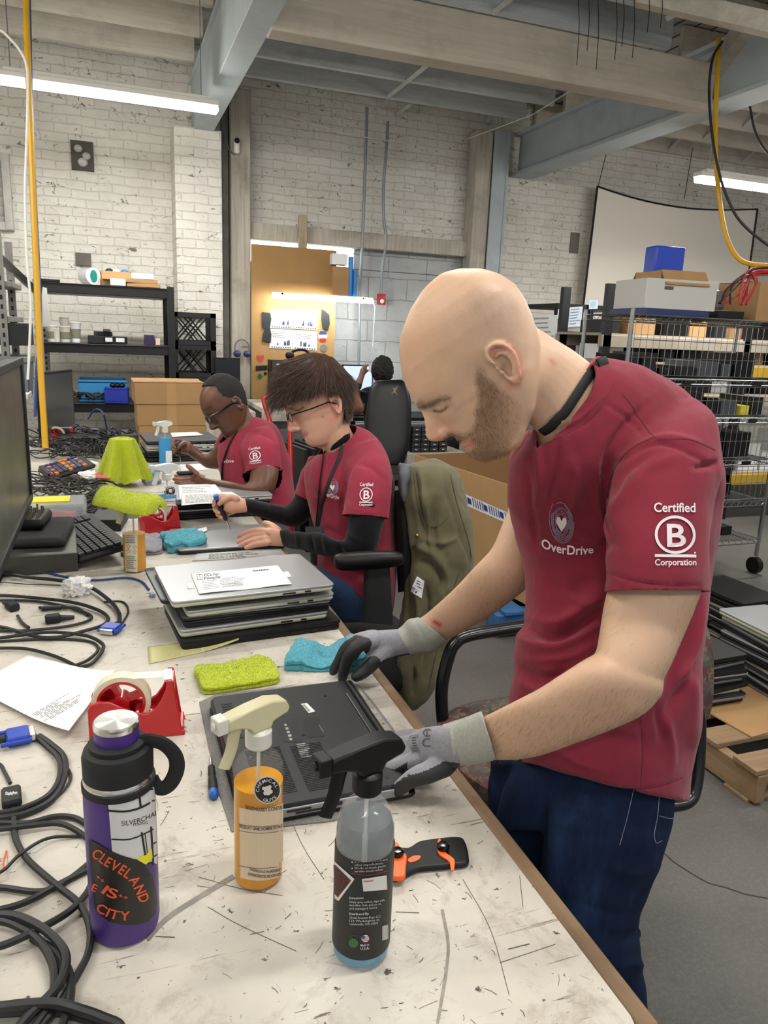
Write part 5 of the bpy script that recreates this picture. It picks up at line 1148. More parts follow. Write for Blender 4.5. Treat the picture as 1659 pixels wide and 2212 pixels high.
# glasses
def glasses(h,par,m,v0=22,r=(24,19),round_=True,tw=3.0,ur=206):
    mb=MB()
    for s_ in(-1,1):
        c=(ur,v0,s_*36); loop=[]
        for a in np.linspace(0,2*PI,24,endpoint=False):
            ca,sa=math.cos(a),math.sin(a); e=.85; loop.append(h.p(c[0]-abs(c[2]+r[0]*ca)*.12,c[1]+r[1]*math.copysign(abs(sa)**e,sa),c[2]+r[0]*math.copysign(abs(ca)**e,ca)))
        mb.tube(loop+[loop[0],loop[1]],h.k*tw*.6,6)
    for s_ in (): pass
    mb.tube([h.p(ur,v0+6,-12),h.p(ur+3,v0+8,0),h.p(ur,v0+6,12)],h.k*tw*.6,6); f=obj('glasses',mb,m,par,world=True)
    for s_ in(-1,1):
        ml=MB(); ml.rings([[h.p(ur-abs(s_*36+r[0]*kk*math.cos(a))*.12-.5,v0+r[1]*kk*math.sin(a),s_*36+r[0]*kk*math.cos(a)) for a in np.linspace(0,2*PI,20,endpoint=False)] for kk in (.97,.05)],cap=False); obj('lens',ml,M('glasses_lens','#dfe6ee',.03,alpha=.16,spec=1.0),f,world=True)
        mb=MB(); mb.tube([h.p(ur-7,v0+8,s_*60),h.p(ur-30,v0+9,s_*80),h.p(110,v0+8,s_*110),h.p(20,v0+14,s_*120),h.p(-15,v0-5,s_*118)],h.k*tw,6); 
        g=obj('temple',mb,m,f,world=True)
    return f
glasses(h2,M2,M('wire_frame','#1c1c20',.3,.5),v0=14,r=(27,22),tw=3.6)
# shirt
mb=MB()
loft(mb,[(700,955,760,915,2.13,.055),(684,985,800,935,2.15,.09),(660,1010,832,975,2.17,.13),(660,1060,848,1040,2.17,.15),(672,1110,852,1110,2.19,.15),(684,1160,856,1180,2.19,.15),(685,1210,856,1250,2.17,.17),(690,1235,852,1310,2.17,.17),(700,1245,845,1330,2.17,.17)],5,36,e=2.3)
loft(mb,[(740,970,815,945,2.10,.05),(742,1010,842,995,2.04,.07),(742,1060,846,1050,2.0,.068),(740,1105,836,1112,1.965,.058),(738,1145,830,1150,1.96,.052)],4,26,e=2.3)
loft(mb,[(668,985,730,985,2.25,.06),(650,1020,710,1030,2.31,.062),(637,1058,692,1075,2.33,.06),(625,1085,675,1105,2.33,.058)],4,24)
me=fuse(mb,.0055,4,.5)
folds(me,[([(790,975),(755,1010),(742,1060),(742,1100)],5,-.008),([(735,1010),(728,1080),(738,1150)],6,.006),([(700,990),(690,1060),(695,1130)],5,-.006),([(760,1000),(800,1010),(835,1040)],5,-.004),([(660,1050),(690,1075)],5,-.006),([(690,1170),(740,1180),(800,1210)],7,.007),([(690,1200),(750,1220),(820,1270)],7,-.007),([(700,1140),(740,1160)],6,-.006),([(742,1098),(790,1112),(832,1110)],2,-.002),([(820,1180),(840,1100),(845,1040)],6,.006)])
wrinkle(me,12,.005); wrinkle(me,30,.0015,seed=4)
cutplane(me,P(738,940,2.13),P(700,900,2.1)-P(742,955,2.14),.09); cutplane(me,P(785,1118,1.98),P(783,1150,1.975)-P(786,1112,1.98),.10,2.03); cutplane(me,P(656,1075,2.33),P(645,1100,2.33)-P(660,1068,2.33),.07)
S2=person_mesh('shirt',me,SHIRT2,M2); md=S2.modifiers.new('th','SOLIDIFY'); md.thickness=.003; md.offset=-1
sb=bvh(S2); logoB(sb,S2,[(778,1043),(806,1043),(804,1093),(776,1093)],.002); logoHeart(sb,S2,(719,1052),12,18,.1,lambda u,v:(702+30*u,1070+9*u-v*9),'verDriv',.002)
# black undershirt: collar and sleeves
mb=MB(); BLKC=clothmat('black_cotton','#121215',.3,500)
loft(mb,[(706,970,757,930,2.125,.058),(700,985,765,948,2.14,.064)],4,26)
loft(mb,[(758,1080,832,1090,1.965,.05),(752,1130,826,1150,1.955,.05),(742,1165,806,1195,1.96,.052),(715,1160,760,1205,1.97,.048),(690,1150,715,1203,1.99,.043),(655,1148,668,1193,2.03,.038),(605,1145,610,1180,2.10,.034)],5,26)
loft(mb,[(650,1050,690,1075,2.33,.05),(632,1080,672,1118,2.32,.05),(618,1092,640,1138,2.31,.047),(590,1086,600,1130,2.29,.042),(555,1080,562,1118,2.26,.036),(522,1078,528,1106,2.24,.032)],5,24)
me=fuse(mb,.005,3,.5); folds(me,[([(700,1155),(705,1195)],4,.005),([(670,1155),(680,1190)],4,-.005),([(730,1170),(740,1200)],5,-.006),([(750,1150),(775,1170)],5,.006),([(640,1150),(645,1185)],3,.004),([(600,1092),(610,1130)],4,-.005),([(575,1088),(582,1122)],4,.005)]); wrinkle(me,22,.004)
person_mesh('undershirt',me,BLKC,M2)
# jeans of the seated person
mb=MB(); loft(mb,[(700,1220,850,1300,2.16,.16),(640,1235,780,1345,2.10,.10),(560,1240,700,1340,2.15,.09),(470,1250,600,1330,2.2,.08)],4,26); me=fuse(mb,.007,3); wrinkle(me,12,.006); folds(me,[([(700,1310),(740,1290),(770,1285)],2,.002)])
person_mesh('jeans',me,M('denim_mid','#33507a',.9,var=.35,vs=14,bump=.3,bs=500,bd=.001),M2)
for dx in(0,.2):
    mb=MB(); mb.tube([Vector((.30,1.95+dx,.50)),Vector((.26,1.95+dx,.3)),Vector((.28,1.95+dx,.06))],[.07,.06,.05],12); obj('trouser_leg',mb,MATS['denim_mid'],M2,world=True)
# bare hands
def hand(par,sk,palm,fingers,strokes=(),basec='#c99a84',vox=.0022):
    mb=MB(); loft(mb,palm,5,22,e=2.2)
    for f in fingers: limb(mb,f,4,12)
    me=fuse(mb,vox,2,.5); paint(me,basec,strokes); return person_mesh('hand',me,sk,par)
hand(M2,SKIN1,[(618,1148,622,1180,2.10,.022),(600,1143,602,1180,2.12,.022),(580,1140,576,1178,2.15,.020),(562,1142,556,1176,2.18,.016)],
 [[(585,1150,2.13,18),(560,1146,2.17,15),(540,1149,2.20,14),(522,1156,2.22,12),(516,1160,2.23,10)],[(575,1155,2.14,17),(550,1157,2.18,14),(532,1163,2.2,13),(515,1170,2.21,11)],[(575,1164,2.13,17),(552,1167,2.16,14),(534,1172,2.18,13),(520,1178,2.19,11)],[(578,1172,2.12,15),(556,1176,2.14,13),(542,1180,2.16,11),(532,1183,2.165,10)],[(600,1146,2.13,18),(584,1134,2.16,15),(572,1130,2.19,13)]],
 [([(560,1146),(520,1158)],4,'#d9a28e',.4,0)])
hand(M2,SKIN1,[(530,1078,535,1106,2.23,.022),(515,1074,516,1108,2.22,.024),(500,1072,496,1108,2.21,.022),(488,1074,482,1102,2.21,.018)],
 [[(510,1078,2.20,16),(496,1074,2.19,14),(484,1080,2.185,13),(474,1088,2.19,11)],[(495,1076,2.22,15),(478,1073,2.20,13),(466,1080,2.20,12),(462,1092,2.205,10)],[(490,1090,2.22,15),(472,1092,2.22,13),(465,1100,2.22,12),(472,1108,2.21,10)],[(495,1100,2.22,14),(478,1104,2.23,12),(470,1110,2.23,11),(478,1117,2.22,10)],[(505,1104,2.23,13),(488,1112,2.24,11),(480,1118,2.24,10),(487,1122,2.23,9)]])
screwdriver('blue-capped screwdriver held by the person with brown hair',P(465,1068,2.19),P(498,1146,2.24),.0085,cap='#2a62b8')
mb=MB(); bb=bvh([S2]); 
for path in ([(703,972),(696,1010),(690,1060),(686,1120),(684,1150)],[(742,945),(735,985),(712,1040),(695,1100),(687,1150)]):
    q=[cast(bb,p[0],p[1],.004) for p in cat(path,4)]; q=[p for p in q if p]; 
    if len(q)>2: mb.tube(q,.005,6,flat=.3,upv=-ray(700,1050))
obj('lanyard',mb,MATS['black_webbing'],M2,world=True)
mb=MB(); mb.rbox((0,0,0),(.05,.004,.07),.004,M_=RW@Matrix.Rotation(0,3,'X')@Matrix(((1,0,0),(0,0,1),(0,-1,0)))); 
for i,v_ in enumerate(mb.v): mb.v[i]=v_+P(679,1165,2.02)
obj('badge_holder',mb,BLK,M2,world=True)
# ---------------------------------------------------------------- third person
M3=thing('person','dark-skinned person in black-rimmed glasses and red t-shirt, sitting farthest along the bench','person',(.68,2.95,0))
h3=Head((505,880),0,2.95,k2); setdir(h3,(505,880),-.86,-.51,2.95,k2*.96,yaw=h2 and 0)
yw=R(-14) if True else 0; setdir(h3,(505,880),-.86,-.51,2.95,k2*.96,yaw=yw)
if (RWi@h3.f).z<0: setdir(h3,(505,880),-.86,-.51,2.95,k2*.96,yaw=-yw)
mb=MB(); h3.skull(mb,ws=1.0); h3.nose(mb,1.15); h3.lips(mb); h3.ears(mb)
loft(mb,[(475,930,530,860,2.97,.055),(485,945,540,890,2.98,.06),(500,965,555,915,3.0,.07)],4,22)
loft(mb,[(540,1000,603,1005,2.86,.055),(540,1030,600,1035,2.84,.052),(530,1045,585,1068,2.83,.048),(500,1040,540,1072,2.84,.043),(460,1035,480,1062,2.88,.036),(430,1028,440,1052,2.95,.03)],4,22)
loft(mb,[(470,960,505,990,3.1,.05),(455,975,485,1010,3.14,.05),(435,975,450,1012,3.16,.045),(425,965,430,1000,3.16,.04),(405,955,402,980,3.16,.03)],4,20)
me=fuse(mb,.0045,1,.5); h3.sculpt(me,FACE_B)
paint(me,'#5f3b2a',facepaint(h3,'#150d0b','#7a4740','#4b2e22')+[([(448,860),(455,850)],9,'#8a5b42',.5,0),([(460,925),(480,940)],12,'#241814',.85,.4),([(456,915),(470,912)],4,'#241814',.8,.3),([(452,926),(462,921)],3,'#7d4a40',.8,0),([(438,888),(455,880)],3,'#1d1310',.7,0),([(445,905),(450,915)],6,'#7b4c38',.5,0),([(560,1040),(520,1058)],10,'#73503a',.4,.3)])
person_mesh('body',me,SKIN3,M3)
mb=MB(); h3.skull(mb,ws=1.0,grow=7,vmin=-60); me=fuse(mb,.006,1); V=co(me); u,v,w=h3.loc(V); bm=bmesh.new(); bm.from_mesh(me); bm.verts.ensure_lookup_table()
kill=[bm.verts[i] for i in range(len(V)) if (u[i]>95-.9*max(0,150-v[i]) and v[i]<215) or (u[i]>60 and v[i]<235 and v[i]<150+u[i]*.7) or (v[i]<55 and u[i]>-25) or v[i]<-50]; bmesh.ops.delete(bm,geom=kill,context='VERTS'); bm.to_mesh(me); bm.free(); wrinkle(me,150,.002)
person_mesh('hair',me,M('black_hair','#120f0e',.8,bump=.6,bs=300,bd=.003),M3)
glasses(h3,M3,M('thick_frame','#0d0d0f',.3),v0=16,r=(29,24),tw=8)
mb=MB()
loft(mb,[(480,935,545,900,3.0,.06),(472,960,570,905,3.02,.10),(472,1000,600,925,3.03,.14),(478,1040,622,980,3.04,.16),(500,1080,635,1050,3.04,.16),(520,1110,640,1110,3.04,.16)],5,32,e=2.3)
loft(mb,[(530,930,585,920,2.96,.05),(520,965,605,955,2.90,.066),(525,1000,606,1000,2.87,.064),(532,1035,604,1030,2.86,.06)],4,24)
loft(mb,[(480,930,510,950,3.1,.05),(468,950,500,990,3.14,.055),(462,965,490,1005,3.16,.053)],4,20)
me=fuse(mb,.007,4,.5); folds(me,[([(560,930),(535,960),(530,1010)],4,-.008),([(545,935),(590,950),(605,985)],4,-.005),([(500,960),(505,1030)],5,.006),([(530,1060),(600,1070)],6,-.007),([(520,1085),(610,1100)],6,.007)]); wrinkle(me,10,.006)
cutplane(me,P(508,925,3.0),P(480,900,2.98)-P(515,935,3.01),.09); cutplane(me,P(568,1016,2.865),P(569,1040,2.86)-P(566,1010,2.865),.09,2.93)
S3=person_mesh('shirt',me,SHIRT2,M3); md=S3.modifiers.new('th','SOLIDIFY'); md.thickness=.003; md.offset=-1
sb=bvh(S3); logoB(sb,S3,[(538,968),(562,965),(565,1000),(541,1003)],.003)
D=Decal(sb,.003); D.text('erDrive',[(484,993),(505,992),(505,999),(484,1000)],True); D.obj('chest_print',MATS['shirt_print'],S3)
hand(M3,SKIN3,[(442,1026,447,1054,2.94,.022),(428,1022,430,1050,2.96,.022),(412,1022,412,1046,2.99,.018)],
 [[(425,1024,2.95,12),(412,1012,2.96,11),(405,1006,2.97,9)],[(412,1030,2.98,11),(395,1030,3.0,10),(380,1028,3.02,8)],[(412,1036,2.97,11),(393,1037,2.99,10),(376,1035,3.01,8)],[(412,1042,2.96,10),(395,1043,2.98,9),(380,1042,3.0,8)],[(418,1046,2.95,10),(402,1047,2.96,8),(390,1047,2.98,7)]],basec='#7a4c38')
hand(M3,SKIN3,[(412,955,408,982,3.15,.022),(400,952,396,980,3.15,.022),(388,950,384,975,3.15,.018)],
 [[(398,958,3.12,11),(390,962,3.10,9),(386,968,3.10,8)],[(388,952,3.14,11),(378,950,3.13,9),(374,960,3.12,8),(380,968,3.11,7)],[(384,960,3.15,10),(374,962,3.15,9),(373,970,3.14,8),(381,974,3.13,7)],[(388,970,3.16,10),(377,972,3.17,8),(378,979,3.16,7)],[(392,975,3.17,9),(383,979,3.18,8),(385,984,3.17,6)]],basec='#7a4c38')
screwdriver('dark screwdriver held upright by the person sitting farthest along the bench',P(384,953,3.10),P(391,1000,3.12),.008,cap='#243a70')
mb=MB(); bb=bvh([S3]); q=[cast(bb,p[0],p[1],.004) for p in cat([(528,908),(512,935),(498,960),(484,1000),(482,1035)],4)]; q=[p for p in q if p]; mb.tube(q,.006,6,flat=.3,upv=-ray(500,980)); obj('lanyard',mb,MATS['black_webbing'],M3,world=True)
mb=MB(); mb.tube([Vector((.62,3.0,.60)),Vector((.40,3.0,.58)),Vector((.33,3.0,.5)),Vector((.33,3.0,.05))],[.12,.09,.075,.05],14); obj('trousers',mb,MATS['denim_mid'],M3,world=True)
# ---------------------------------------------------------------- far person with raised hand
def _x(): pass
M4=thing('person','person in a black t-shirt with a watch sitting at the far desk, one hand raised','person',P(815,900,5.9)*1.0)
M4.location.z=0
mb=MB(); mb.ball(P(828,802,5.95),(.06,.07,.09),20,14); limb(mb,[(828,825,5.95,26),(826,850,5.95,32)],4,12)
limb(mb,[(775,882,5.85,26),(766,850,5.82,22),(776,825,5.8,16),(781,812,5.8,13),(785,800,5.8,14),(788,792,5.8,9)],5,12); limb(mb,[(784,802,5.8,8),(790,793,5.8,6),(795,788,5.8,4)],3,8); limb(mb,[(786,806,5.8,7),(793,802,5.8,5),(798,798,5.8,4)],3,8)
limb(mb,[(765,862,5.85,26),(772,875,5.9,30),(790,868,5.95,28)],3,12)
me=fuse(mb,.007,2); paint(me,'#744d3b'); person_mesh('body',me,SKIN3,M4)
mb=MB(); mb.ball(P(826,799,5.88),(.088,.10,.112),20,14); me=fuse(mb,.009,1); wrinkle(me,60,.012); person_mesh('hair',me,MATS['black_hair'],M4)
mb=MB(); loft(mb,[(810,832,845,832,5.95,.06),(780,842,870,842,5.98,.10),(772,868,872,868,5.98,.12),(785,900,870,900,5.98,.13),(790,960,868,960,5.98,.13)],4,24); loft(mb,[(772,842,800,850,5.93,.06),(765,868,790,878,5.92,.055)],3,16); me=fuse(mb,.009,2); wrinkle(me,14,.006); person_mesh('shirt',me,BLKC,M4)
mb=MB(); a=P(771,829,5.79); mb.tube([P(771,838,5.8),P(774,829,5.8)],.033,12); obj('watch',mb,BLK,M4,world=True)
t_=solo('sim_tray',MB().box(P(799,796,5.78),(.012,.02,.05)),M('white_card','#e7e7ea',.5),'tiny white card held up in the raised hand of the far person','card')
# ================================================================ THINGS ON THE BENCHES
CAB=M('cable_black','#19191a',.5); CABB=M('cable_blue','#2b4a86',.5); VGAB=M('vga_blue','#1f3fa8',.4)
def cable(label,pts,r=.0032,m=None,z=T,name='cable',group='loose black cables on the benches',lift=None,parent=None):
    if len(pts[0])==2 and z==T:
        j=(len(pts)*7)%5*9
        ex=lambda p:[(-60,p[1]+4),(-140,p[1]+14+j),(-210,p[1]+50+j)] if p[0]<=9 else [(p[0]-10,p[1]+60),(p[0]-50,p[1]+130+j)] if p[1]>2190 else []
        pts=ex(pts[0])[::-1]+list(pts)+ex(pts[-1])
    lvl=random.uniform(0,.012) if lift is None else lift; n=len(pts); w=[]
    for i,p in enumerate(pts):
        if len(p)==3: w.append(P(*p)) if p[2]>1.5 and False else w.append(PZ(p[0],p[1],z+r+p[2]))
        else: w.append(PZ(p[0],p[1],z+r+lvl*(math.sin(PI*i/(n-1)) if n>2 else 0)))
    mb=MB(); mb.tube([Vector(v) for v in cat(w,7)],r,8)
    if parent: return obj('cord',mb,m or CAB,parent,world=True)
    return solo(name,mb,m or CAB,label,'cable',group)
C_=[('thick black cable looping furthest left under the paper ball',[(0,1286),(60,1290),(150,1300),(205,1315),(232,1332),(226,1348),(185,1362),(100,1378),(0,1354)],.0042),
('black cable making the inner loop left of the paper ball',[(0,1297),(90,1300),(180,1322),(196,1337),(150,1352),(60,1362),(0,1362)],.0035),
('black cable running past the paper ball to the blue plug',[(0,1238),(60,1247),(130,1254),(190,1266),(235,1296),(255,1320),(258,1340),(250,1356)],.0048),
('thin black cable bowing out beside the blue plug',[(225,1300),(265,1300),(277,1320),(265,1345),(254,1356)],.0024),
('black cable loop reaching the blank bench below the blue plug',[(0,1378),(100,1366),(180,1372),(218,1388),(222,1404),(200,1432),(172,1442)],.0038),
('black cable running under the printed sheet from the left edge',[(0,1400),(60,1402),(120,1418),(168,1440)],.0035),
('black cable in the lower loop above the printed sheet',[(0,1385),(110,1380),(190,1385),(212,1402),(190,1425),(160,1438)],.003),
('thin grey wire lying above the paper ball at left',[(0,1258),(60,1262),(130,1264)],.0014),
('black bundle cable curving round under the printed sheet',[(85,1590),(110,1608),(138,1636),(138,1680),(112,1727),(59,1756),(0,1768)],.005),
('second black cable of the bundle under the printed sheet',[(70,1585),(100,1612),(127,1640),(128,1680),(104,1718),(50,1745),(0,1756)],.004),
('thin black cable bowing outside the bundle left of the purple bottle',[(105,1610),(141,1652),(153,1680),(133,1712),(88,1743),(30,1752)],.0022),
('black cable passing behind the top of the lower coil',[(0,1778),(59,1778),(118,1764),(162,1767),(200,1790)],.004),
('black cable just below it in the lower coil',[(0,1791),(70,1783),(127,1779),(165,1794),(200,1820)],.0038),
('thin dark cable rising from the left edge to the purple bottle',[(0,1884),(44,1845),(103,1811),(177,1806)],.0022),
('black cable crossing level with the black round sticker',[(0,1917),(74,1926),(118,1918),(159,1892),(200,1858)],.0036),
('black cable sloping up to the foot of the purple bottle sticker',[(0,1965),(59,1947),(118,1915),(196,1876)],.004),
('black cable crossing the coil from lower left to the bottle',[(0,2044),(74,2012),(147,1971),(183,1935),(200,1905)],.0042),
('outer black cable of the lower left coil',[(0,1976),(44,1982),(97,2009),(136,2050),(141,2091),(118,2139),(59,2198),(30,2240)],.005),
('middle black cable of the lower left coil',[(0,1989),(44,2004),(85,2032),(112,2077),(118,2121),(108,2170),(70,2230)],.0046),
('inner black cable of the lower left coil',[(71,2027),(124,2059),(150,2106),(150,2165),(130,2230)],.0046),
('black cable crossing the bottom edge of the picture',[(0,2176),(44,2171),(118,2168),(177,2183),(224,2200),(262,2222)],.0052),
('lower black cable at the bottom left corner',[(0,2188),(103,2184),(177,2199),(215,2225)],.0045)]
for lab,pts,r in C_: cable(lab,pts,r)
cable('thin orange wire sticking in at the left edge',[(0,1885),(8,1860),(14,1838)],.0012,M('wire_orange','#e2622a',.5))
a=thing('cable_adapter','black display adapter with a cable out of each end, left of the purple bottle','adapter',PZ(25,1725,T))
mb=MB(); p=PZ(25,1722,T+.008); mb.rbox(p,(.026,.042,.014),.004,rot=R(8)); ab=obj('housing',mb,DGREY,a,world=True)
cable(None,[(28,1748),(30,1772),(34,1812),(60,1857),(118,1909),(171,1953),(194,2003),(191,2056),(165,2109),(127,2171),(85,2225)],.0042,parent=a); cable(None,[(22,1692),(10,1668),(-5,1650)],.0028,parent=a)
D=Decal(bvh(ab),.0006); D.text('DisplayPort',[(12,1711),(37,1709),(38,1716),(12,1718)],True); D.obj('print',WHITEP,ab)
def vga(label,p,rot,s=1):
    r=thing('vga_plug',label,'plug',p,rot,'blue video plugs'); mb=MB(); mb.rbox((0,0,.0085*s),(.034*s,.030*s,.013*s),.004); obj('housing',mb,VGAB,r)
    mb=MB(); mb.box((0,-.017*s,.0085*s),(.026*s,.008*s,.009*s)); obj('shell',mb,STEEL,r,bevel=.001)
    for i in(-1,1):
        mb=MB(); mb.cyl((i*.017*s,-.016*s,.0085*s),(i*.017*s,.022*s,.0085*s),.0032*s,10); obj('thumbscrew',mb,VGAB,r)
    mb=MB(); mb.tube([(0,.015*s,.0085*s),(0,.035*s,.0075*s)],[.006*s,.0045*s],10); obj('strain_relief',mb,CAB,r)
vga('blue video plug at the end of the cable loops below the paper ball',PZ(240,1366,T),R(-28),1.15)
vga('blue video plug poking out from under the printed sheet at the left edge',PZ(40,1602,T),R(100),1.2)
vga('blue video plug among the cable heap left of the first yellow bottle',PZ(205,1128,T),R(160),1)
def iec(label,p,rot):
    r=thing('power_plug',label,'plug',p,rot,'black power plugs'); mb=MB(); mb.rbox((0,0,.010),(.024,.032,.018),.004); obj('housing',mb,M('rubber','#2c2d2f',.55),r); mb=MB(); mb.tube([(0,.014,.009),(0,.045,.0065)],[.008,.0045],10); obj('strain_relief',mb,CAB,r)
    mb=MB(); mb.box((0,-.0162,.010),(.018,.001,.012)); obj('socket_face',mb,BLKG,r)
iec('black power plug standing out at the far left of the cable loops',PZ(27,1318,T),R(30)); iec('black power plug lying in the middle of the cable loops',PZ(115,1345,T),R(-82))
cable('thin cable ending in the left power plug',[(38,1330),(48,1345),(62,1356)],.0036); cable('black usb cable with long grey plug above the loops',[(85,1312),(100,1313),(140,1312),(170,1315),(190,1330)],.0032)
mb=MB(); p=PZ(112,1313,T+.007); mb.rbox(p,(.045,.013,.009),.003,rot=R(-3)); solo('usb_plug',mb,DGREY,'slim dark usb plug lying on the upper cable loop','plug')
o=cable('blue network cable with clear plug running to the laptop stack',[(0,1218),(60,1225),(130,1244),(200,1253),(270,1248),(305,1256),(322,1274)],.003,CABB,group=None,lift=0)
mb=MB(); p=PZ(329,1284,T+.006); mb.rbox(p,(.011,.021,.008),.001,rot=R(15)); obj('plug',mb,M('clear_plug','#8fa9c9',.2,alpha=.7),o,world=True)
# crumpled paper
def crumple(label,p,r,seed,m,name='crumpled_paper',flat=.85):
    bm=bmesh.new(); bmesh.ops.create_icosphere(bm,subdivisions=4,radius=r); 
    for v in bm.verts:
        n=0
        for k,f in ((60,.30),(140,.18)): n+=f*(abs(noise.noise(v.co*k*(.03/r)+Vector((seed,seed,0))))*2-.6)
        v.co*=1+n; v.co.z*=flat; v.co.z=max(v.co.z,-r*.62)
    me=bpy.data.meshes.new(name); bm.to_mesh(me); bm.free(); o=objm(name,me,m,ang=18); o.location=Vector(p)+Vector((0,0,r*.62)); tag(o,label,'paper'); return o
crumple('crumpled white paper ball on the cables left of the laptop stack',PZ(168,1284,T),.033,3,PAPER)
crumple('crumpled white tissue behind the keyboard beside the coloured key pad',PZ(195,1045,T),.045,8,PAPER,flat=.7)
# dark equipment box, bag and bit set at left
def tbox(name,label,cat_,q,z,h,m,group=None,bev=.003):
    """box standing on plane z whose foot is the photo quad q"""
    pts=[PZ(x,y,z) for x,y in q]; mb=MB(); mb.rings([[p for p in pts],[p+Vector((0,0,h)) for p in pts]]); return solo(name,mb,m,label,cat_,group,bevel=bev)
STL=M('dark_steel','#55534f',.4,.6)
def wbox(name,label,cat_,c,d,m,rot=0,group=None,bev=.003,base_=True):
    mb=MB(); c=Vector(c); mb.box((0,0,d[2]/2),d); o=objm(name,mb.mesh(name),m,bevel=bev); o.location=c; o.rotation_euler=(0,0,rot); return tag(o,label,cat_,group)
wbox('computer','flat dark steel computer case lying under the bit set at left','computer',(-.29,2.27,T),(.36,.34,.055),STL,R(3))
o=wbox('laptop_sleeve','dark grey zipped sleeve on the flat steel computer case','bag',(-.28,2.30,T+.0555),(.31,.26,.028),M('sleeve','#2f2e2d',.9,var=.3,bump=.3),R(-4),bev=.012)
r=thing('bit_set','open black case of metal screwdriver bits on the dark sleeve','tool set',(-.285,2.33,T+.084),R(-6))
mb=MB(); mb.rbox((0,0,.016),(.20,.15,.032),.01); obj('case',mb,BLK,r)
for i in range(11):
    for j in range(5):
        mb=MB(); mb.cyl((-.085+i*.0165,-.05+j*.024,.032),(-.085+i*.0165,-.05+j*.024,.046+.006*((i+j)%2)),.0028,6); obj('bit',mb,M('bit_metal','#a89f8d',.3,.9),r)
r=thing('storage_box','clear plastic box holding yellow and pink note pads','box',(-.20,2.62,T)); mb=MB(); mb.rbox((0,0,.045),(.22,.16,.09),.01); obj('box_wall',mb,M('clear_box','#c9cfd2',.2,alpha=.45),r)
mb=MB(); mb.box((0,0,.092),(.12,.08,.006)); obj('note_pad',mb,M('note_yellow','#d8cd3a',.8),r); mb=MB(); mb.box((0,0,.030),(.15,.1,.02)); obj('note_pad',mb,M('note_pink','#cf5a72',.8),r)
wbox('optical_drive','dark optical drive beside the clear box of note pads','drive',(-.02,2.60,T),(.10,.16,.04),DGREY,R(-10))
# keyboards
def keyboard(label,c,rot,w=.44,d=.16,tilt=R(7),keyc='#262729',cols=18,rows=6,fn=None,bodyc=None):
    r=thing('keyboard',label,'keyboard',c,rot); tm_=Matrix.Rotation(tilt,3,'X')
    mb=MB(); mb.rbox((0,0,.018),(w,d,.018),.015,M_=tm_); mb.box((0,d*.42,.008),(w*.8,.02,.016)); obj('case',mb,bodyc or BLK,r)
    km={}
    for i in range(cols):
        for j in range(rows):
            if i in(int(cols*.78),) and j<rows: continue
            c_=fn(i,j) if fn else keyc; km.setdefault(c_,MB()).box(tm_@Vector((-w*.47+(i+.5)*w*.94/cols,-d*.36+(j+.5)*d*.78/rows,.030)),(w*.94/cols*.86,d*.78/rows*.84,.009),M_=tm_)
    for c_,mb in km.items():
        o=obj('keys',mb,M('key_'+c_,c_,.5),r,bevel=.0012)
    return r
keyboard('black keyboard tilted towards the camera beside the orange cleaner bottle',(-.085,2.32,T+.022),R(106),.40,.155,R(-10))
KC=['#27356e','#2a2b2f','#7a2430','#1f5a44','#27356e','#c47a2a']
keyboard('small programmable key pad with red, orange, green and blue keys',(-.19,3.45,T+.03),R(105),.24,.20,R(-14),cols=9,rows=8,fn=lambda i,j:KC[(i*2+j//3+(i*j)%3)%6] if (i+j)%3 else ['#c47a2a','#8d2c34','#27356e'][i%3],bodyc=DGREY)
wbox('power_adapter','white flat power adapter lying on the black cables','adapter',PZ(182,1008,T+.02),(.11,.07,.02),M('plastic_white','#e6e4e0',.4),R(25),bev=.006)
keyboard('dark grey keyboard lying far back on the third bench',PZ(245,968,T),R(80),.40,.15,R(4))
r_=random.Random(4)
def heap(n,x0,x1,y0,y1,where,size=(.05,.13),z=T,zr=.05,cols=None):
    for k in range(n):
        cx,cy=r_.uniform(x0,x1),r_.uniform(y0,y1); c=PZ(cx,cy,z); c.x=min(c.x,.30); c.y=min(c.y,4.5); R0=r_.uniform(*size); e=r_.uniform(.45,1); a0=r_.uniform(0,6.28); turns=r_.uniform(.8,2.1); ph=r_.uniform(0,3); pts=[]
        for i in range(int(16*turns)):
            a=a0+2*PI*i/16; rr_=R0*(1+.25*math.sin(a*.7+ph)); x_,y_=rr_*math.cos(a),rr_*e*math.sin(a)
            pts.append(c+Vector((x_*math.cos(ph)-y_*math.sin(ph),x_*math.sin(ph)+y_*math.cos(ph),r_.uniform(0,1)*zr*.4+zr*.5*(.5+.5*math.sin(a*1.3+ph*2))+.004)))
        rad=r_.choice((.0022,.003,.0036)); mb=MB(); mb.tube([Vector(v) for v in cat(pts,4)],rad,6)
        solo('cable',mb,CAB if r_.random()<.85 else M('cable_grey','#4a4a4d',.5),'black cable tangled in the heap '+where,'cable','black cables in the heap '+where)
heap(16,95,200,1040,1110,'behind the keyboard',(.06,.14)); heap(16,170,235,1075,1120,'left of the lime towel on the bottle',(.06,.12)); heap(20,100,215,975,1000,'behind the coloured key pad',(.07,.18),zr=.10); heap(18,110,270,940,962,'at the far end of the benches',(.08,.2),zr=.10)
cable('blue looped cable hanging in the far cable heap',[(190,905,.05),(205,885,.12),(222,892,.15),(232,930,.02)],.005,CABB,group=None)
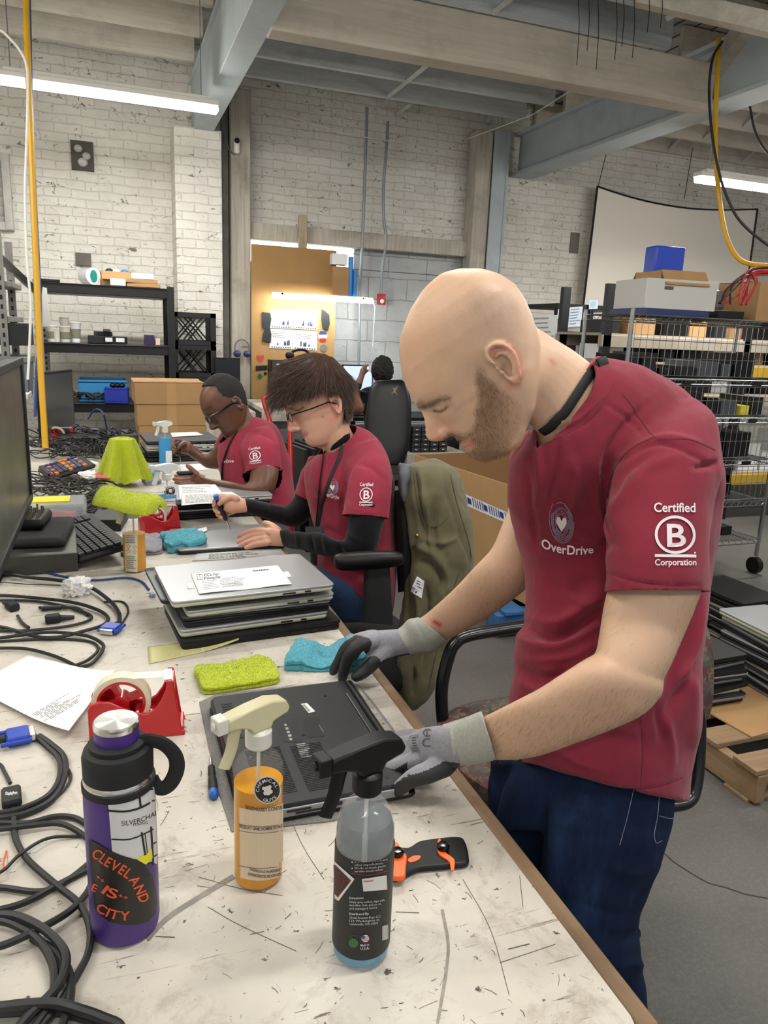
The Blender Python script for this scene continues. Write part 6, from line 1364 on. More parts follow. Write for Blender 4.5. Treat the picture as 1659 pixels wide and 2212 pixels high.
# yellow cleaner bottle 2 with lime towel, second dispenser
AMB2=AMBER; prof2=[(.0305,.128),(.0298,.135),(.024,.143),(.0150,.147),(.0145,.154)]
r,body=spraybottle('clear spray bottle of orange cleaner with a lime towel laid over its trigger',PZ(292,1232,T),.031,prof2,.108,AMB2,FROST,FROSTW,R(200),.9)
bb=bvh(body); D=Decal(bb,.0008); D.patch([(270,1153),(297,1153),(297,1236),(272,1234)],8,8); D.obj('label',M('label_w3','#cfc8b0',.6),body,'white safety label'); D=Decal(bb,.0016)
for x,y in ((278,1180),(291,1182),(278,1190),(291,1192)): D.line([(x-4,y),(x,y-4),(x+4,y),(x,y+4)],.9,True)
D.obj('hazard_marks',M('label_red','#a3242a',.5),body); D=Decal(bb,.0016); D.greek([(272,1156),(296,1156),(296,1174),(272,1174)],5,8,.4); D.greek([(273,1200),(296,1201),(296,1230),(274,1229)],7,9,.35); D.obj('label_print',INK,body)
def towel_roll(px,z,h,label,m,seed=5):
    a,b=P(218,1062,2.02),P(345,1088,1.98); mb=MB(); rs=[]; N_=18; d=b-a
    for i in range(N_+1):
        t=i/N_; c=a+d*t; hh=.020+.004*math.sin(t*9+1); 
        x,y,zz=frame(a,b); rs.append([c+Vector((0,0,.002*math.sin(t*7)))+(y*math.sin(q)*hh*.85+x*math.cos(q)*.062*(1 if abs(math.cos(q))<.9 else .97)*1.0)*(.25 if i in(0,N_) else .9 if i in (1,N_-1) else 1)+Vector((0,0,-.022*abs(math.cos(q))**2)) for q in np.linspace(0,2*PI,26,endpoint=False)])
    mb.rings(rs); return mb
towel('towel',towel_roll(0,0,0,'',LIME),LIME,'lime green terry towel folded over the head of the spray bottle',5000,.0032,seed=7,r_=.0005)
dispenser('red tape dispenser behind the orange cleaner bottle on the second bench',PZ(303,1156,T),R(5),.9)
dispenser('red tape dispenser far back in the cable heap',PZ(100,965,T),R(0),1.0)
mb=folded([(262,1172),(345,1160),(352,1198),(262,1204)],T,.018,21,2,.006); solo('work_glove',mb,M('glove_knit','#8f8d96'),'grey work glove with dark palm lying beside the orange cleaner bottle','glove')
towel('towel',folded([(346,1168),(438,1160),(446,1190),(358,1198)],T,.034,31,2,.012),TEAL,'teal terry towel crumpled left of the working hand',4500,.0025,seed=9,r_=.0005)
BP3=[(.032,.128),(.031,.136),(.024,.146),(.0150,.150),(.0145,.158)]; FB=M('frost_white','#e6eaeb',.3,trans=.3)
for x,y,lab,f in ((363,1132,'clear spray bottle of blue cleaner with round black badge, nearer of two',.10),(358,1002,'clear spray bottle of bright blue cleaner in front of the farthest person',.13)):
    r,body=spraybottle(lab,PZ(x,y,T),.032,BP3,f,M('blue_cleaner','#1f9fe0',.06,trans=.35,ior=1.33),FB,FROSTW,R(200),1.0)
    if x==363:
        bb=bvh(body); badge(bb,body,368,1060,11,11.5,0,'round black badge with white lettering'); D=Decal(bb,.0016); D.patch([(345,1078),(383,1076),(383,1132),(347,1134)],8,6); D.obj('label',M('label_w4','#d5d8dc',.6),body,'white label'); D=Decal(bb,.0026); D.greek([(349,1082),(381,1080),(381,1096),(350,1098)],3,2,.35); D.obj('label_print',INKL,body)
    else:
        bb=bvh(body); D=Decal(bb,.002); D.patch([(358,974),(371,974),(371,998),(358,998)],5,5); D.obj('label',M('label_w4','#d5d8dc',.6),body,'white label')
# lime towel draped over a standing bottle
b0=PZ(268,1048,T); mb=MB(); rs=[]
for i,(z_,r_a) in enumerate(((0.205,.006),(.204,.030),(.198,.048),(.17,.056),(.13,.066),(.09,.078),(.05,.088),(.012,.096))):
    rs.append([b0+Vector(((r_a+ (.022*math.sin(5*a+.6)+.010*math.sin(9*a+1))*(1-z_/.21)**.7)*math.cos(a)*1.0,(r_a+(.024*math.sin(5*a+.2)+.01*math.sin(8*a))*(1-z_/.21)**.7)*math.sin(a)*.85,z_+(.03*abs(math.sin(2*a)) if z_<.03 else 0)+.0)) for a in np.linspace(0,2*PI,60,endpoint=False)])
mb.rings(rs); towel('towel',mb,LIME,'lime green terry towel standing draped over a bottle, farther of the two upright ones',6000,.004,seed=11,r_=.0007)
# laptops in front of the seated people
G2='laptops stacked in front of the person with brown hair'
for k,(kd,lab) in enumerate((('black','black laptop at the bottom of the stack before the person with brown hair'),('silverdark','silver laptop second from the bottom of the stack before the person with brown hair'),('black','black laptop in the middle of the stack before the person with brown hair'),('silver','silver laptop topping the stack before the person with brown hair, under printed sheets'))):
    lap(kd,.360+.006*(k%2),2.76,T+k*.0195,R(3+2*(k%2)),lab,G2,(.97,1,.95))
zt=T+4*.0195+.002
for q,lab in (([(385,1049),(465,1046),(490,1078),(388,1080)],'printed sheet lying on the laptop stack nearer its left side'),([(392,1066),(500,1062),(535,1084),(392,1093)],'printed sheet lying lower on the laptop stack before the person with brown hair')):
    o=sheet('paper_sheet',lab,q,zt,PAPER,lambda u,v:.001+.002*math.sin(u*6)); zt+=.003; D=Decal(bvh(o),.0014); D.greek([(q[0][0]+8,q[0][1]+4),(q[1][0]-8,q[1][1]+4),(q[2][0]-8,q[2][1]-4),(q[3][0]+8,q[3][1]-4)],7,int(q[0][0]),.3); D.obj('print',INKL,o)
o=lap('silverdark',.335,2.33,T+.001,R(2),'grey laptop being unscrewed under the hands of the person with brown hair',None,(.92,.98,.9))
bb=bvh([c for c in o.children]); D=Decal(bb,.0012); D.patch([(466,1139),(492,1137),(496,1146),(470,1148)],2,2); D.obj('bit_marks',M('white_print2','#b9b6b2'),[c for c in o.children if 'lid' in c.name][0])
o=sheet('paper_sheet','printed sheet with a black barcode block behind the front laptop stack',[(428,1192),(606,1186),(620,1202),(415,1212)],T+.001,PAPER,lambda u,v:.0006,nu=4,nv=3); D=Decal(bvh(o),.001); D.patch([(433,1200),(440,1200),(440,1210),(433,1211)],1,1); D.greek([(452,1197),(560,1193),(566,1206),(450,1209)],5,5,.4); D.obj('print',INK,o)
sheet('paper_slip','blank white slip lying between teal towel and the grey laptop',[(425,1143),(446,1138),(448,1146),(432,1152)],T+.0215,PAPER,nu=3,nv=3)
G3='laptops stacked in front of the farthest person'
for k,(kd,lab) in enumerate((('black','black laptop at the bottom of the far stack behind the blue cleaner'),('black','thick black laptop second in the far stack'),('silverdark','silver laptop third in the far stack behind the blue cleaner'),('silver','silver laptop second from the top of the far stack'),('dark','slate laptop on top of the far stack with a white sheet'))):
    lap(kd,.330+.01*(k%2),3.98,T+k*.022,R(4-3*(k%2)),lab,G3,(1,1.25,1.1))
sheet('paper_sheet','white sheet on top of the far laptop stack',[(368,935),(425,933),(440,940),(372,944)],T+5*.022+.002,PAPER,nu=3,nv=3)
for q,lab in (([(388,1002),(460,998),(480,1012),(392,1020)],'white sheet under the palm of the farthest person'),): sheet('paper_sheet',lab,q,T+.001,PAPER,nu=3,nv=3)
r=thing('phone','small black device held in the open palm of the farthest person','device',P(399,1022,2.93)); mb=MB(); mb.rbox((0,0,0),(.06,.035,.014),.006,rot=R(10)); obj('body',mb,BLK,r)
mb=folded([(303,1018),(332,1015),(335,1036),(308,1038)],T,.03,41,2,.006); solo('towel',mb,TEAL,'small teal towel behind the upright lime towel','towel')
mb=folded([(305,1034),(340,1032),(350,1046),(312,1050)],T,.016,43,2,.006); solo('work_glove',mb,M('glove_knit','#8f8d96'),'grey and black work glove behind the nearer blue cleaner bottle','glove')
sheet('paper_slip','pink slip of paper beside the crumpled tissue',[(208,1022),(238,1024),(240,1034),(206,1032)],T+.05,M('note_pink','#cf5a72'),nu=2,nv=2)
wbox('thin_client','dark thin computer at the right end of the far cable heap','computer',(.07,3.95,T),(.2,.2,.045),DGREY,R(3)); wbox('laptop_dock','grey docking unit behind the far keyboard','dock',(.06,4.5,T),(.26,.22,.06),M('dock_grey','#4c4d50',.5),R(0)); wbox('label_printer','black barcode box at the edge of the far cable heap','device',(-.16,4.3,T),(.2,.18,.07),BLK,R(10))
r=thing('hand_scanner','black handheld scanner lying on the far cable heap','scanner',PZ(205,950,T+.03)); mb=MB(); mb.ball((0,0,.035),(.055,.04,.035),14,10); obj('head',mb,BLK,r); mb=MB(); mb.tube([(.03,0,.03),(.10,-.02,.02)],[.02,.016],10); obj('grip',mb,BLK,r)
# cardboard boxes
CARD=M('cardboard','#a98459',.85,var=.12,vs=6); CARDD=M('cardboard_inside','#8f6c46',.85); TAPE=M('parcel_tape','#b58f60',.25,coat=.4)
def carton(label,c,d,rot=0,open_=False,group=None,m=None,flaps=True):
    r=thing('cardboard_box',label,'box',c,rot,group); w,dp,h=d; mb=MB(); mb.box((0,0,h/2),(w,dp,h)) if not open_ else None
    if open_:
        for x,y,a,b in ((0,-dp/2,w,.005),(0,dp/2,w,.005),(-w/2,0,.005,dp),(w/2,0,.005,dp)): mb.box((x,y,h/2),(a,b,h))
        mb.box((0,0,.003),(w,dp,.006))
    obj('box_wall',mb,m or CARD,r,bevel=.002)
    if flaps:
        for s_ in(-1,1):
            mb=MB(); Mx=Matrix.Rotation(s_*R(-8 if not open_ else 55)*-1,3,'X'); mb.box(Vector((0,s_*dp/2,h+.001))+Mx@Vector((0,-s_*dp*.24 if not open_ else s_*dp*.2,.003)),(w,dp*.48 if not open_ else dp*.4,.004),M_=Mx); obj('flap',mb,m or CARD,r)
    mb=MB(); mb.box((0,-dp/2-.0006,h*.5),(.05,.0012,h)); obj('tape',mb,TAPE,r); return r
GB='brown boxes stacked behind the farthest person'
carton('lowest brown cardboard box of the three on the benches',(.325,4.47,T),(.37,.30,.118),R(2),group=GB,flaps=False)
carton('middle brown cardboard box of the three on the benches',(.320,4.47,T+.1195),(.37,.30,.118),R(1),group=GB,flaps=False)
carton('top brown cardboard box of the three on the benches with lifted flaps',(.318,4.47,T+.239),(.385,.31,.118),R(2),group=GB)
# monitor at left
r=thing('monitor','large dark monitor at the left edge with a mottled greenish screen','monitor',(-.245,2.06,T))
mb=MB(); mb.box((-.02,0,.345),(.04,.80,.42)); obj('housing',mb,BLK,r,bevel=.006)
mb=MB(); 
for y,z,a,b in ((0,.140,.80,.022),(0,.550,.80,.022),(.389,.345,.022,.42),(-.389,.345,.022,.42)): mb.box((.004,y,z),(.012,a,b))
obj('bezel',mb,DGREY,r,bevel=.003)
t=base('mottled_screen','#3c3d38',.35,spec=.5); v=t.coord(); n=t.noise(v,5,4,.6,1.5); t.l(t.ramp(n,[(.3,lin('#34352f')),(.7,lin('#55564c'))]),t.b.inputs['Base Color']); mb=MB(); mb.box((.0005,0,.345),(.004,.76,.39)); obj('screen',mb,t.m,r)  # screen colour mottled at random in greenish greys
mb=MB(); mb.box((-.05,0,.2),(.03,.06,.3)); mb.rbox((-.09,.05,.006),(.10,.2,.012),.03); obj('stand',mb,BLK,r)
# hanging cords
def hang(label,pts,r,m,d,name='cord',cat_='cord'):
    mb=MB(); mb.tube([Vector(v) for v in cat([P(x,y,(dd if dd else d)) for x,y,dd in [(p+(0,))[:3] if len(p)==2 else p for p in pts]],8)],r,8); return solo(name,mb,m,label,cat_)
hang('thick yellow power cord hanging down at left to the benches',[(53,-250),(55,-60),(57,40),(61,160),(70,380),(79,600),(88,800),(96,930),(98,968)],.0145,M('yellow_cord','#cf9d12',.5),3.55)
hang('blue cord hanging close beside the yellow one',[(60,-250),(62,-60),(65,60),(67,160),(74,380),(83,560),(88,700),(80,790),(77,860),(76,900)],.007,CABB,3.6)
hang('thin white cord hanging beside the yellow one from the upper left',[(-60,-260),(-50,-60),(-20,45),(10,72),(40,105),(57,140),(60,200),(57,320),(54,420),(58,560),(66,650),(64,740),(60,820)],.006,M('white_cord','#dcdad5',.5),3.45)
hang('yellow cord looping down from the ceiling at upper right',[(1553,85,4.6),(1550,160),(1546,240),(1546,330),(1553,420),(1566,500),(1588,550),(1620,570),(1700,575)],.014,M('yellow_cord','#cf9d12',.5),4.5)
hang('black cord falling beside the looping yellow cord at upper right',[(1560,90,4.6),(1540,125),(1532,190),(1536,270),(1548,350),(1572,430),(1610,490),(1700,560)],.008,CAB,4.45)
hang('short black cord hanging at the upper right edge',[(1620,230),(1630,280),(1650,320),(1690,360)],.007,CAB,4.6)
for k,(x,y0,y1) in enumerate(((1248,-30,140),(1270,-30,110),(1290,-30,150),(1330,-30,130),(1345,-30,100),(1368,-30,125),(1400,-30,70),(1428,-30,60))):
    hang('thin wire hanging from the ceiling boards, '+['leftmost','second from left','third from left','fourth from left','fourth from right','third from right','second from right','rightmost'][k]+' of the eight',[(x,y0),(x+3,(y0+y1)/2),(x-2,y1)],.002,CAB,4.0,'ceiling_wire','wire')['group']='thin wires hanging from the ceiling boards'
for k,(a,b,lab) in enumerate((((505,215,6.2),(1000,330,6.6),'pale string stretched across the brick wall from the left post'),((1010,300,6.6),(1290,160,5),'pale string slung under the middle joists'))):
    mb=MB(); mb.tube([P(*a),P((a[0]+b[0])/2,(a[1]+b[1])/2+18,(a[2]+b[2])/2),P(*b)],.0035,5); solo('string',mb,M('white_cord','#dcdad5',.5),lab,'string')
# ================================================================ CHAIRS, JACKET, BACKGROUND
# floral chair of the standing person
t=base('floral_fabric','#6d5f55',.9,spec=.1); v=t.coord(); vo=t.n('TexVoronoi'); t.l(v,vo.inputs['Vector']); vo.inputs['Scale'].default_value=42; vo.feature='F1'
n=t.noise(v,30,4,.6,2.5); rg=t.ramp(vo.outputs['Distance'],[(.0,lin('#a08a70')),(.22,lin('#6b5448')),(.4,lin('#8c7a64')),(.55,lin('#4b4a44'))]); c=t.mix(t.ramp(n,[(.42,(0,0,0)),(.55,(.8,.8,.8))]),rg,lin('#6a4148')); n2=t.noise(v,17,3,.5); c=t.mix(t.ramp(n2,[(.5,(0,0,0)),(.6,(.5,.5,.5))]),c,lin('#5a6a60')); t.l(c,t.b.inputs['Base Color']); FLORAL=t.m
BT=M('black_tube','#0e0e10',.25,spec=.6)
r=thing('office_chair','office chair with floral seat and black tube arms behind the standing person','chair',(1.0,1.45,0))
mb=MB(); mb.rings([[Vector((.27*k*math.copysign(abs(math.cos(a))**.8,math.cos(a)),.25*k*math.copysign(abs(math.sin(a))**.8,math.sin(a)),z)) for a in np.linspace(0,2*PI,40,endpoint=False)] for z,k in ((.41,.86),(.415,.96),(.44,1.0),(.465,.97),(.478,.85),(.482,.5),(.483,.05))]); obj('seat',mb,FLORAL,r)
mb=MB(); bk=Matrix.Rotation(R(-10),3,'Y'); mb.rings([[bk@Vector((x_,.23*k*math.copysign(abs(math.cos(a))**.7,math.cos(a)),.20*k*math.copysign(abs(math.sin(a))**.7,math.sin(a))))+Vector((.255,-.02,.72)) for a in np.linspace(0,2*PI,40,endpoint=False)] for x_,k in ((-.03,.05),(-.03,.85),(-.012,1.0),(.02,1.0),(.035,.85),(.035,.05))]); obj('backrest',mb,FLORAL,r)
def pxtube(pts,r_,par,name='armrest',m=None,world=True):
    mb=MB(); mb.tube([Vector(v) for v in cat([P(*p) for p in pts],6)],r_,12); return obj(name,mb,m or BT,par,world=world)
pxtube([(962,1590,2.0),(955,1540,1.97),(955,1480,1.95),(970,1415,1.94),(985,1388,1.94),(1015,1372,1.95),(1110,1356,1.98),(1200,1345,2.0)],.017,r)
pxtube([(1470,1530,1.55),(1495,1528,1.56),(1507,1545,1.57),(1508,1620,1.58),(1500,1700,1.58),(1478,1733,1.57),(1400,1740,1.56)],.016,r)
mb=MB(); mb.cyl((0,0,.10),(0,0,.41),.028,16); mb.box((.15,0,.405),(.40,.06,.012)); mb.tube([(.25,0,.40),(.36,0,.42),(.38,0,.60)],.018,8); obj('post',mb,BT,r)
for k in range(5):
    a=2*PI*k/5+.3; d=Vector((math.cos(a),math.sin(a),0)); mb=MB(); mb.tube([Vector((0,0,.11)),d*.27+Vector((0,0,.075))],[.024,.014],8); l=obj('base_arm',mb,BT,r); mb=MB(); mb.cyl(d*.27+Vector((-.02*d.y,.02*d.x,.028)),d*.27+Vector((.02*d.y,-.02*d.x,.028)),.028,14); obj('caster',mb,BLK,l)
# chair of the person with brown hair
r=thing('office_chair','black office chair under the person with brown hair, olive jacket on its back','chair',(.80,1.98,0))
mb=MB(); mb.rbox((-.14,0,.52),(.42,.46,.07),.08,rz=.02); obj('seat',mb,M('black_fabric','#0a0a0c',.9,var=.2,bump=.3,bs=600),r)
mb=MB(); loft(mb,[(852,1060,905,1050,2.22,.15),(852,1120,912,1110,2.22,.17),(856,1200,915,1190,2.22,.17),(860,1280,910,1270,2.22,.15)],4,24,e=3); obj('backrest',mb,M('black_fabric','#0a0a0c',.9),r,world=True)
mb=MB(); loft(mb,[(720,1208,722,1222,1.90,.02),(728,1196,735,1232,1.90,.04),(780,1190,782,1232,1.90,.042),(840,1189,842,1226,1.90,.04),(866,1194,868,1220,1.90,.03),(873,1202,873,1212,1.90,.012)],4,20,e=2.4); obj('arm_pad',mb,BLK,r,world=True)
mb=MB(); loft(mb,[(786,1222,842,1222,1.92,.03),(784,1290,846,1290,1.93,.03),(780,1345,850,1350,1.94,.03)],3,20,e=4); obj('arm_post',mb,M('rubber','#2c2d2f',.55),r,world=True)
mb=MB(); mb.cyl((0,0,.10),(0,0,.49),.03,14); obj('post',mb,BT,r)
for k in range(5):
    a=2*PI*k/5+.9; d=Vector((math.cos(a),math.sin(a),0)); mb=MB(); mb.tube([Vector((0,0,.13)),d*.31+Vector((0,0,.085))],[.03,.02],8); l=obj('base_arm',mb,BLK,r); mb=MB(); mb.cyl(d*.31+Vector((-.025*d.y,.025*d.x,.032)),d*.31+Vector((.025*d.y,-.025*d.x,.032)),.032,14); obj('caster',mb,BLK,l)
# jacket
OL=clothmat('olive_canvas','#6a644c',.3,600,7)
mb=MB()
loft(mb,[(905,996,940,990,2.16,.05),(882,1000,962,1000,2.16,.10),(866,1020,985,1015,2.15,.13),(868,1070,1002,1060,2.14,.14),(874,1120,1012,1110,2.13,.13),(880,1180,1026,1180,2.11,.11),(872,1250,1022,1225,2.10,.09),(868,1320,1005,1290,2.10,.075),(862,1390,978,1360,2.10,.06),(858,1450,950,1450,2.10,.05),(864,1500,925,1505,2.10,.04),(876,1535,900,1535,2.10,.025)],5,40,e=2.2)
me=fuse(mb,.006,3,.5)
folds(me,[(a,b,c*1.7) for a,b,c in [([(890,1010),(905,1080),(915,1150),(930,1200)],6,-.010),([(905,1010),(918,1080),(930,1140)],5,.008),([(870,1030),(880,1090),(890,1160),(885,1230)],5,.008),([(950,1010),(975,1090),(1000,1170),(1018,1220)],5,-.005),([(940,1080),(935,1160),(960,1200)],8,-.008),([(900,1180),(940,1200),(965,1250)],8,.010),([(900,1210),(945,1230),(960,1290)],6,-.009),([(885,1180),(880,1260),(880,1340),(870,1420)],5,-.010),([(900,1250),(905,1330),(895,1420)],6,.010),([(920,1260),(925,1350),(910,1440)],6,-.010),([(960,1270),(950,1350),(930,1430)],7,.008),([(895,1440),(893,1500)],4,-.01),([(905,1160),(950,1175),(990,1160)],7,.006)]])
wrinkle(me,14,.008); wrinkle(me,40,.002,seed=2)
r=thing('jacket','olive green canvas jacket draped over the back of the black office chair','jacket',P(930,1250,2.12)); JK=person_mesh('cloth',me,OL,r); jb=bvh(JK)
D=Decal(jb,.001)
for p in ([(972,1025),(985,1080),(1000,1130),(1012,1170),(1018,1205)],[(893,1012),(897,1060),(905,1110),(915,1140)],[(899,1010),(904,1060),(912,1105),(925,1135),(950,1140)],[(925,1140),(950,1135),(975,1110)],[(880,1195),(876,1260),(872,1330),(868,1400)],[(990,1240),(960,1330),(940,1420),(925,1490)]): D.line(p,1.4,sub=4)
D.obj('stitching',M('olive_dark','#413c2b',.9),JK)
D=Decal(jb,.004); D.patch([(902,1245),(917,1254),(908,1293),(889,1276)],3,3); tg=D.obj('name_tag',M('white_card','#e7e7ea',.5),r,'white name tag clipped to the jacket'); D=Decal(jb,.0055); D.greek([(902,1252),(912,1258),(909,1274),(898,1268)],3,1,.4); D.obj('print',INK,tg)
mb=MB(); loft(mb,[(862,1000,888,1005,2.06,.03),(860,1030,886,1030,2.05,.035),(862,1060,880,1062,2.05,.03),(868,1085,878,1085,2.05,.02)],4,18); me=fuse(mb,.005,2); wrinkle(me,40,.004); person_mesh('lining',me,M('grey_lining','#5d6066',.9),r)
mb=MB(); p=P(901,1157,2.0); mb.ball(p,.006,12,8); obj('snap_button',mb,M('brass','#8f7a4d',.3,.8),r,world=True)
# big cardboard box on the blue pallet
bc=PZ(1148,1312,.15); zt_=.15+zat(bc,1070); A=PZ(897,982,zt_); C=Vector((bc.x,bc.y,zt_)); Bd=Vector((1,.12,0)); A.z=C.z=zt_
r=thing('cardboard_box','large open brown cardboard box on the blue pallet behind the jacket','box',(C+A)/2-Vector((0,0,zt_-.15))); 
def wall(name,a,b,z0,z1,m,th=.008,par=None):
    mb=MB(); n=Vector((-(b-a).y,(b-a).x,0)).normalized()*th/2; mb.rings([[Vector((p.x,p.y,z0)) for p in (a+n,b+n,b-n,a-n)],[Vector((p.x,p.y,z1)) for p in (a+n,b+n,b-n,a-n)]]); return obj(name,mb,m,par,world=True,bevel=.001)
sidew=wall('box_wall',A,C,.15,zt_,CARD,par=r); wall('box_wall',A,A+Bd*1.0,.15,zt_,CARDD,par=r); wall('box_wall',C,C+Bd*1.0,.15,zt_,CARD,par=r); wall('box_wall',A+Bd,C+Bd,.15,zt_,CARD,par=r)
mb=MB(); mb.rings([[Vector((p.x,p.y,z)) for p in (A,C,C+Bd,A+Bd)] for z in (.15,.155)]); obj('box_floor',mb,CARD,r,world=True)
D=Decal(bvh(sidew),.002); D.patch([(985,1058),(1095,1106),(1095,1130),(985,1082)],4,2); D.obj('packing_label',M('label_w4','#d5d8dc'),sidew,'white printed packing tape'); D=Decal(bvh(sidew),.004)
for k in range(22):
    if k%7<5: D.line([(987+k*5,1061+k*2.15),(990+k*5,1080+k*2.15)],1.6)
for k in (5,12,19): D.patch([(985+k*5,1063+k*2.15),(993+k*5,1067+k*2.15),(995+k*5,1080+k*2.15),(987+k*5,1076+k*2.15)],1,1)
D.obj('barcode',M('label_blue','#2d3a73',.5),sidew)
PB=woodpaint('blue_pallet','#2c6296','#1b3a5c',(4,30,30),.6); r=thing('pallet','blue painted wooden pallet under the large cardboard box','pallet',Vector((C.x+.3,C.y+.3,0)))
for dy in (0,.5,1.0):
    mb=MB(); mb.box((-.02,-.26+dy*.9,.075),(.95,.10,.10)); obj('stringer',mb,PB,r,bevel=.004)
for k in range(5):
    mb=MB(); mb.box((-.4+k*.2,.2,.135),(.12,1.05,.02)); obj('deck_board',mb,PB,r,bevel=.003)
# far seated person's gaming chair
r=thing('gaming_chair','tall black gaming chair at the far desk with a small figure emblem','chair',P(840,1000,5.0)*1.0); r.location.z=0
mb=MB(); loft(mb,[(812,822,868,820,5.0,.04),(800,835,880,832,5.0,.06),(793,870,888,868,5.0,.07),(788,920,888,920,5.0,.07),(792,970,882,970,5.0,.07),(800,1005,872,1005,5.0,.06)],4,28,e=3); me=fuse(mb,.01,2); bkr=person_mesh('backrest',me,M('black_leather','#0b0c10',.45,spec=.4),r)
D=Decal(bvh(bkr),.002); D.poly([(848,836),(851,839),(854,838),(861,832),(856,842),(854,846),(860,855),(852,848),(844,852),(850,845),(850,841)]); D.obj('emblem',M('emblem_tan','#7b6a4a',.6),bkr)
mb=MB(); mb.rbox(Vector((.0,.22,.50)),(.50,.50,.09),.08); obj('seat',mb,MATS['black_leather'],r)
mb=MB(); mb.cyl((0,.2,.08),(0,.2,.46),.03,12); obj('post',mb,BT,r)
for k in range(5):
    a=2*PI*k/5; d=Vector((math.cos(a),math.sin(a),0)); mb=MB(); mb.tube([Vector((0,.2,.10)),d*.3+Vector((0,.2,.05))],[.03,.03],8); obj('base_arm',mb,BT,r)
mb=MB(); b=Vector((2.05,5.75,0)); mb.tube([b+Vector((0,.05,.6)),b+Vector((-.05,.45,.6)),b+Vector((-.05,.5,.05))],[.14,.09,.06],12); obj('trousers',mb,BLKC,M4,world=True)
# far desk with monitors
r=thing('workbench','white topped bench with peeling edge along the back wall behind the seated people','workbench',(1.51,6.25,0)); mb=MB(); mb.box((0,0,.83),(.76,.75,.04)); obj('tabletop',mb,LAM,r,bevel=.004)
mb=MB(); mb.box((0,-.37,.78),(.76,.02,.07)); obj('apron',mb,POST,r)
for i in(-1,1):
    for j in(-1,1):
        mb=MB(); mb.box((i*.33,j*.32,.405),(.07,.07,.81)); obj('leg',mb,POST,r)
mb=MB(); mb.box((0,0,.25),(.7,.7,.02)); obj('lower_shelf',mb,POST,r)
r=thing('desk','black desk under the lit monitor in front of the far person','desk',(2.25,6.3,0)); mb=MB(); mb.box((.2,0,.74),(1.1,.5,.03)); obj('tabletop',mb,BLK,r)
for i in(-.3,.7):
    mb=MB(); mb.box((i,0,.36),(.04,.5,.72)); obj('leg',mb,BLK,r)
t=base('lit_screen','#b9c8f0',.4); t.b.inputs['Emission Color'].default_value=lin('#b4c6ff'); t.b.inputs['Emission Strength'].default_value=.9
a=PY(742,790,6.25); b=PY(802,852,6.25); r=thing('monitor','lit pale blue monitor in front of the far person','monitor',((a.x+b.x)/2,6.26,.756)); mb=MB(); mb.box((0,0,(a.z+b.z)/2-.756),(b.x-a.x+.02,.02,a.z-b.z+.02)); obj('housing',mb,BLK,r); mb=MB(); mb.box((0,-.0115,(a.z+b.z)/2-.756),(b.x-a.x,.002,a.z-b.z)); obj('screen',mb,t.m,r); mb=MB(); mb.box((0,.03,.17),(.04,.03,.34)); mb.rbox((0,.0,.006),(.2,.16,.012),.02); obj('stand',mb,BLK,r)
a=PY(463,772,6.2); b=PY(518,830,6.2); r=thing('monitor','dark switched off monitor beside the stacked black crates','monitor',((a.x+b.x)/2,6.2,.80)); mb=MB(); mb.box((0,0,(a.z+b.z)/2-.80),(b.x-a.x,.03,a.z-b.z)); obj('housing',mb,BLK,r); mb=MB(); mb.box((0,-.016,(a.z+b.z)/2-.80),(b.x-a.x-.02,.002,a.z-b.z-.02)); obj('screen',mb,M('dark_screen','#14171d',.25),r); mb=MB(); mb.box((0,.02,.12),(.05,.03,.24)); mb.rbox((0,0,.006),(.22,.16,.012),.02); obj('stand',mb,SILV2,r)
wbox('side_table','small grey table under the crates and the dark monitor','table',(.80,6.28,0),(.62,.5,.80),POST)
r=thing('hand_truck','red hand truck standing behind the seated people','hand truck',P(605,930,5.2)*1.0); r.location.z=0
for pts in ([(585,858,5.2),(572,860,5.2),(571,872,5.2),(580,900,5.2),(587,935,5.2),(590,1000,5.2),(592,1180,5.2)],[(585,858,5.2),(604,866,5.2),(622,885,5.2),(626,930,5.2),(628,1000,5.2),(630,1180,5.2)]): pxtube(pts,.017,r,'rail',REDP)
mb=MB(); mb.tube([P(590,1010,5.2),P(628,1010,5.2)],.012,8); obj('cross_bar',mb,REDP,r,world=True)
for i in range(2): 
    mb=MB(); c=Vector((r.location.x-.1+i*.25,r.location.y,.12)); mb.cyl(c-Vector((.02,0,0)),c+Vector((.02,0,0)),.12,20); obj('wheel',mb,BLK,r,world=True)
for k in range(4): wbox('storage_tote','dark folded panel leaning under the far bench, one of a row','panel',(1.28+.07*k,5.45+.02*k,0),(.03,.5,.62),DGREY,R(10),'dark panels leaning under the far bench')
r=thing('waste_bin','black plastic bin behind the person with brown hair','bin',(1.33,4.45,0)); mb=MB(); mb.lathe([(.15,0),(.18,.5),(.2,.52),(.2,.55),(.18,.56)],n=28); obj('bin_body',mb,BLK,r); mb=MB(); mb.lathe([(.19,.56),(.18,.60),(.01,.62)],n=28); obj('bin_lid',mb,DGREY,r)
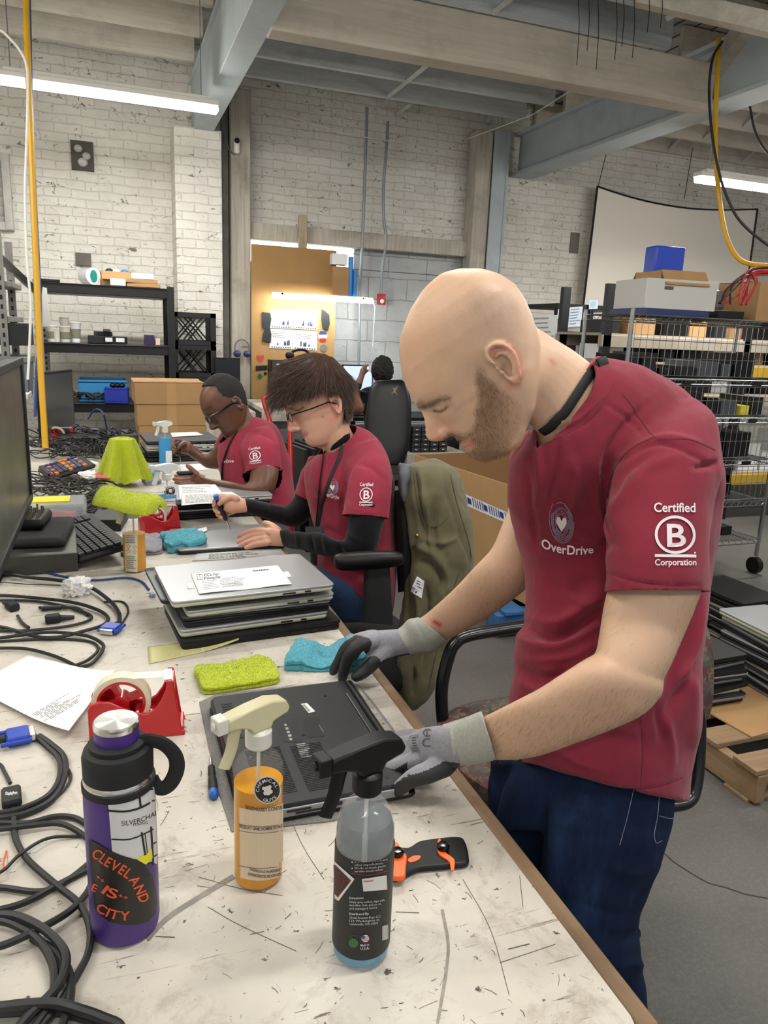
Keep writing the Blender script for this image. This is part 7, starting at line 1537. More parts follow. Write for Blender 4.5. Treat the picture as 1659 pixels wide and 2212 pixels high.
# cardboard panel with pinned prints
r=thing('cardboard_sheet','tall brown cardboard panel leaning on the wall with prints and stickers','panel',(1.62,6.78,.85))
a=PY(545,527,6.78); b=PY(716,880,6.78); mb=MB(); mb.box((0,0,(a.z+b.z)/2-.85+.0),(b.x-a.x+.02,.02,a.z-b.z)); r.location.x=(a.x+b.x)/2; pn=obj('board',mb,M('panel_card','#a98352',.85,var=.15,vs=3),r); pb=bvh(pn)
for i,(q,lab) in enumerate((([(583,667),(633,669),(632,710),(583,709)],'upper left print'),([(634,669),(687,672),(686,713),(634,710)],'upper right print'),([(582,711),(632,713),(631,754),(582,752)],'lower left print'),([(633,714),(685,716),(684,757),(632,754)],'lower right print'))):
    D=Decal(pb,.004); D.patch(q,2,2); pp=D.obj('print',PAPER,pn,lab); D=Decal(pb,.006); g=quadfn(q); rr2=random.Random(i)
    for k in range(9): D.patch([g(.08+k*.1,.1),g(.14+k*.1,.1),g(.14+k*.1,.04),g(.08+k*.1,.04)],1,1)
    for k in range(5): x_=rr2.uniform(.3,.85); h_=rr2.uniform(.1,.3); D.patch([g(x_,.18+h_),g(x_+.06,.18+h_),g(x_+.06,.18),g(x_,.18)],1,1)
    D.greek([g(.1,.9),g(.8,.9),g(.8,.55),g(.1,.55)],4,i,.25); D.obj('print_marks',M('ink_blue','#3d4664',.8),pp)
PCBM=M('circuit_board','#22262a',.6,var=.5,vs=60)
for pts,lab in (([(566,674),(584,676),(586,690),(583,708),(586,722),(585,740),(566,737),(568,722),(572,712),(566,706)],'dark circuit board pinned left of the prints'),([(695,668),(702,672),(711,680),(712,700),(708,713),(697,710),(694,690)],'dark circuit board pinned right of the prints')):
    mb=MB(); a_=[PY(x,y,6.765) for x,y in pts]; mb.rings([a_,[v_-Vector((0,.008,0)) for v_ in a_]]); solo('circuit_board',mb,PCBM,lab,'circuit board')
D=Decal(pb,.004); D.disc((697,726),10,12); st_=D.obj('sticker',M('sticker_white','#c6c4c4'),pn,'round red, white and blue sticker'); D=Decal(pb,.007); D.patch([(689,731),(705,731),(702,737),(692,737)],2,2); D.obj('sticker_red',M('label_red','#a3242a'),st_); D=Decal(pb,.007); D.patch([(691,715),(703,715),(706,722),(688,722)],2,2); D.obj('sticker_blue',M('label_blue','#2d3a73'),st_)
D=Decal(pb,.004); D.poly([(562,769),(566,766),(570,769),(569,775),(562,783),(555,775),(554,769),(558,766)]); D.obj('heart_sticker',M('sticker_red2','#b83a34',.6),pn,'red heart sticker')
D=Decal(pb,.004); D.patch([(552,790),(577,789),(577,799),(552,801)],2,1); D.disc((573,807),3.5,3.5); D.obj('label_sticker',M('badge_black','#171618'),pn,'black label stickers'); D=Decal(pb,.004); D.disc((561,813),5,6); D.obj('green_sticker',M('label_green','#2c5c33'),pn); D=Decal(pb,.004); D.disc((699,752),8,8); D.obj('sticker',M('sticker_grey','#6f6a66',.7),pn,'dark round sticker below the tricolour one')
# shelf tube light in front of the panel
def shelf_lamp():
    a=PY(587,637,6.6); b=PY(806,652,6.6); r=thing('shelf_light','lit white strip light across the cardboard panel','light',((a.x+b.x)/2,6.6,(a.z+b.z)/2)); L=b.x-a.x
    mb=MB(); mb.box((0,.02,.02),(L,.04,.02)); obj('housing',mb,M('lamp_housing','#dedcd4'),r); mb=MB(); mb.cyl((-L/2,0,-.005),(L/2,0,-.005),.016,12); obj('tube',mb,TUBEM,r)
    mb=MB(); mb.tube([(L/2,0,0),(L/2+.02,0,-.05),(L/2+.02,.02,-.4)],.005,6); obj('cord',mb,M('white_cord','#dcdad5',.5),r)
    ld=bpy.data.lights.new('shelf_lamp','AREA'); ld.shape='RECTANGLE'; ld.size=L; ld.size_y=.04; ld.energy=5; ld.color=(.92,.98,1); lo=bpy.data.objects.new('shelf_lamp',ld); COL.objects.link(lo); lo.parent=r; lo.location=(0,.0,-.024); lo.rotation_euler=(R(25),0,0)
    mb=MB(); 
    for s_ in(-1,1): mb.box((s_*L*.4,.2,.02),(.02,.4,.015))
    obj('bracket',mb,M('lamp_housing','#dedcd4'),r)
shelf_lamp()
a=PY(718,578,6.72); b=PY(750,646,6.72); wbox('cardboard_box','narrow tall cardboard box standing on the strip light bracket','box',((a.x+b.x)/2,6.74,b.z+.03),(b.x-a.x,.12,a.z-b.z-.02),CARD)
a=PY(716,552,6.72); b=PY(748,578,6.72); wbox('cardboard_box','small white and brown box on top of the narrow tall one','box',((a.x+b.x)/2,6.74,b.z+.018),(b.x-a.x,.12,a.z-b.z),M('white_card','#e7e7ea'))
a=PY(753,570,6.7); b=PY(766,646,6.7); mb=MB(); mb.cyl((a.x+.02,6.7,b.z),(a.x+.02,6.7,a.z+.06),.022,14); o=solo('tube_sleeve',mb,M('blue_tube','#1d7fd0',.3),'bright blue plastic tube standing right of the cardboard panel','tube'); mb=MB(); mb.cyl((b.x,6.72,b.z),(b.x,6.72,a.z-.05),.022,14); solo('tube_sleeve',mb,M('blue_tube','#1d7fd0',.3),'shorter blue plastic tube behind the taller one','tube')
mb=MB(); mb.cyl((2.17,6.9,.6),(2.17,6.9,2.1),.02,10)
# drawer cabinets
def drawers(label,x0,y0,x1,y1,Y_,nc,nr,dep=.16,z0=None):
    a=PY(x0,y0,Y_); b=PY(x1,y1,Y_); w=b.x-a.x; h=a.z-b.z; r=thing('drawer_cabinet',label,'cabinet',((a.x+b.x)/2,Y_+dep/2,b.z)); mb=MB(); mb.box((0,0,h/2),(w,dep,h)); obj('body',mb,BLK,r)
    for i in range(nc):
        for j in range(nr):
            mb=MB(); c=(-w/2+(i+.5)*w/nc,-dep/2-.006,(j+.5)*h/nr); mb.box(c,(w/nc*.86,.012,h/nr*.8)); mb2=MB(); d_=obj('drawer',mb,M('drawer_grey','#3b3c3f',.4),r); mb2.box((c[0],c[1]-.008,c[2]),(w/nc*.25,.006,h/nr*.15)); obj('label_tab',mb2,M('label_w4','#d5d8dc'),d_)
    return r
drawers('small grey parts cabinet on the cardboard panel bench',586,778,692,862,6.45,4,5)
r=thing('headset','black headset lying on the small parts cabinet','headset',PY(650,776,6.5)); mb=MB(); mb.tube([Vector(v) for v in cat([(-.12,0,.02),(-.06,0,.07),(.03,0,.08),(.10,0,.03)],5)],.012,8); obj('band',mb,BLK,r)
for x_ in(-.1,.1):
    mb=MB(); mb.ball((x_,0,.03),(.04,.03,.035),12,8); obj('ear_cup',mb,BLK,r)
drawers('dark parts cabinet with many small drawers behind the gaming chair',890,922,965,975,5.6,4,5)
wbox('workbench_shelf','low wooden shelf carrying the dark parts cabinet','shelf',Vector((PY(927,990,5.7).x,5.72,0)),(.55,.4,PY(927,976,5.6).z-.002),POST)
r=thing('headphones','blue headphones hanging on the left post','headphones',PY(523,752,6.78)); mb=MB(); mb.tube([Vector((.065*math.cos(a),0,.075*math.sin(a))) for a in np.linspace(-.3,PI+.3,20)],.007,8); obj('band',mb,M('band_grey','#6a6c72',.4),r)
for s_ in(-1,1):
    mb=MB(); mb.ball((s_*.045,0,-.05),(.035,.025,.03),12,8); obj('ear_cup',mb,M('navy','#1f2f63',.5),r)
# black shelf unit
r=thing('shelf_unit','black steel shelf unit against the brick wall at left','shelf',(0,6.3,0))
BS=M('black_steel','#1c1c1e',.45,.3); GS=M('slotted_steel','#8c8c88',.5,.4,var=.25)
for z in (1.725,1.30,.862):
    mb=MB(); mb.box((.005,0,z-.035),(.93,.5,.07)); mb.box((.005,0,z-.005),(.93,.52,.006)); obj('shelf',mb,BS,r,bevel=.004)
for y in(-.25,.25):
    mb=MB(); mb.box((.465,y,.87),(.05,.035,1.74)); u=obj('upright',mb,BS,r,bevel=.003)
    mb=MB(); mb.box((-.46,y,.87),(.05,.035,1.74)); u=obj('upright',mb,GS,r); mb=MB()
    for k in range(38): mb.box((-.46,y-.018,.12+k*.042),(.014,.002,.02))
    obj('slots',mb,M('slot_black','#161616',.8),u)
def onshelf(px0,px1,z,h,dep,label,name,cat_,m,y=6.12,rot=0,bev=.003,group=None):
    a=PY(px0,700,y); b=PY(px1,700,y); return wbox(name,label,cat_,((a.x+b.x)/2,y+dep/2,z+.0005),(b.x-a.x,dep,h),m,rot,group,bev)
zs=1.729
r=thing('tape_tub','clear tub with a green and white lid lying on its side on the top shelf','tub',PY(200,612,6.2)); r.location.z=zs+.062
mb=MB(); Ry=Matrix.Rotation(R(90),3,'Y')@Matrix.Rotation(R(35),3,'X'); mb.lathe([(.055,-.1),(.06,-.09),(.06,.0),(.06,.01)],n=28,M_=Matrix.Rotation(R(-55),3,'Z')@Matrix.Rotation(R(90),3,'Y')); obj('tub_body',mb,M('clear_box','#c9cfd2'),r)
mb=MB(); Mq=Matrix.Rotation(R(-55),3,'Z')@Matrix.Rotation(R(90),3,'Y'); mb.lathe([(.062,.008),(.062,.016),(.001,.017)],n=28,M_=Mq); ld_=obj('tub_lid',mb,M('white_card','#e7e7ea'),r); mb=MB(); mb.rings([[Mq@Vector((.045*k*math.cos(a),.03*k*math.sin(a),.0185)) for a in np.linspace(0,2*PI,20,endpoint=False)] for k in (1,.05)],cap=False); obj('label',mb,M('label_teal','#1f8a78',.5),ld_)
r=carton('small open cardboard box full of oddments on the top shelf',(PY(251,580,6.2).x,6.25,zs),(.22,.18,.10),R(3),True)
for x_,c_,nm in ((-.05,'#1b1b1e','black'),(.0,'#d8d6d0','white'),(.06,'#3c76c0','blue')):
    mb=MB(); mb.ball(r.location+Vector((x_,0,.105)),(.03,.03,.025),10,7); solo('oddment',mb,M('odd'+nm,c_,.5),nm+' oddment showing over the rim of the small open box','oddment')
onshelf(242,275,zs,.05,.15,'white carton under the tan flat boxes on the top shelf','carton','box',M('white_card','#e7e7ea'),6.10)
onshelf(278,350,zs,.028,.25,'flat tan box at the bottom of the pair on the top shelf','carton','box',CARD,6.12,R(-2)); onshelf(268,342,zs+.029,.028,.22,'flat tan box upper of the pair on the top shelf','carton','box',CARD,6.12,R(3)); onshelf(287,335,zs+.058,.042,.2,'white flat box topmost on the top shelf','carton','box',M('white_card','#e7e7ea'),6.12)
onshelf(88,130,zs,.02,.2,'black tool lying at the left end of the top shelf','tool','tool',BLK,6.12,R(10))
zs=1.304; CUP=M('paper_cup','#d9d4c8',.7); 
for i,(x,rr_,h,lab,m) in enumerate(((112,.04,.11,'printed paper cup at the left end of the middle shelf',CUP),(121,.035,.09,'plain cream paper cup behind the printed ones',CUP),(141,.042,.11,'printed paper cup in the middle of the row of cups',CUP),(164,.040,.145,'tall white paper cup stack right of the printed cups',M('white_card','#e7e7ea')),(137,.036,.0,'',CUP))):
    if not h: continue
    r=thing('paper_cup',lab,'cup',PY(x,725,6.15)); r.location.z=zs; mb=MB(); mb.lathe([(rr_*.72,0),(rr_,h),(rr_*1.05,h+.003),(rr_*1.0,h+.006),(rr_*.9,h),(rr_*.65,.004)],n=24); cp=obj('cup_body',mb,m,r)
    if 'printed' in lab and 'behind' not in lab: mb=MB(); mb.lathe([(rr_*.78,h*.2),(rr_*.92,h*.68)],n=24); obj('printed_band',mb,M('cup_print','#8d8b7a',.7,var=.5,vs=120),cp)
r=thing('paper_cup','grey cup stack standing on the middle printed cup','cup',PY(139,700,6.15)); r.location.z=zs+.118; mb=MB(); mb.lathe([(.03,0),(.036,.05),(.033,.051),(.037,.06),(.033,.061)],n=20); obj('cup_body',mb,M('cup_grey','#a9a59b',.6),r)
onshelf(188,240,zs,.055,.2,'dark tray of cable testers on the middle shelf','tray','tray',DGREY); onshelf(205,238,zs+.056,.03,.15,'black sloping lid on the dark tray','cover_plate','cover',BLK,6.15,R(12)); onshelf(222,238,zs+.087,.02,.1,'grey adapter on top of the dark tray','adapter','adapter',STL)
r=onshelf(224,274,zs,.055,.12,'dark box with white labels right of the tray','carton','box',BLK,6.06); mb=MB(); mb.box((-.05,-.0605,.03),(.05,.002,.03)); mb.box((.03,-.0605,.03),(.06,.002,.03)); obj('label',mb,M('label_w4','#d5d8dc'),r)
onshelf(311,333,zs,.075,.1,'small purple black box near the right post of the middle shelf','carton','box',M('purple_box','#2a1c45',.4)); onshelf(335,345,zs,.05,.05,'tiny clear bottle at the right end of the middle shelf','bottle','bottle',M('label_cream','#d3bfa0'))
zs=.866
def crate(label,c,d,m,rot=0,group=None,lattice=True,name='crate'):
    r=thing(name,label,'crate',c,rot,group); w,dp,h=d; mb=MB(); tk=.008
    mb.box((0,0,tk/2),(w,dp,tk))
    for (x,y,L,ax) in ((0,-dp/2,w,0),(0,dp/2,w,0),(-w/2,0,dp,1),(w/2,0,dp,1)):
        def bx(o,z,l,hh):
            mb.box((x+(0 if ax else o),y+(o if ax else 0),z),((tk if ax else l),(l if ax else tk),hh))
        bx(0,h*.93,L,h*.14); bx(0,h*.07,L,h*.14)
        if lattice:
            for s_ in(-1,1): bx(s_*L*.44,h/2,L*.12,h)
        if lattice:
            for k in (-2,-.5,1,2.5):
                for s_ in(-1,1):
                    p0=Vector(((k-.5)*L*.16,0,h*.14)); p1=Vector(((k-.5)*L*.16+s_*h*.6,0,h*.86)); 
                    if max(abs(p0.x),abs(p1.x))>L*.46: continue
                    q=[Vector((x+(0 if ax else p.x),y+(p.x if ax else 0),p.z)) for p in (p0,p1)]; mb.tube(q,.006,4)
        else:
            bx(0,h*.5,L,h*.8)
    obj('crate_wall',mb,m,r); return r
BLC=M('black_crate','#141414',.5); GC='black milk crates stacked by the pilaster'
ca=PY(420,800,6.3); 
for k,lab in enumerate(('bottom black milk crate of the stack beside the shelf unit','middle black milk crate of the stack, holding white scraps','top black milk crate of the stack beside the shelf unit')):
    crate(lab,(ca.x,6.42,.8015+k*.262 if False else .8015+k*.255),(.335,.33,.252),BLC,0,GC)
mb=MB(); mb.box((0,0,0),(.1,.03,.03))
crate('large light blue plastic crate on the bottom shelf',(PY(222,820,6.25).x,6.28,zs),(.34,.3,.165),M('blue_crate','#2e7fb8',.5),0,None,False); crate('small navy blue bin full of black adapters on the bottom shelf',(PY(252,830,6.0).x,6.08,zs),(.16,.12,.115),M('navy_crate','#1e2f9a',.5),R(-6),None,False,'bin')
crate('red plastic crate behind the brown boxes',(.36,6.1,zs),(.30,.28,.17),M('red_crate','#a91f28',.5),0,None,False)
o=sheet('paper_sheet','white sheet hanging over the edge of the red crate',[(334,812),(380,810),(384,826),(338,828)],1.0,PAPER,nu=2,nv=2)
r_=random.Random(9)
for k in range(7):
    c=Vector((PY(r_.uniform(145,215),835,6.1).x,r_.uniform(6.08,6.2),zs+.01)); R0=r_.uniform(.05,.1); pts=[c+Vector((R0*math.cos(a+k),R0*.6*math.sin(a+k),.02+.04*abs(math.sin(a*1.5+k)))) for a in np.linspace(0,6.5,16)]; mb=MB(); mb.tube([Vector(v) for v in cat(pts,3)],.005,6); solo('cable',mb,CAB,'black cable coiled on the bottom shelf beside the blue crate','cable','black cables on the bottom shelf')
for k in range(3): mb=MB(); mb.ball((PY(243+k*10,812,6.04).x,6.06,zs+.13),(.025,.03,.018),8,6); solo('adapter',mb,BLK,'black adapter heaped in the small navy bin','adapter','black adapters in the navy bin')
# left rack
r=thing('shelf_rack','grey slotted steel rack with sloping rail at the far left','shelf',(-.75,4.9,0)); a=P(0,545,4.2); b=P(92,640,4.9)
mb=MB(); mb.tube([P(-40,520,4.0),P(92,642,4.9)],.035,4,flat=.4); obj('sloping_rail',mb,GS,r,world=True)
for z,px in ((P(40,690,4.7).z,0),(P(40,625,4.7).z,0),(P(40,845,4.7).z,0)): mb=MB(); mb.box((-.15,0,z),(.85,.5,.03)); obj('shelf',mb,GS,r,bevel=.003)
for x_ in(.22,-.55):
    for y_ in(-.25,.25): mb=MB(); mb.box((x_,y_,.95),(.04,.03,1.9)); u=obj('upright',mb,GS,r); mb=MB(); [mb.box((x_,y_-.016,.12+k*.05),(.012,.002,.024)) for k in range(32)]; obj('slots',mb,M('slot_black','#161616'),u)
a=P(0,760,4.6); b=P(84,845,4.65); r=thing('storage_tote','grey plastic tote with white labels on the far left rack','tote',((a.x+b.x)/2-.05,4.78,b.z)); mb=MB(); w_=b.x-a.x+.1; h_=a.z-b.z; mb.rings([[Vector((sx*w_/2*k,sy*.16*k,z)) for sx,sy in ((-1,-1),(1,-1),(1,1),(-1,1))] for z,k in ((0,.92),(h_*.85,1),(h_*.86,1.05),(h_,1.05))]); tb_=obj('tote_body',mb,M('tote_grey','#6f7276',.5),r,bevel=.004); mb=MB(); mb.box((.02,-.162,h_*.45),(.10,.004,.06)); mb.box((.02,-.165,h_*.72),(.08,.004,.02)); obj('label',mb,M('label_w4','#d5d8dc'),r)
wbox('paper_stack','stack of white paper below the grey tote','paper',(-.62,4.62,P(40,845,4.7).z+.017),(.4,.2,.03),PAPER); wbox('cardboard_box','dark grey carton above the grey tote on the far left rack','box',(-.66,4.8,P(40,690,4.7).z-.14),(.5,.3,.12),DGREY)
mb=MB(); q=[P(x,y,4.55) for x,y in ((92,620),(101,622),(109,705),(82,706))]; mb.rings([q,[v_+Vector((0,.004,0)) for v_ in q]]); solo('paper_sheet',mb,PAPER,'white sheet clipped to the post of the far left rack','paper')
r=thing('monitor','thin dark monitor standing edge on in front of the shelf unit','monitor',(0,0,0)); r.location=(PY(120,850,4.5).x,4.5,T); mb=MB(); Mr=Matrix.Rotation(R(70),3,'Z'); mb.box((0,0,.22),(.42,.025,.36),M_=Mr); obj('housing',mb,BLK,r,bevel=.004); mb=MB(); mb.box(Mr@Vector((0,-.014,.22)),(.39,.002,.33),M_=Mr); obj('screen',mb,M('grey_screen','#4a4c4e',.2),r); mb=MB(); mb.box((0,0,.02),(.16,.16,.015)); obj('stand',mb,BLK,r)
# projection screen
r=thing('projection_screen','white projection screen with black border hanging at right','screen',PY(1450,660,6.75)); Y_=6.72
def scr(u,v,y=0):
    TL,TR,BR,BL=PY(1290,403,Y_),PY(1636,452,Y_),PY(1603,690,Y_),PY(1256,690,Y_); p=(TL*(1-u)+TR*u)*(1-v)+(BL*(1-u)+BR*u)*v; sag=.10*math.sin(PI*u)*(1-v)**2*(1 if u<.55 else 1-.3*(u-.55)); return p+Vector((0,y+.012*math.sin(u*9)*(1-v),-sag*.9))
t=base('screen_fabric','#f3ece2',.8); SF=t.m; mb=MB(); mb.grid(lambda u,v:scr(u,v),40,20); o=obj('screen_fabric',mb,SF,r,world=True,fixn=False)
for a_,b_ in (((0,0),(1,0)),((0,0),(0,1)),((1,0),(1,1))):
    mb=MB(); mb.tube([scr(a_[0]+(b_[0]-a_[0])*k/20,a_[1]+(b_[1]-a_[1])*k/20,-.004) for k in range(21)],.017,6,flat=.5); obj('border',mb,BLK,r,world=True)
mb=MB(); 
for x,y0,y1 in ((1292,403,330),(1478,430,320)):
    mb=MB(); mb.tube([PY(x,y0,Y_),PY(x+18,y1,Y_)],.004,5); obj('hanging_cord',mb,CAB,r,world=True)
# ---------------- chrome wire rack
CH=M('chrome_wire','#9fa2a4',.25,.9); X0,X1,Y0,Y1=2.80,4.02,3.60,4.05
r=thing('wire_rack','chrome wire rack on wheels with mesh side panels at right','rack',((X0+X1)/2,(Y0+Y1)/2,0)); zz=[PY(1600,y,Y0).z for y in (692,822,903,994,1084,1166)]
for x in (X0,X1):
    for y in (Y0,Y1):
        mb=MB(); mb.cyl((x,y,.12),(x,y,zz[0]+.03),.013,10)
        mb2=MB(); mb2.cyl((x-.02,y,.055),(x+.02,y,.055),.055,18); u=obj('post',mb,CH,r,world=True); obj('caster',mb2,BLK,u,world=True)
for z in zz:
    mb=MB()
    for y in(Y0,Y1):
        mb.tube([(X0,y,z),(X1,y,z)],.004,6); mb.tube([(X0,y,z-.03),(X1,y,z-.03)],.004,6); k=0; pts=[]
        n=46
        for i in range(n+1): pts.append((X0+(X1-X0)*i/n,y,z-.03*(i%2)))
        mb.tube(pts,.0028,4)
    for x in(X0,X1): mb.tube([(x,Y0,z),(x,Y1,z)],.004,6); mb.tube([(x,Y0,z-.03),(x,Y1,z-.03)],.004,6)
    n=48
    for i in range(1,n): x=X0+(X1-X0)*i/n; mb.tube([(x,Y0,z+.003),(x,Y1,z+.003)],.002,4)
    obj('wire_shelf',mb,CH,r,world=True)
for k in (0,1,2,3):
    mb=MB(); z0,z1=zz[k+1]+.02,zz[k]-.04; n=26
    for i in range(n+1): x=X0+.02+(X1-X0-.04)*i/n; mb.tube([(x,Y0-.012,z0),(x,Y0-.012,z1)],.0024,4)
    m_=max(2,int((z1-z0)/.09))
    for j in range(m_+1): z=z0+(z1-z0)*j/m_; mb.tube([(X0+.02,Y0-.014,z),(X1-.02,Y0-.014,z)],.0024,4)
    obj('mesh_panel',mb,CH,r,world=True)
for k in range(4):
    mb=MB(); mb.box((X0+.45+.0*k,Y0-.008,zz[k]-.016),(.07,.006,.02)); mb.box((X0+1.0,Y0-.008,zz[k]-.016),(.07,.006,.02)); obj('brand_plate',mb,BLKG,r,world=True)
# contents behind the mesh
r_=random.Random(21); cols=[('black',BLK),('dark grey',DGREY),('black',BLKG),('slate',DKLID)]
ORD=['first','second','third','fourth','fifth','sixth','seventh','eighth','ninth','tenth','eleventh','twelfth','thirteenth','fourteenth','fifteenth','sixteenth','seventeenth']
for k in range(1,6):
    x=X0+.06; bi=0
    while x<X1-.12:
        w_=r_.uniform(.07,.2); h_=r_.uniform(.05,min(.16,(zz[k-1]-zz[k])-.06)); nm,m=r_.choice(cols)
        if r_.random()<.12: nm,m='yellow',M('note_yellow','#d8cd3a')
        if x+w_>X1-.03: break
        wbox('equipment_box',f'{nm} equipment box, {ORD[bi]} from left, {ORD[k-1]} level down inside the wire rack','box',(x+w_/2,Y0+.24,zz[k]+.008),(w_,.3,h_),m,0,'equipment boxes on the wire rack'); x+=w_+.03; bi+=1
# boxes on top of rack
zt_=zz[0]+.007
a=PY(1402,680,Y0+.05); b=PY(1538,680,Y0+.05); cx=(a.x+b.x)/2
wbox('tray','shallow dark blue lid under the white archive box','box',(cx,Y0+.25,zt_),(b.x-a.x,.36,.035),M('navy','#1f2f63',.5)); r=thing('archive_box','white archive box with handwriting and a hand hole on the wire rack','box',(cx+.03,Y0+.25,zt_+.036),R(-6)); w_=b.x-a.x+.02
mb=MB(); mb.box((0,0,.085),(w_,.34,.17)); ab=obj('box_wall',mb,M('archive_white','#bfbdb8',.7),r,bevel=.003); mb=MB(); mb.rbox((-.09,-.171,.12),(.06,.004,.02),.009,M_=None); obj('hand_hole',mb,M('hole','#5b5852'),r)
D=Decal(bvh(ab),.002); D.text('GFILTE',[(1420,647),(1443,648),(1443,656),(1420,655)]); D.line([(1406,645),(1465,649)],.9); D.line([(1406,657),(1463,661)],.9); D.text('MICHAEL STORAGE',[(1408,660),(1460,663),(1460,669),(1408,667)]); D.obj('handwriting',INK,ab)
r=carton('open brown cardboard box on top of the white archive box',(cx+.06,Y0+.26,zt_+.208),(.30,.26,.05),R(-6),True)
wbox('binder_box','bright blue box standing in the open brown box','box',(cx+.02,Y0+.28,zt_+.216),(.20,.12,.19),M('blue_box','#1b3fae',.35),R(-6),bev=.01)
a=PY(1622,680,Y0+.1); carton('brown cardboard box with a hand hole at the right end of the wire rack top',(a.x+.16,Y0+.24,zt_),(.3,.34,.23),0,flaps=False)
wbox('network_switch','black network switch with red cables on the wire rack','switch',(PY(1580,680,Y0+.1).x,Y0+.25,zt_),(.20,.3,.05),BLK); wbox('plastic_bag','grey anti-static bag heap behind the red cables','bag',(PY(1575,640,Y0+.3).x,Y0+.4,zt_+.06),(.2,.12,.13),M('silver_bag','#8d8e93',.3,.4,var=.4,vs=30),bev=.03); wbox('carton','dark blue upright carton beside the red cables','box',(PY(1612,640,Y0+.2).x,Y0+.3,zt_),(.03,.25,.24),M('navy','#1f2f63'))
REDC=M('red_cable','#a01c22',.45)
for k in range(11):
    s=P(1628+r_.uniform(-4,6),586+r_.uniform(-6,10),3.95); e=P(1545+r_.uniform(0,75),672,3.95+r_.uniform(-.05,.05)); e.z=zt_+.055; m_=(s+e)/2+Vector((r_.uniform(-.05,.05),r_.uniform(-.05,.05),r_.uniform(-.03,.04))); mb=MB(); mb.tube([Vector(v) for v in cat([s+Vector((.25,0,.02)),s,m_,e],5)],.005,6); solo('cable',mb,REDC if k%5 else CAB,('red' if k%5 else 'black')+' cable fanning down from the bundle at the right edge','cable','red cables on the wire rack top')
# rack further back: beams and equipment
r=thing('pallet_rack','long storage rack with beige and yellow beams behind the wire rack','rack',(5.0,5.22,0)); YB=M('yellow_beam','#b9962a',.5); GBm=M('beige_beam','#a79d8f',.6,var=.2)
for z,m in ((PY(1500,745,5.3).z,GBm),(PY(1500,797,5.3).z,YB),(PY(1550,858,5.3).z,GBm),(.35,YB)):
    mb=MB(); mb.box((0,-.3,z),(2.9,.05,.09)); mb.box((0,.3,z),(2.9,.05,.09)); obj('beam',mb,m,r,bevel=.003); mb=MB(); mb.box((0,0,z+.05),(2.9,.6,.02)); obj('deck',mb,GBm,r)
for x_ in(-1.4,0,1.4):
    for y_ in(-.3,.3): mb=MB(); mb.box((x_,y_,.95),(.07,.05,1.9)); obj('upright',mb,BS,r)
for z in (PY(1500,745,5.3).z+.062,PY(1500,797,5.3).z+.062,PY(1550,858,5.3).z+.062,.412):
    x=3.65; bi=0; lv='top beige beam' if z>1.4 else 'upper yellow beam' if z>1.2 else 'lower beige beam' if z>.9 else 'bottom yellow beam'
    while x<6.2:
        w_=r_.uniform(.12,.3); h_=r_.uniform(.08,.19) if z>.9 else r_.uniform(.15,.4); h_=min(h_,.12) if 1.0<z<1.35 else h_; nm,m=r_.choice([('black',BLK),('black',BLK),('grey',DGREY),('white',M('white_card','#e7e7ea')),('brown',CARD),('white',PAPER)])
        wbox('equipment_box',f'{nm} equipment box, {ORD[bi]} from left on the {lv} of the long rack','box',(x+w_/2,5.15+r_.uniform(-.04,.04),z),(w_,.35,h_),m,0,'equipment boxes on the long rack'); bi+=1; x+=w_+r_.uniform(.02,.08)
# black shelf with pinned papers
r=thing('wire_rack','black wire shelf with papers clipped to its edge behind the standing person','rack',(4.35,6.2,0)); z=PY(1280,664,5.9).z; xa,xb=PY(1207,664,5.9).x,PY(1360,690,5.9).x
mb=MB(); mb.box(((xa+xb)/2-4.35,0,z),(xb-xa,.6,.04)); obj('shelf',mb,BS,r); mb=MB(); mb.box(((xa+xb)/2-4.35,0,z-.62),(xb-xa,.6,.04)); obj('shelf',mb,BS,r)
for x_ in (xa+.35,xb-.02,xa+.01):
    for y_ in(-.28,.28): mb=MB(); mb.cyl((x_-4.35,y_,0),(x_-4.35,y_,z+.02),.022,10); obj('post',mb,BS,r)
for q,lab,cc in (([(1206,668),(1224,666),(1223,687),(1204,688)],'small white note at the left end of the black shelf edge','#d9d9dc'),([(1230,664),(1259,662),(1255,705),(1226,707)],'blue-white handwritten sheet clipped to the black shelf edge','#b9c4d2'),([(1273,649),(1292,648),(1291,667),(1272,668)],'small pale blue note standing on the black shelf','#b4cbd8'),([(1341,660),(1356,660),(1355,681),(1341,682)],'pale note at the right end of the black shelf edge','#c9d6d0'),([(1150,682),(1205,680),(1203,745),(1152,748)],'large printed plan hanging behind the standing person','#a9a8a8'),([(1355,662),(1405,658),(1403,688),(1356,690)],'grey printed sheet left of the white archive box','#8f8e8c')):
    mb=MB(); a_=[PY(x,y,5.88) for x,y in q]; mb.rings([a_,[v_+Vector((0,.003,0)) for v_ in a_]]); o=solo('paper_sheet',mb,M('pap'+cc,cc,.8),lab,'paper'); D=Decal(bvh(o),.003); D.greek([(q[0][0]+3,q[0][1]+3),(q[1][0]-3,q[1][1]+3),(q[2][0]-3,q[2][1]-3),(q[3][0]+3,q[3][1]-3)],6,int(q[0][0]),.3); D.obj('print',INKL,o)
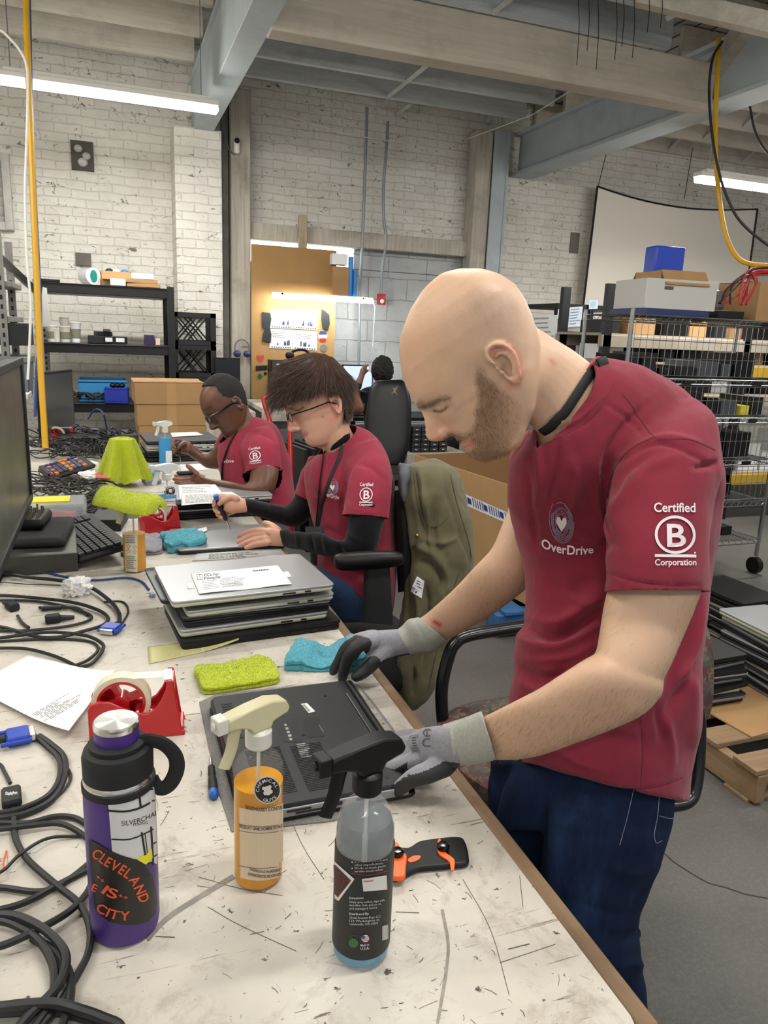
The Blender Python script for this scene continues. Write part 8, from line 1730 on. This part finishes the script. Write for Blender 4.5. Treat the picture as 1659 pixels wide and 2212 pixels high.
r=thing('computer_tower','black computer tower with a grey note on the black shelf','computer',(PY(1245,765,6.0).x,6.2,z-.598)); mb=MB(); mb.box((0,0,.19),(.30,.4,.38)); obj('case',mb,BLK,r,bevel=.006); mb=MB(); mb.box((.06,-.203,.24),(.15,.004,.11)); obj('note',mb,M('pap#8f8e8c','#8f8e8c',.8),r)
# ---------------- laptop piles on the wooden pallet at right
WD=woodpaint('raw_wood','#94795a','#4f3c28',(1.5,30,30),.6); WD2=woodpaint('raw_wood_y','#94795a','#4f3c28',(30,1.5,30),.6)
r=thing('pallet','raw wooden pallet at the right edge carrying piles of laptops','pallet',(2.45,2.15,0))
for x_ in(-.50,0,.50):
    mb=MB(); mb.box((x_,0,.06),(.04,1.15,.10)); obj('stringer',mb,WD2,r,bevel=.003)
for k in range(7):
    mb=MB(); mb.box((0,-.52+k*.172,.121),(1.06,.10,.018)); obj('deck_board',mb,WD,r,bevel=.002)
for k in range(3):
    mb=MB(); mb.box((0,-.5+k*.5,.006),(1.06,.10,.012)); obj('bottom_board',mb,WD,r,bevel=.002)
wbox('cardboard_sheet','brown cardboard sheet lying on the raw wooden pallet','cardboard',(2.50,2.22,.1305),(.95,.85,.006),CARD,R(6),bev=.001)
GL='laptops piled on the wooden pallet'; kinds=['black','silverdark','blacksilver','black','silver','blacksilver']
for si,(x,y,n,rz,top,nm) in enumerate(((2.12,2.13,9,92,'black','the front left pile on the pallet'),(2.50,2.08,12,88,'silver','the pile at the right edge'),(2.28,2.52,11,95,'blacksilver','the rear left pile on the pallet'),(2.68,2.50,11,90,'black','the rear right pile on the pallet'))):
    for k in range(n):
        kd=top if k==n-1 else kinds[(k*5+si*2)%6]; nmk={'black':'black','silver':'silver','silverdark':'silver','blacksilver':'dark'}[kd]
        lap(kd,x+r_.uniform(-.015,.015),y+r_.uniform(-.015,.015),.1375+k*.0215,R(rz+r_.uniform(-5,5)),f'{nmk} laptop, '+('topmost of ' if k==n-1 else 'lowest of ' if k==0 else f'{ORD[k]} from bottom of ')+nm,GL,(.95,1,1.1))
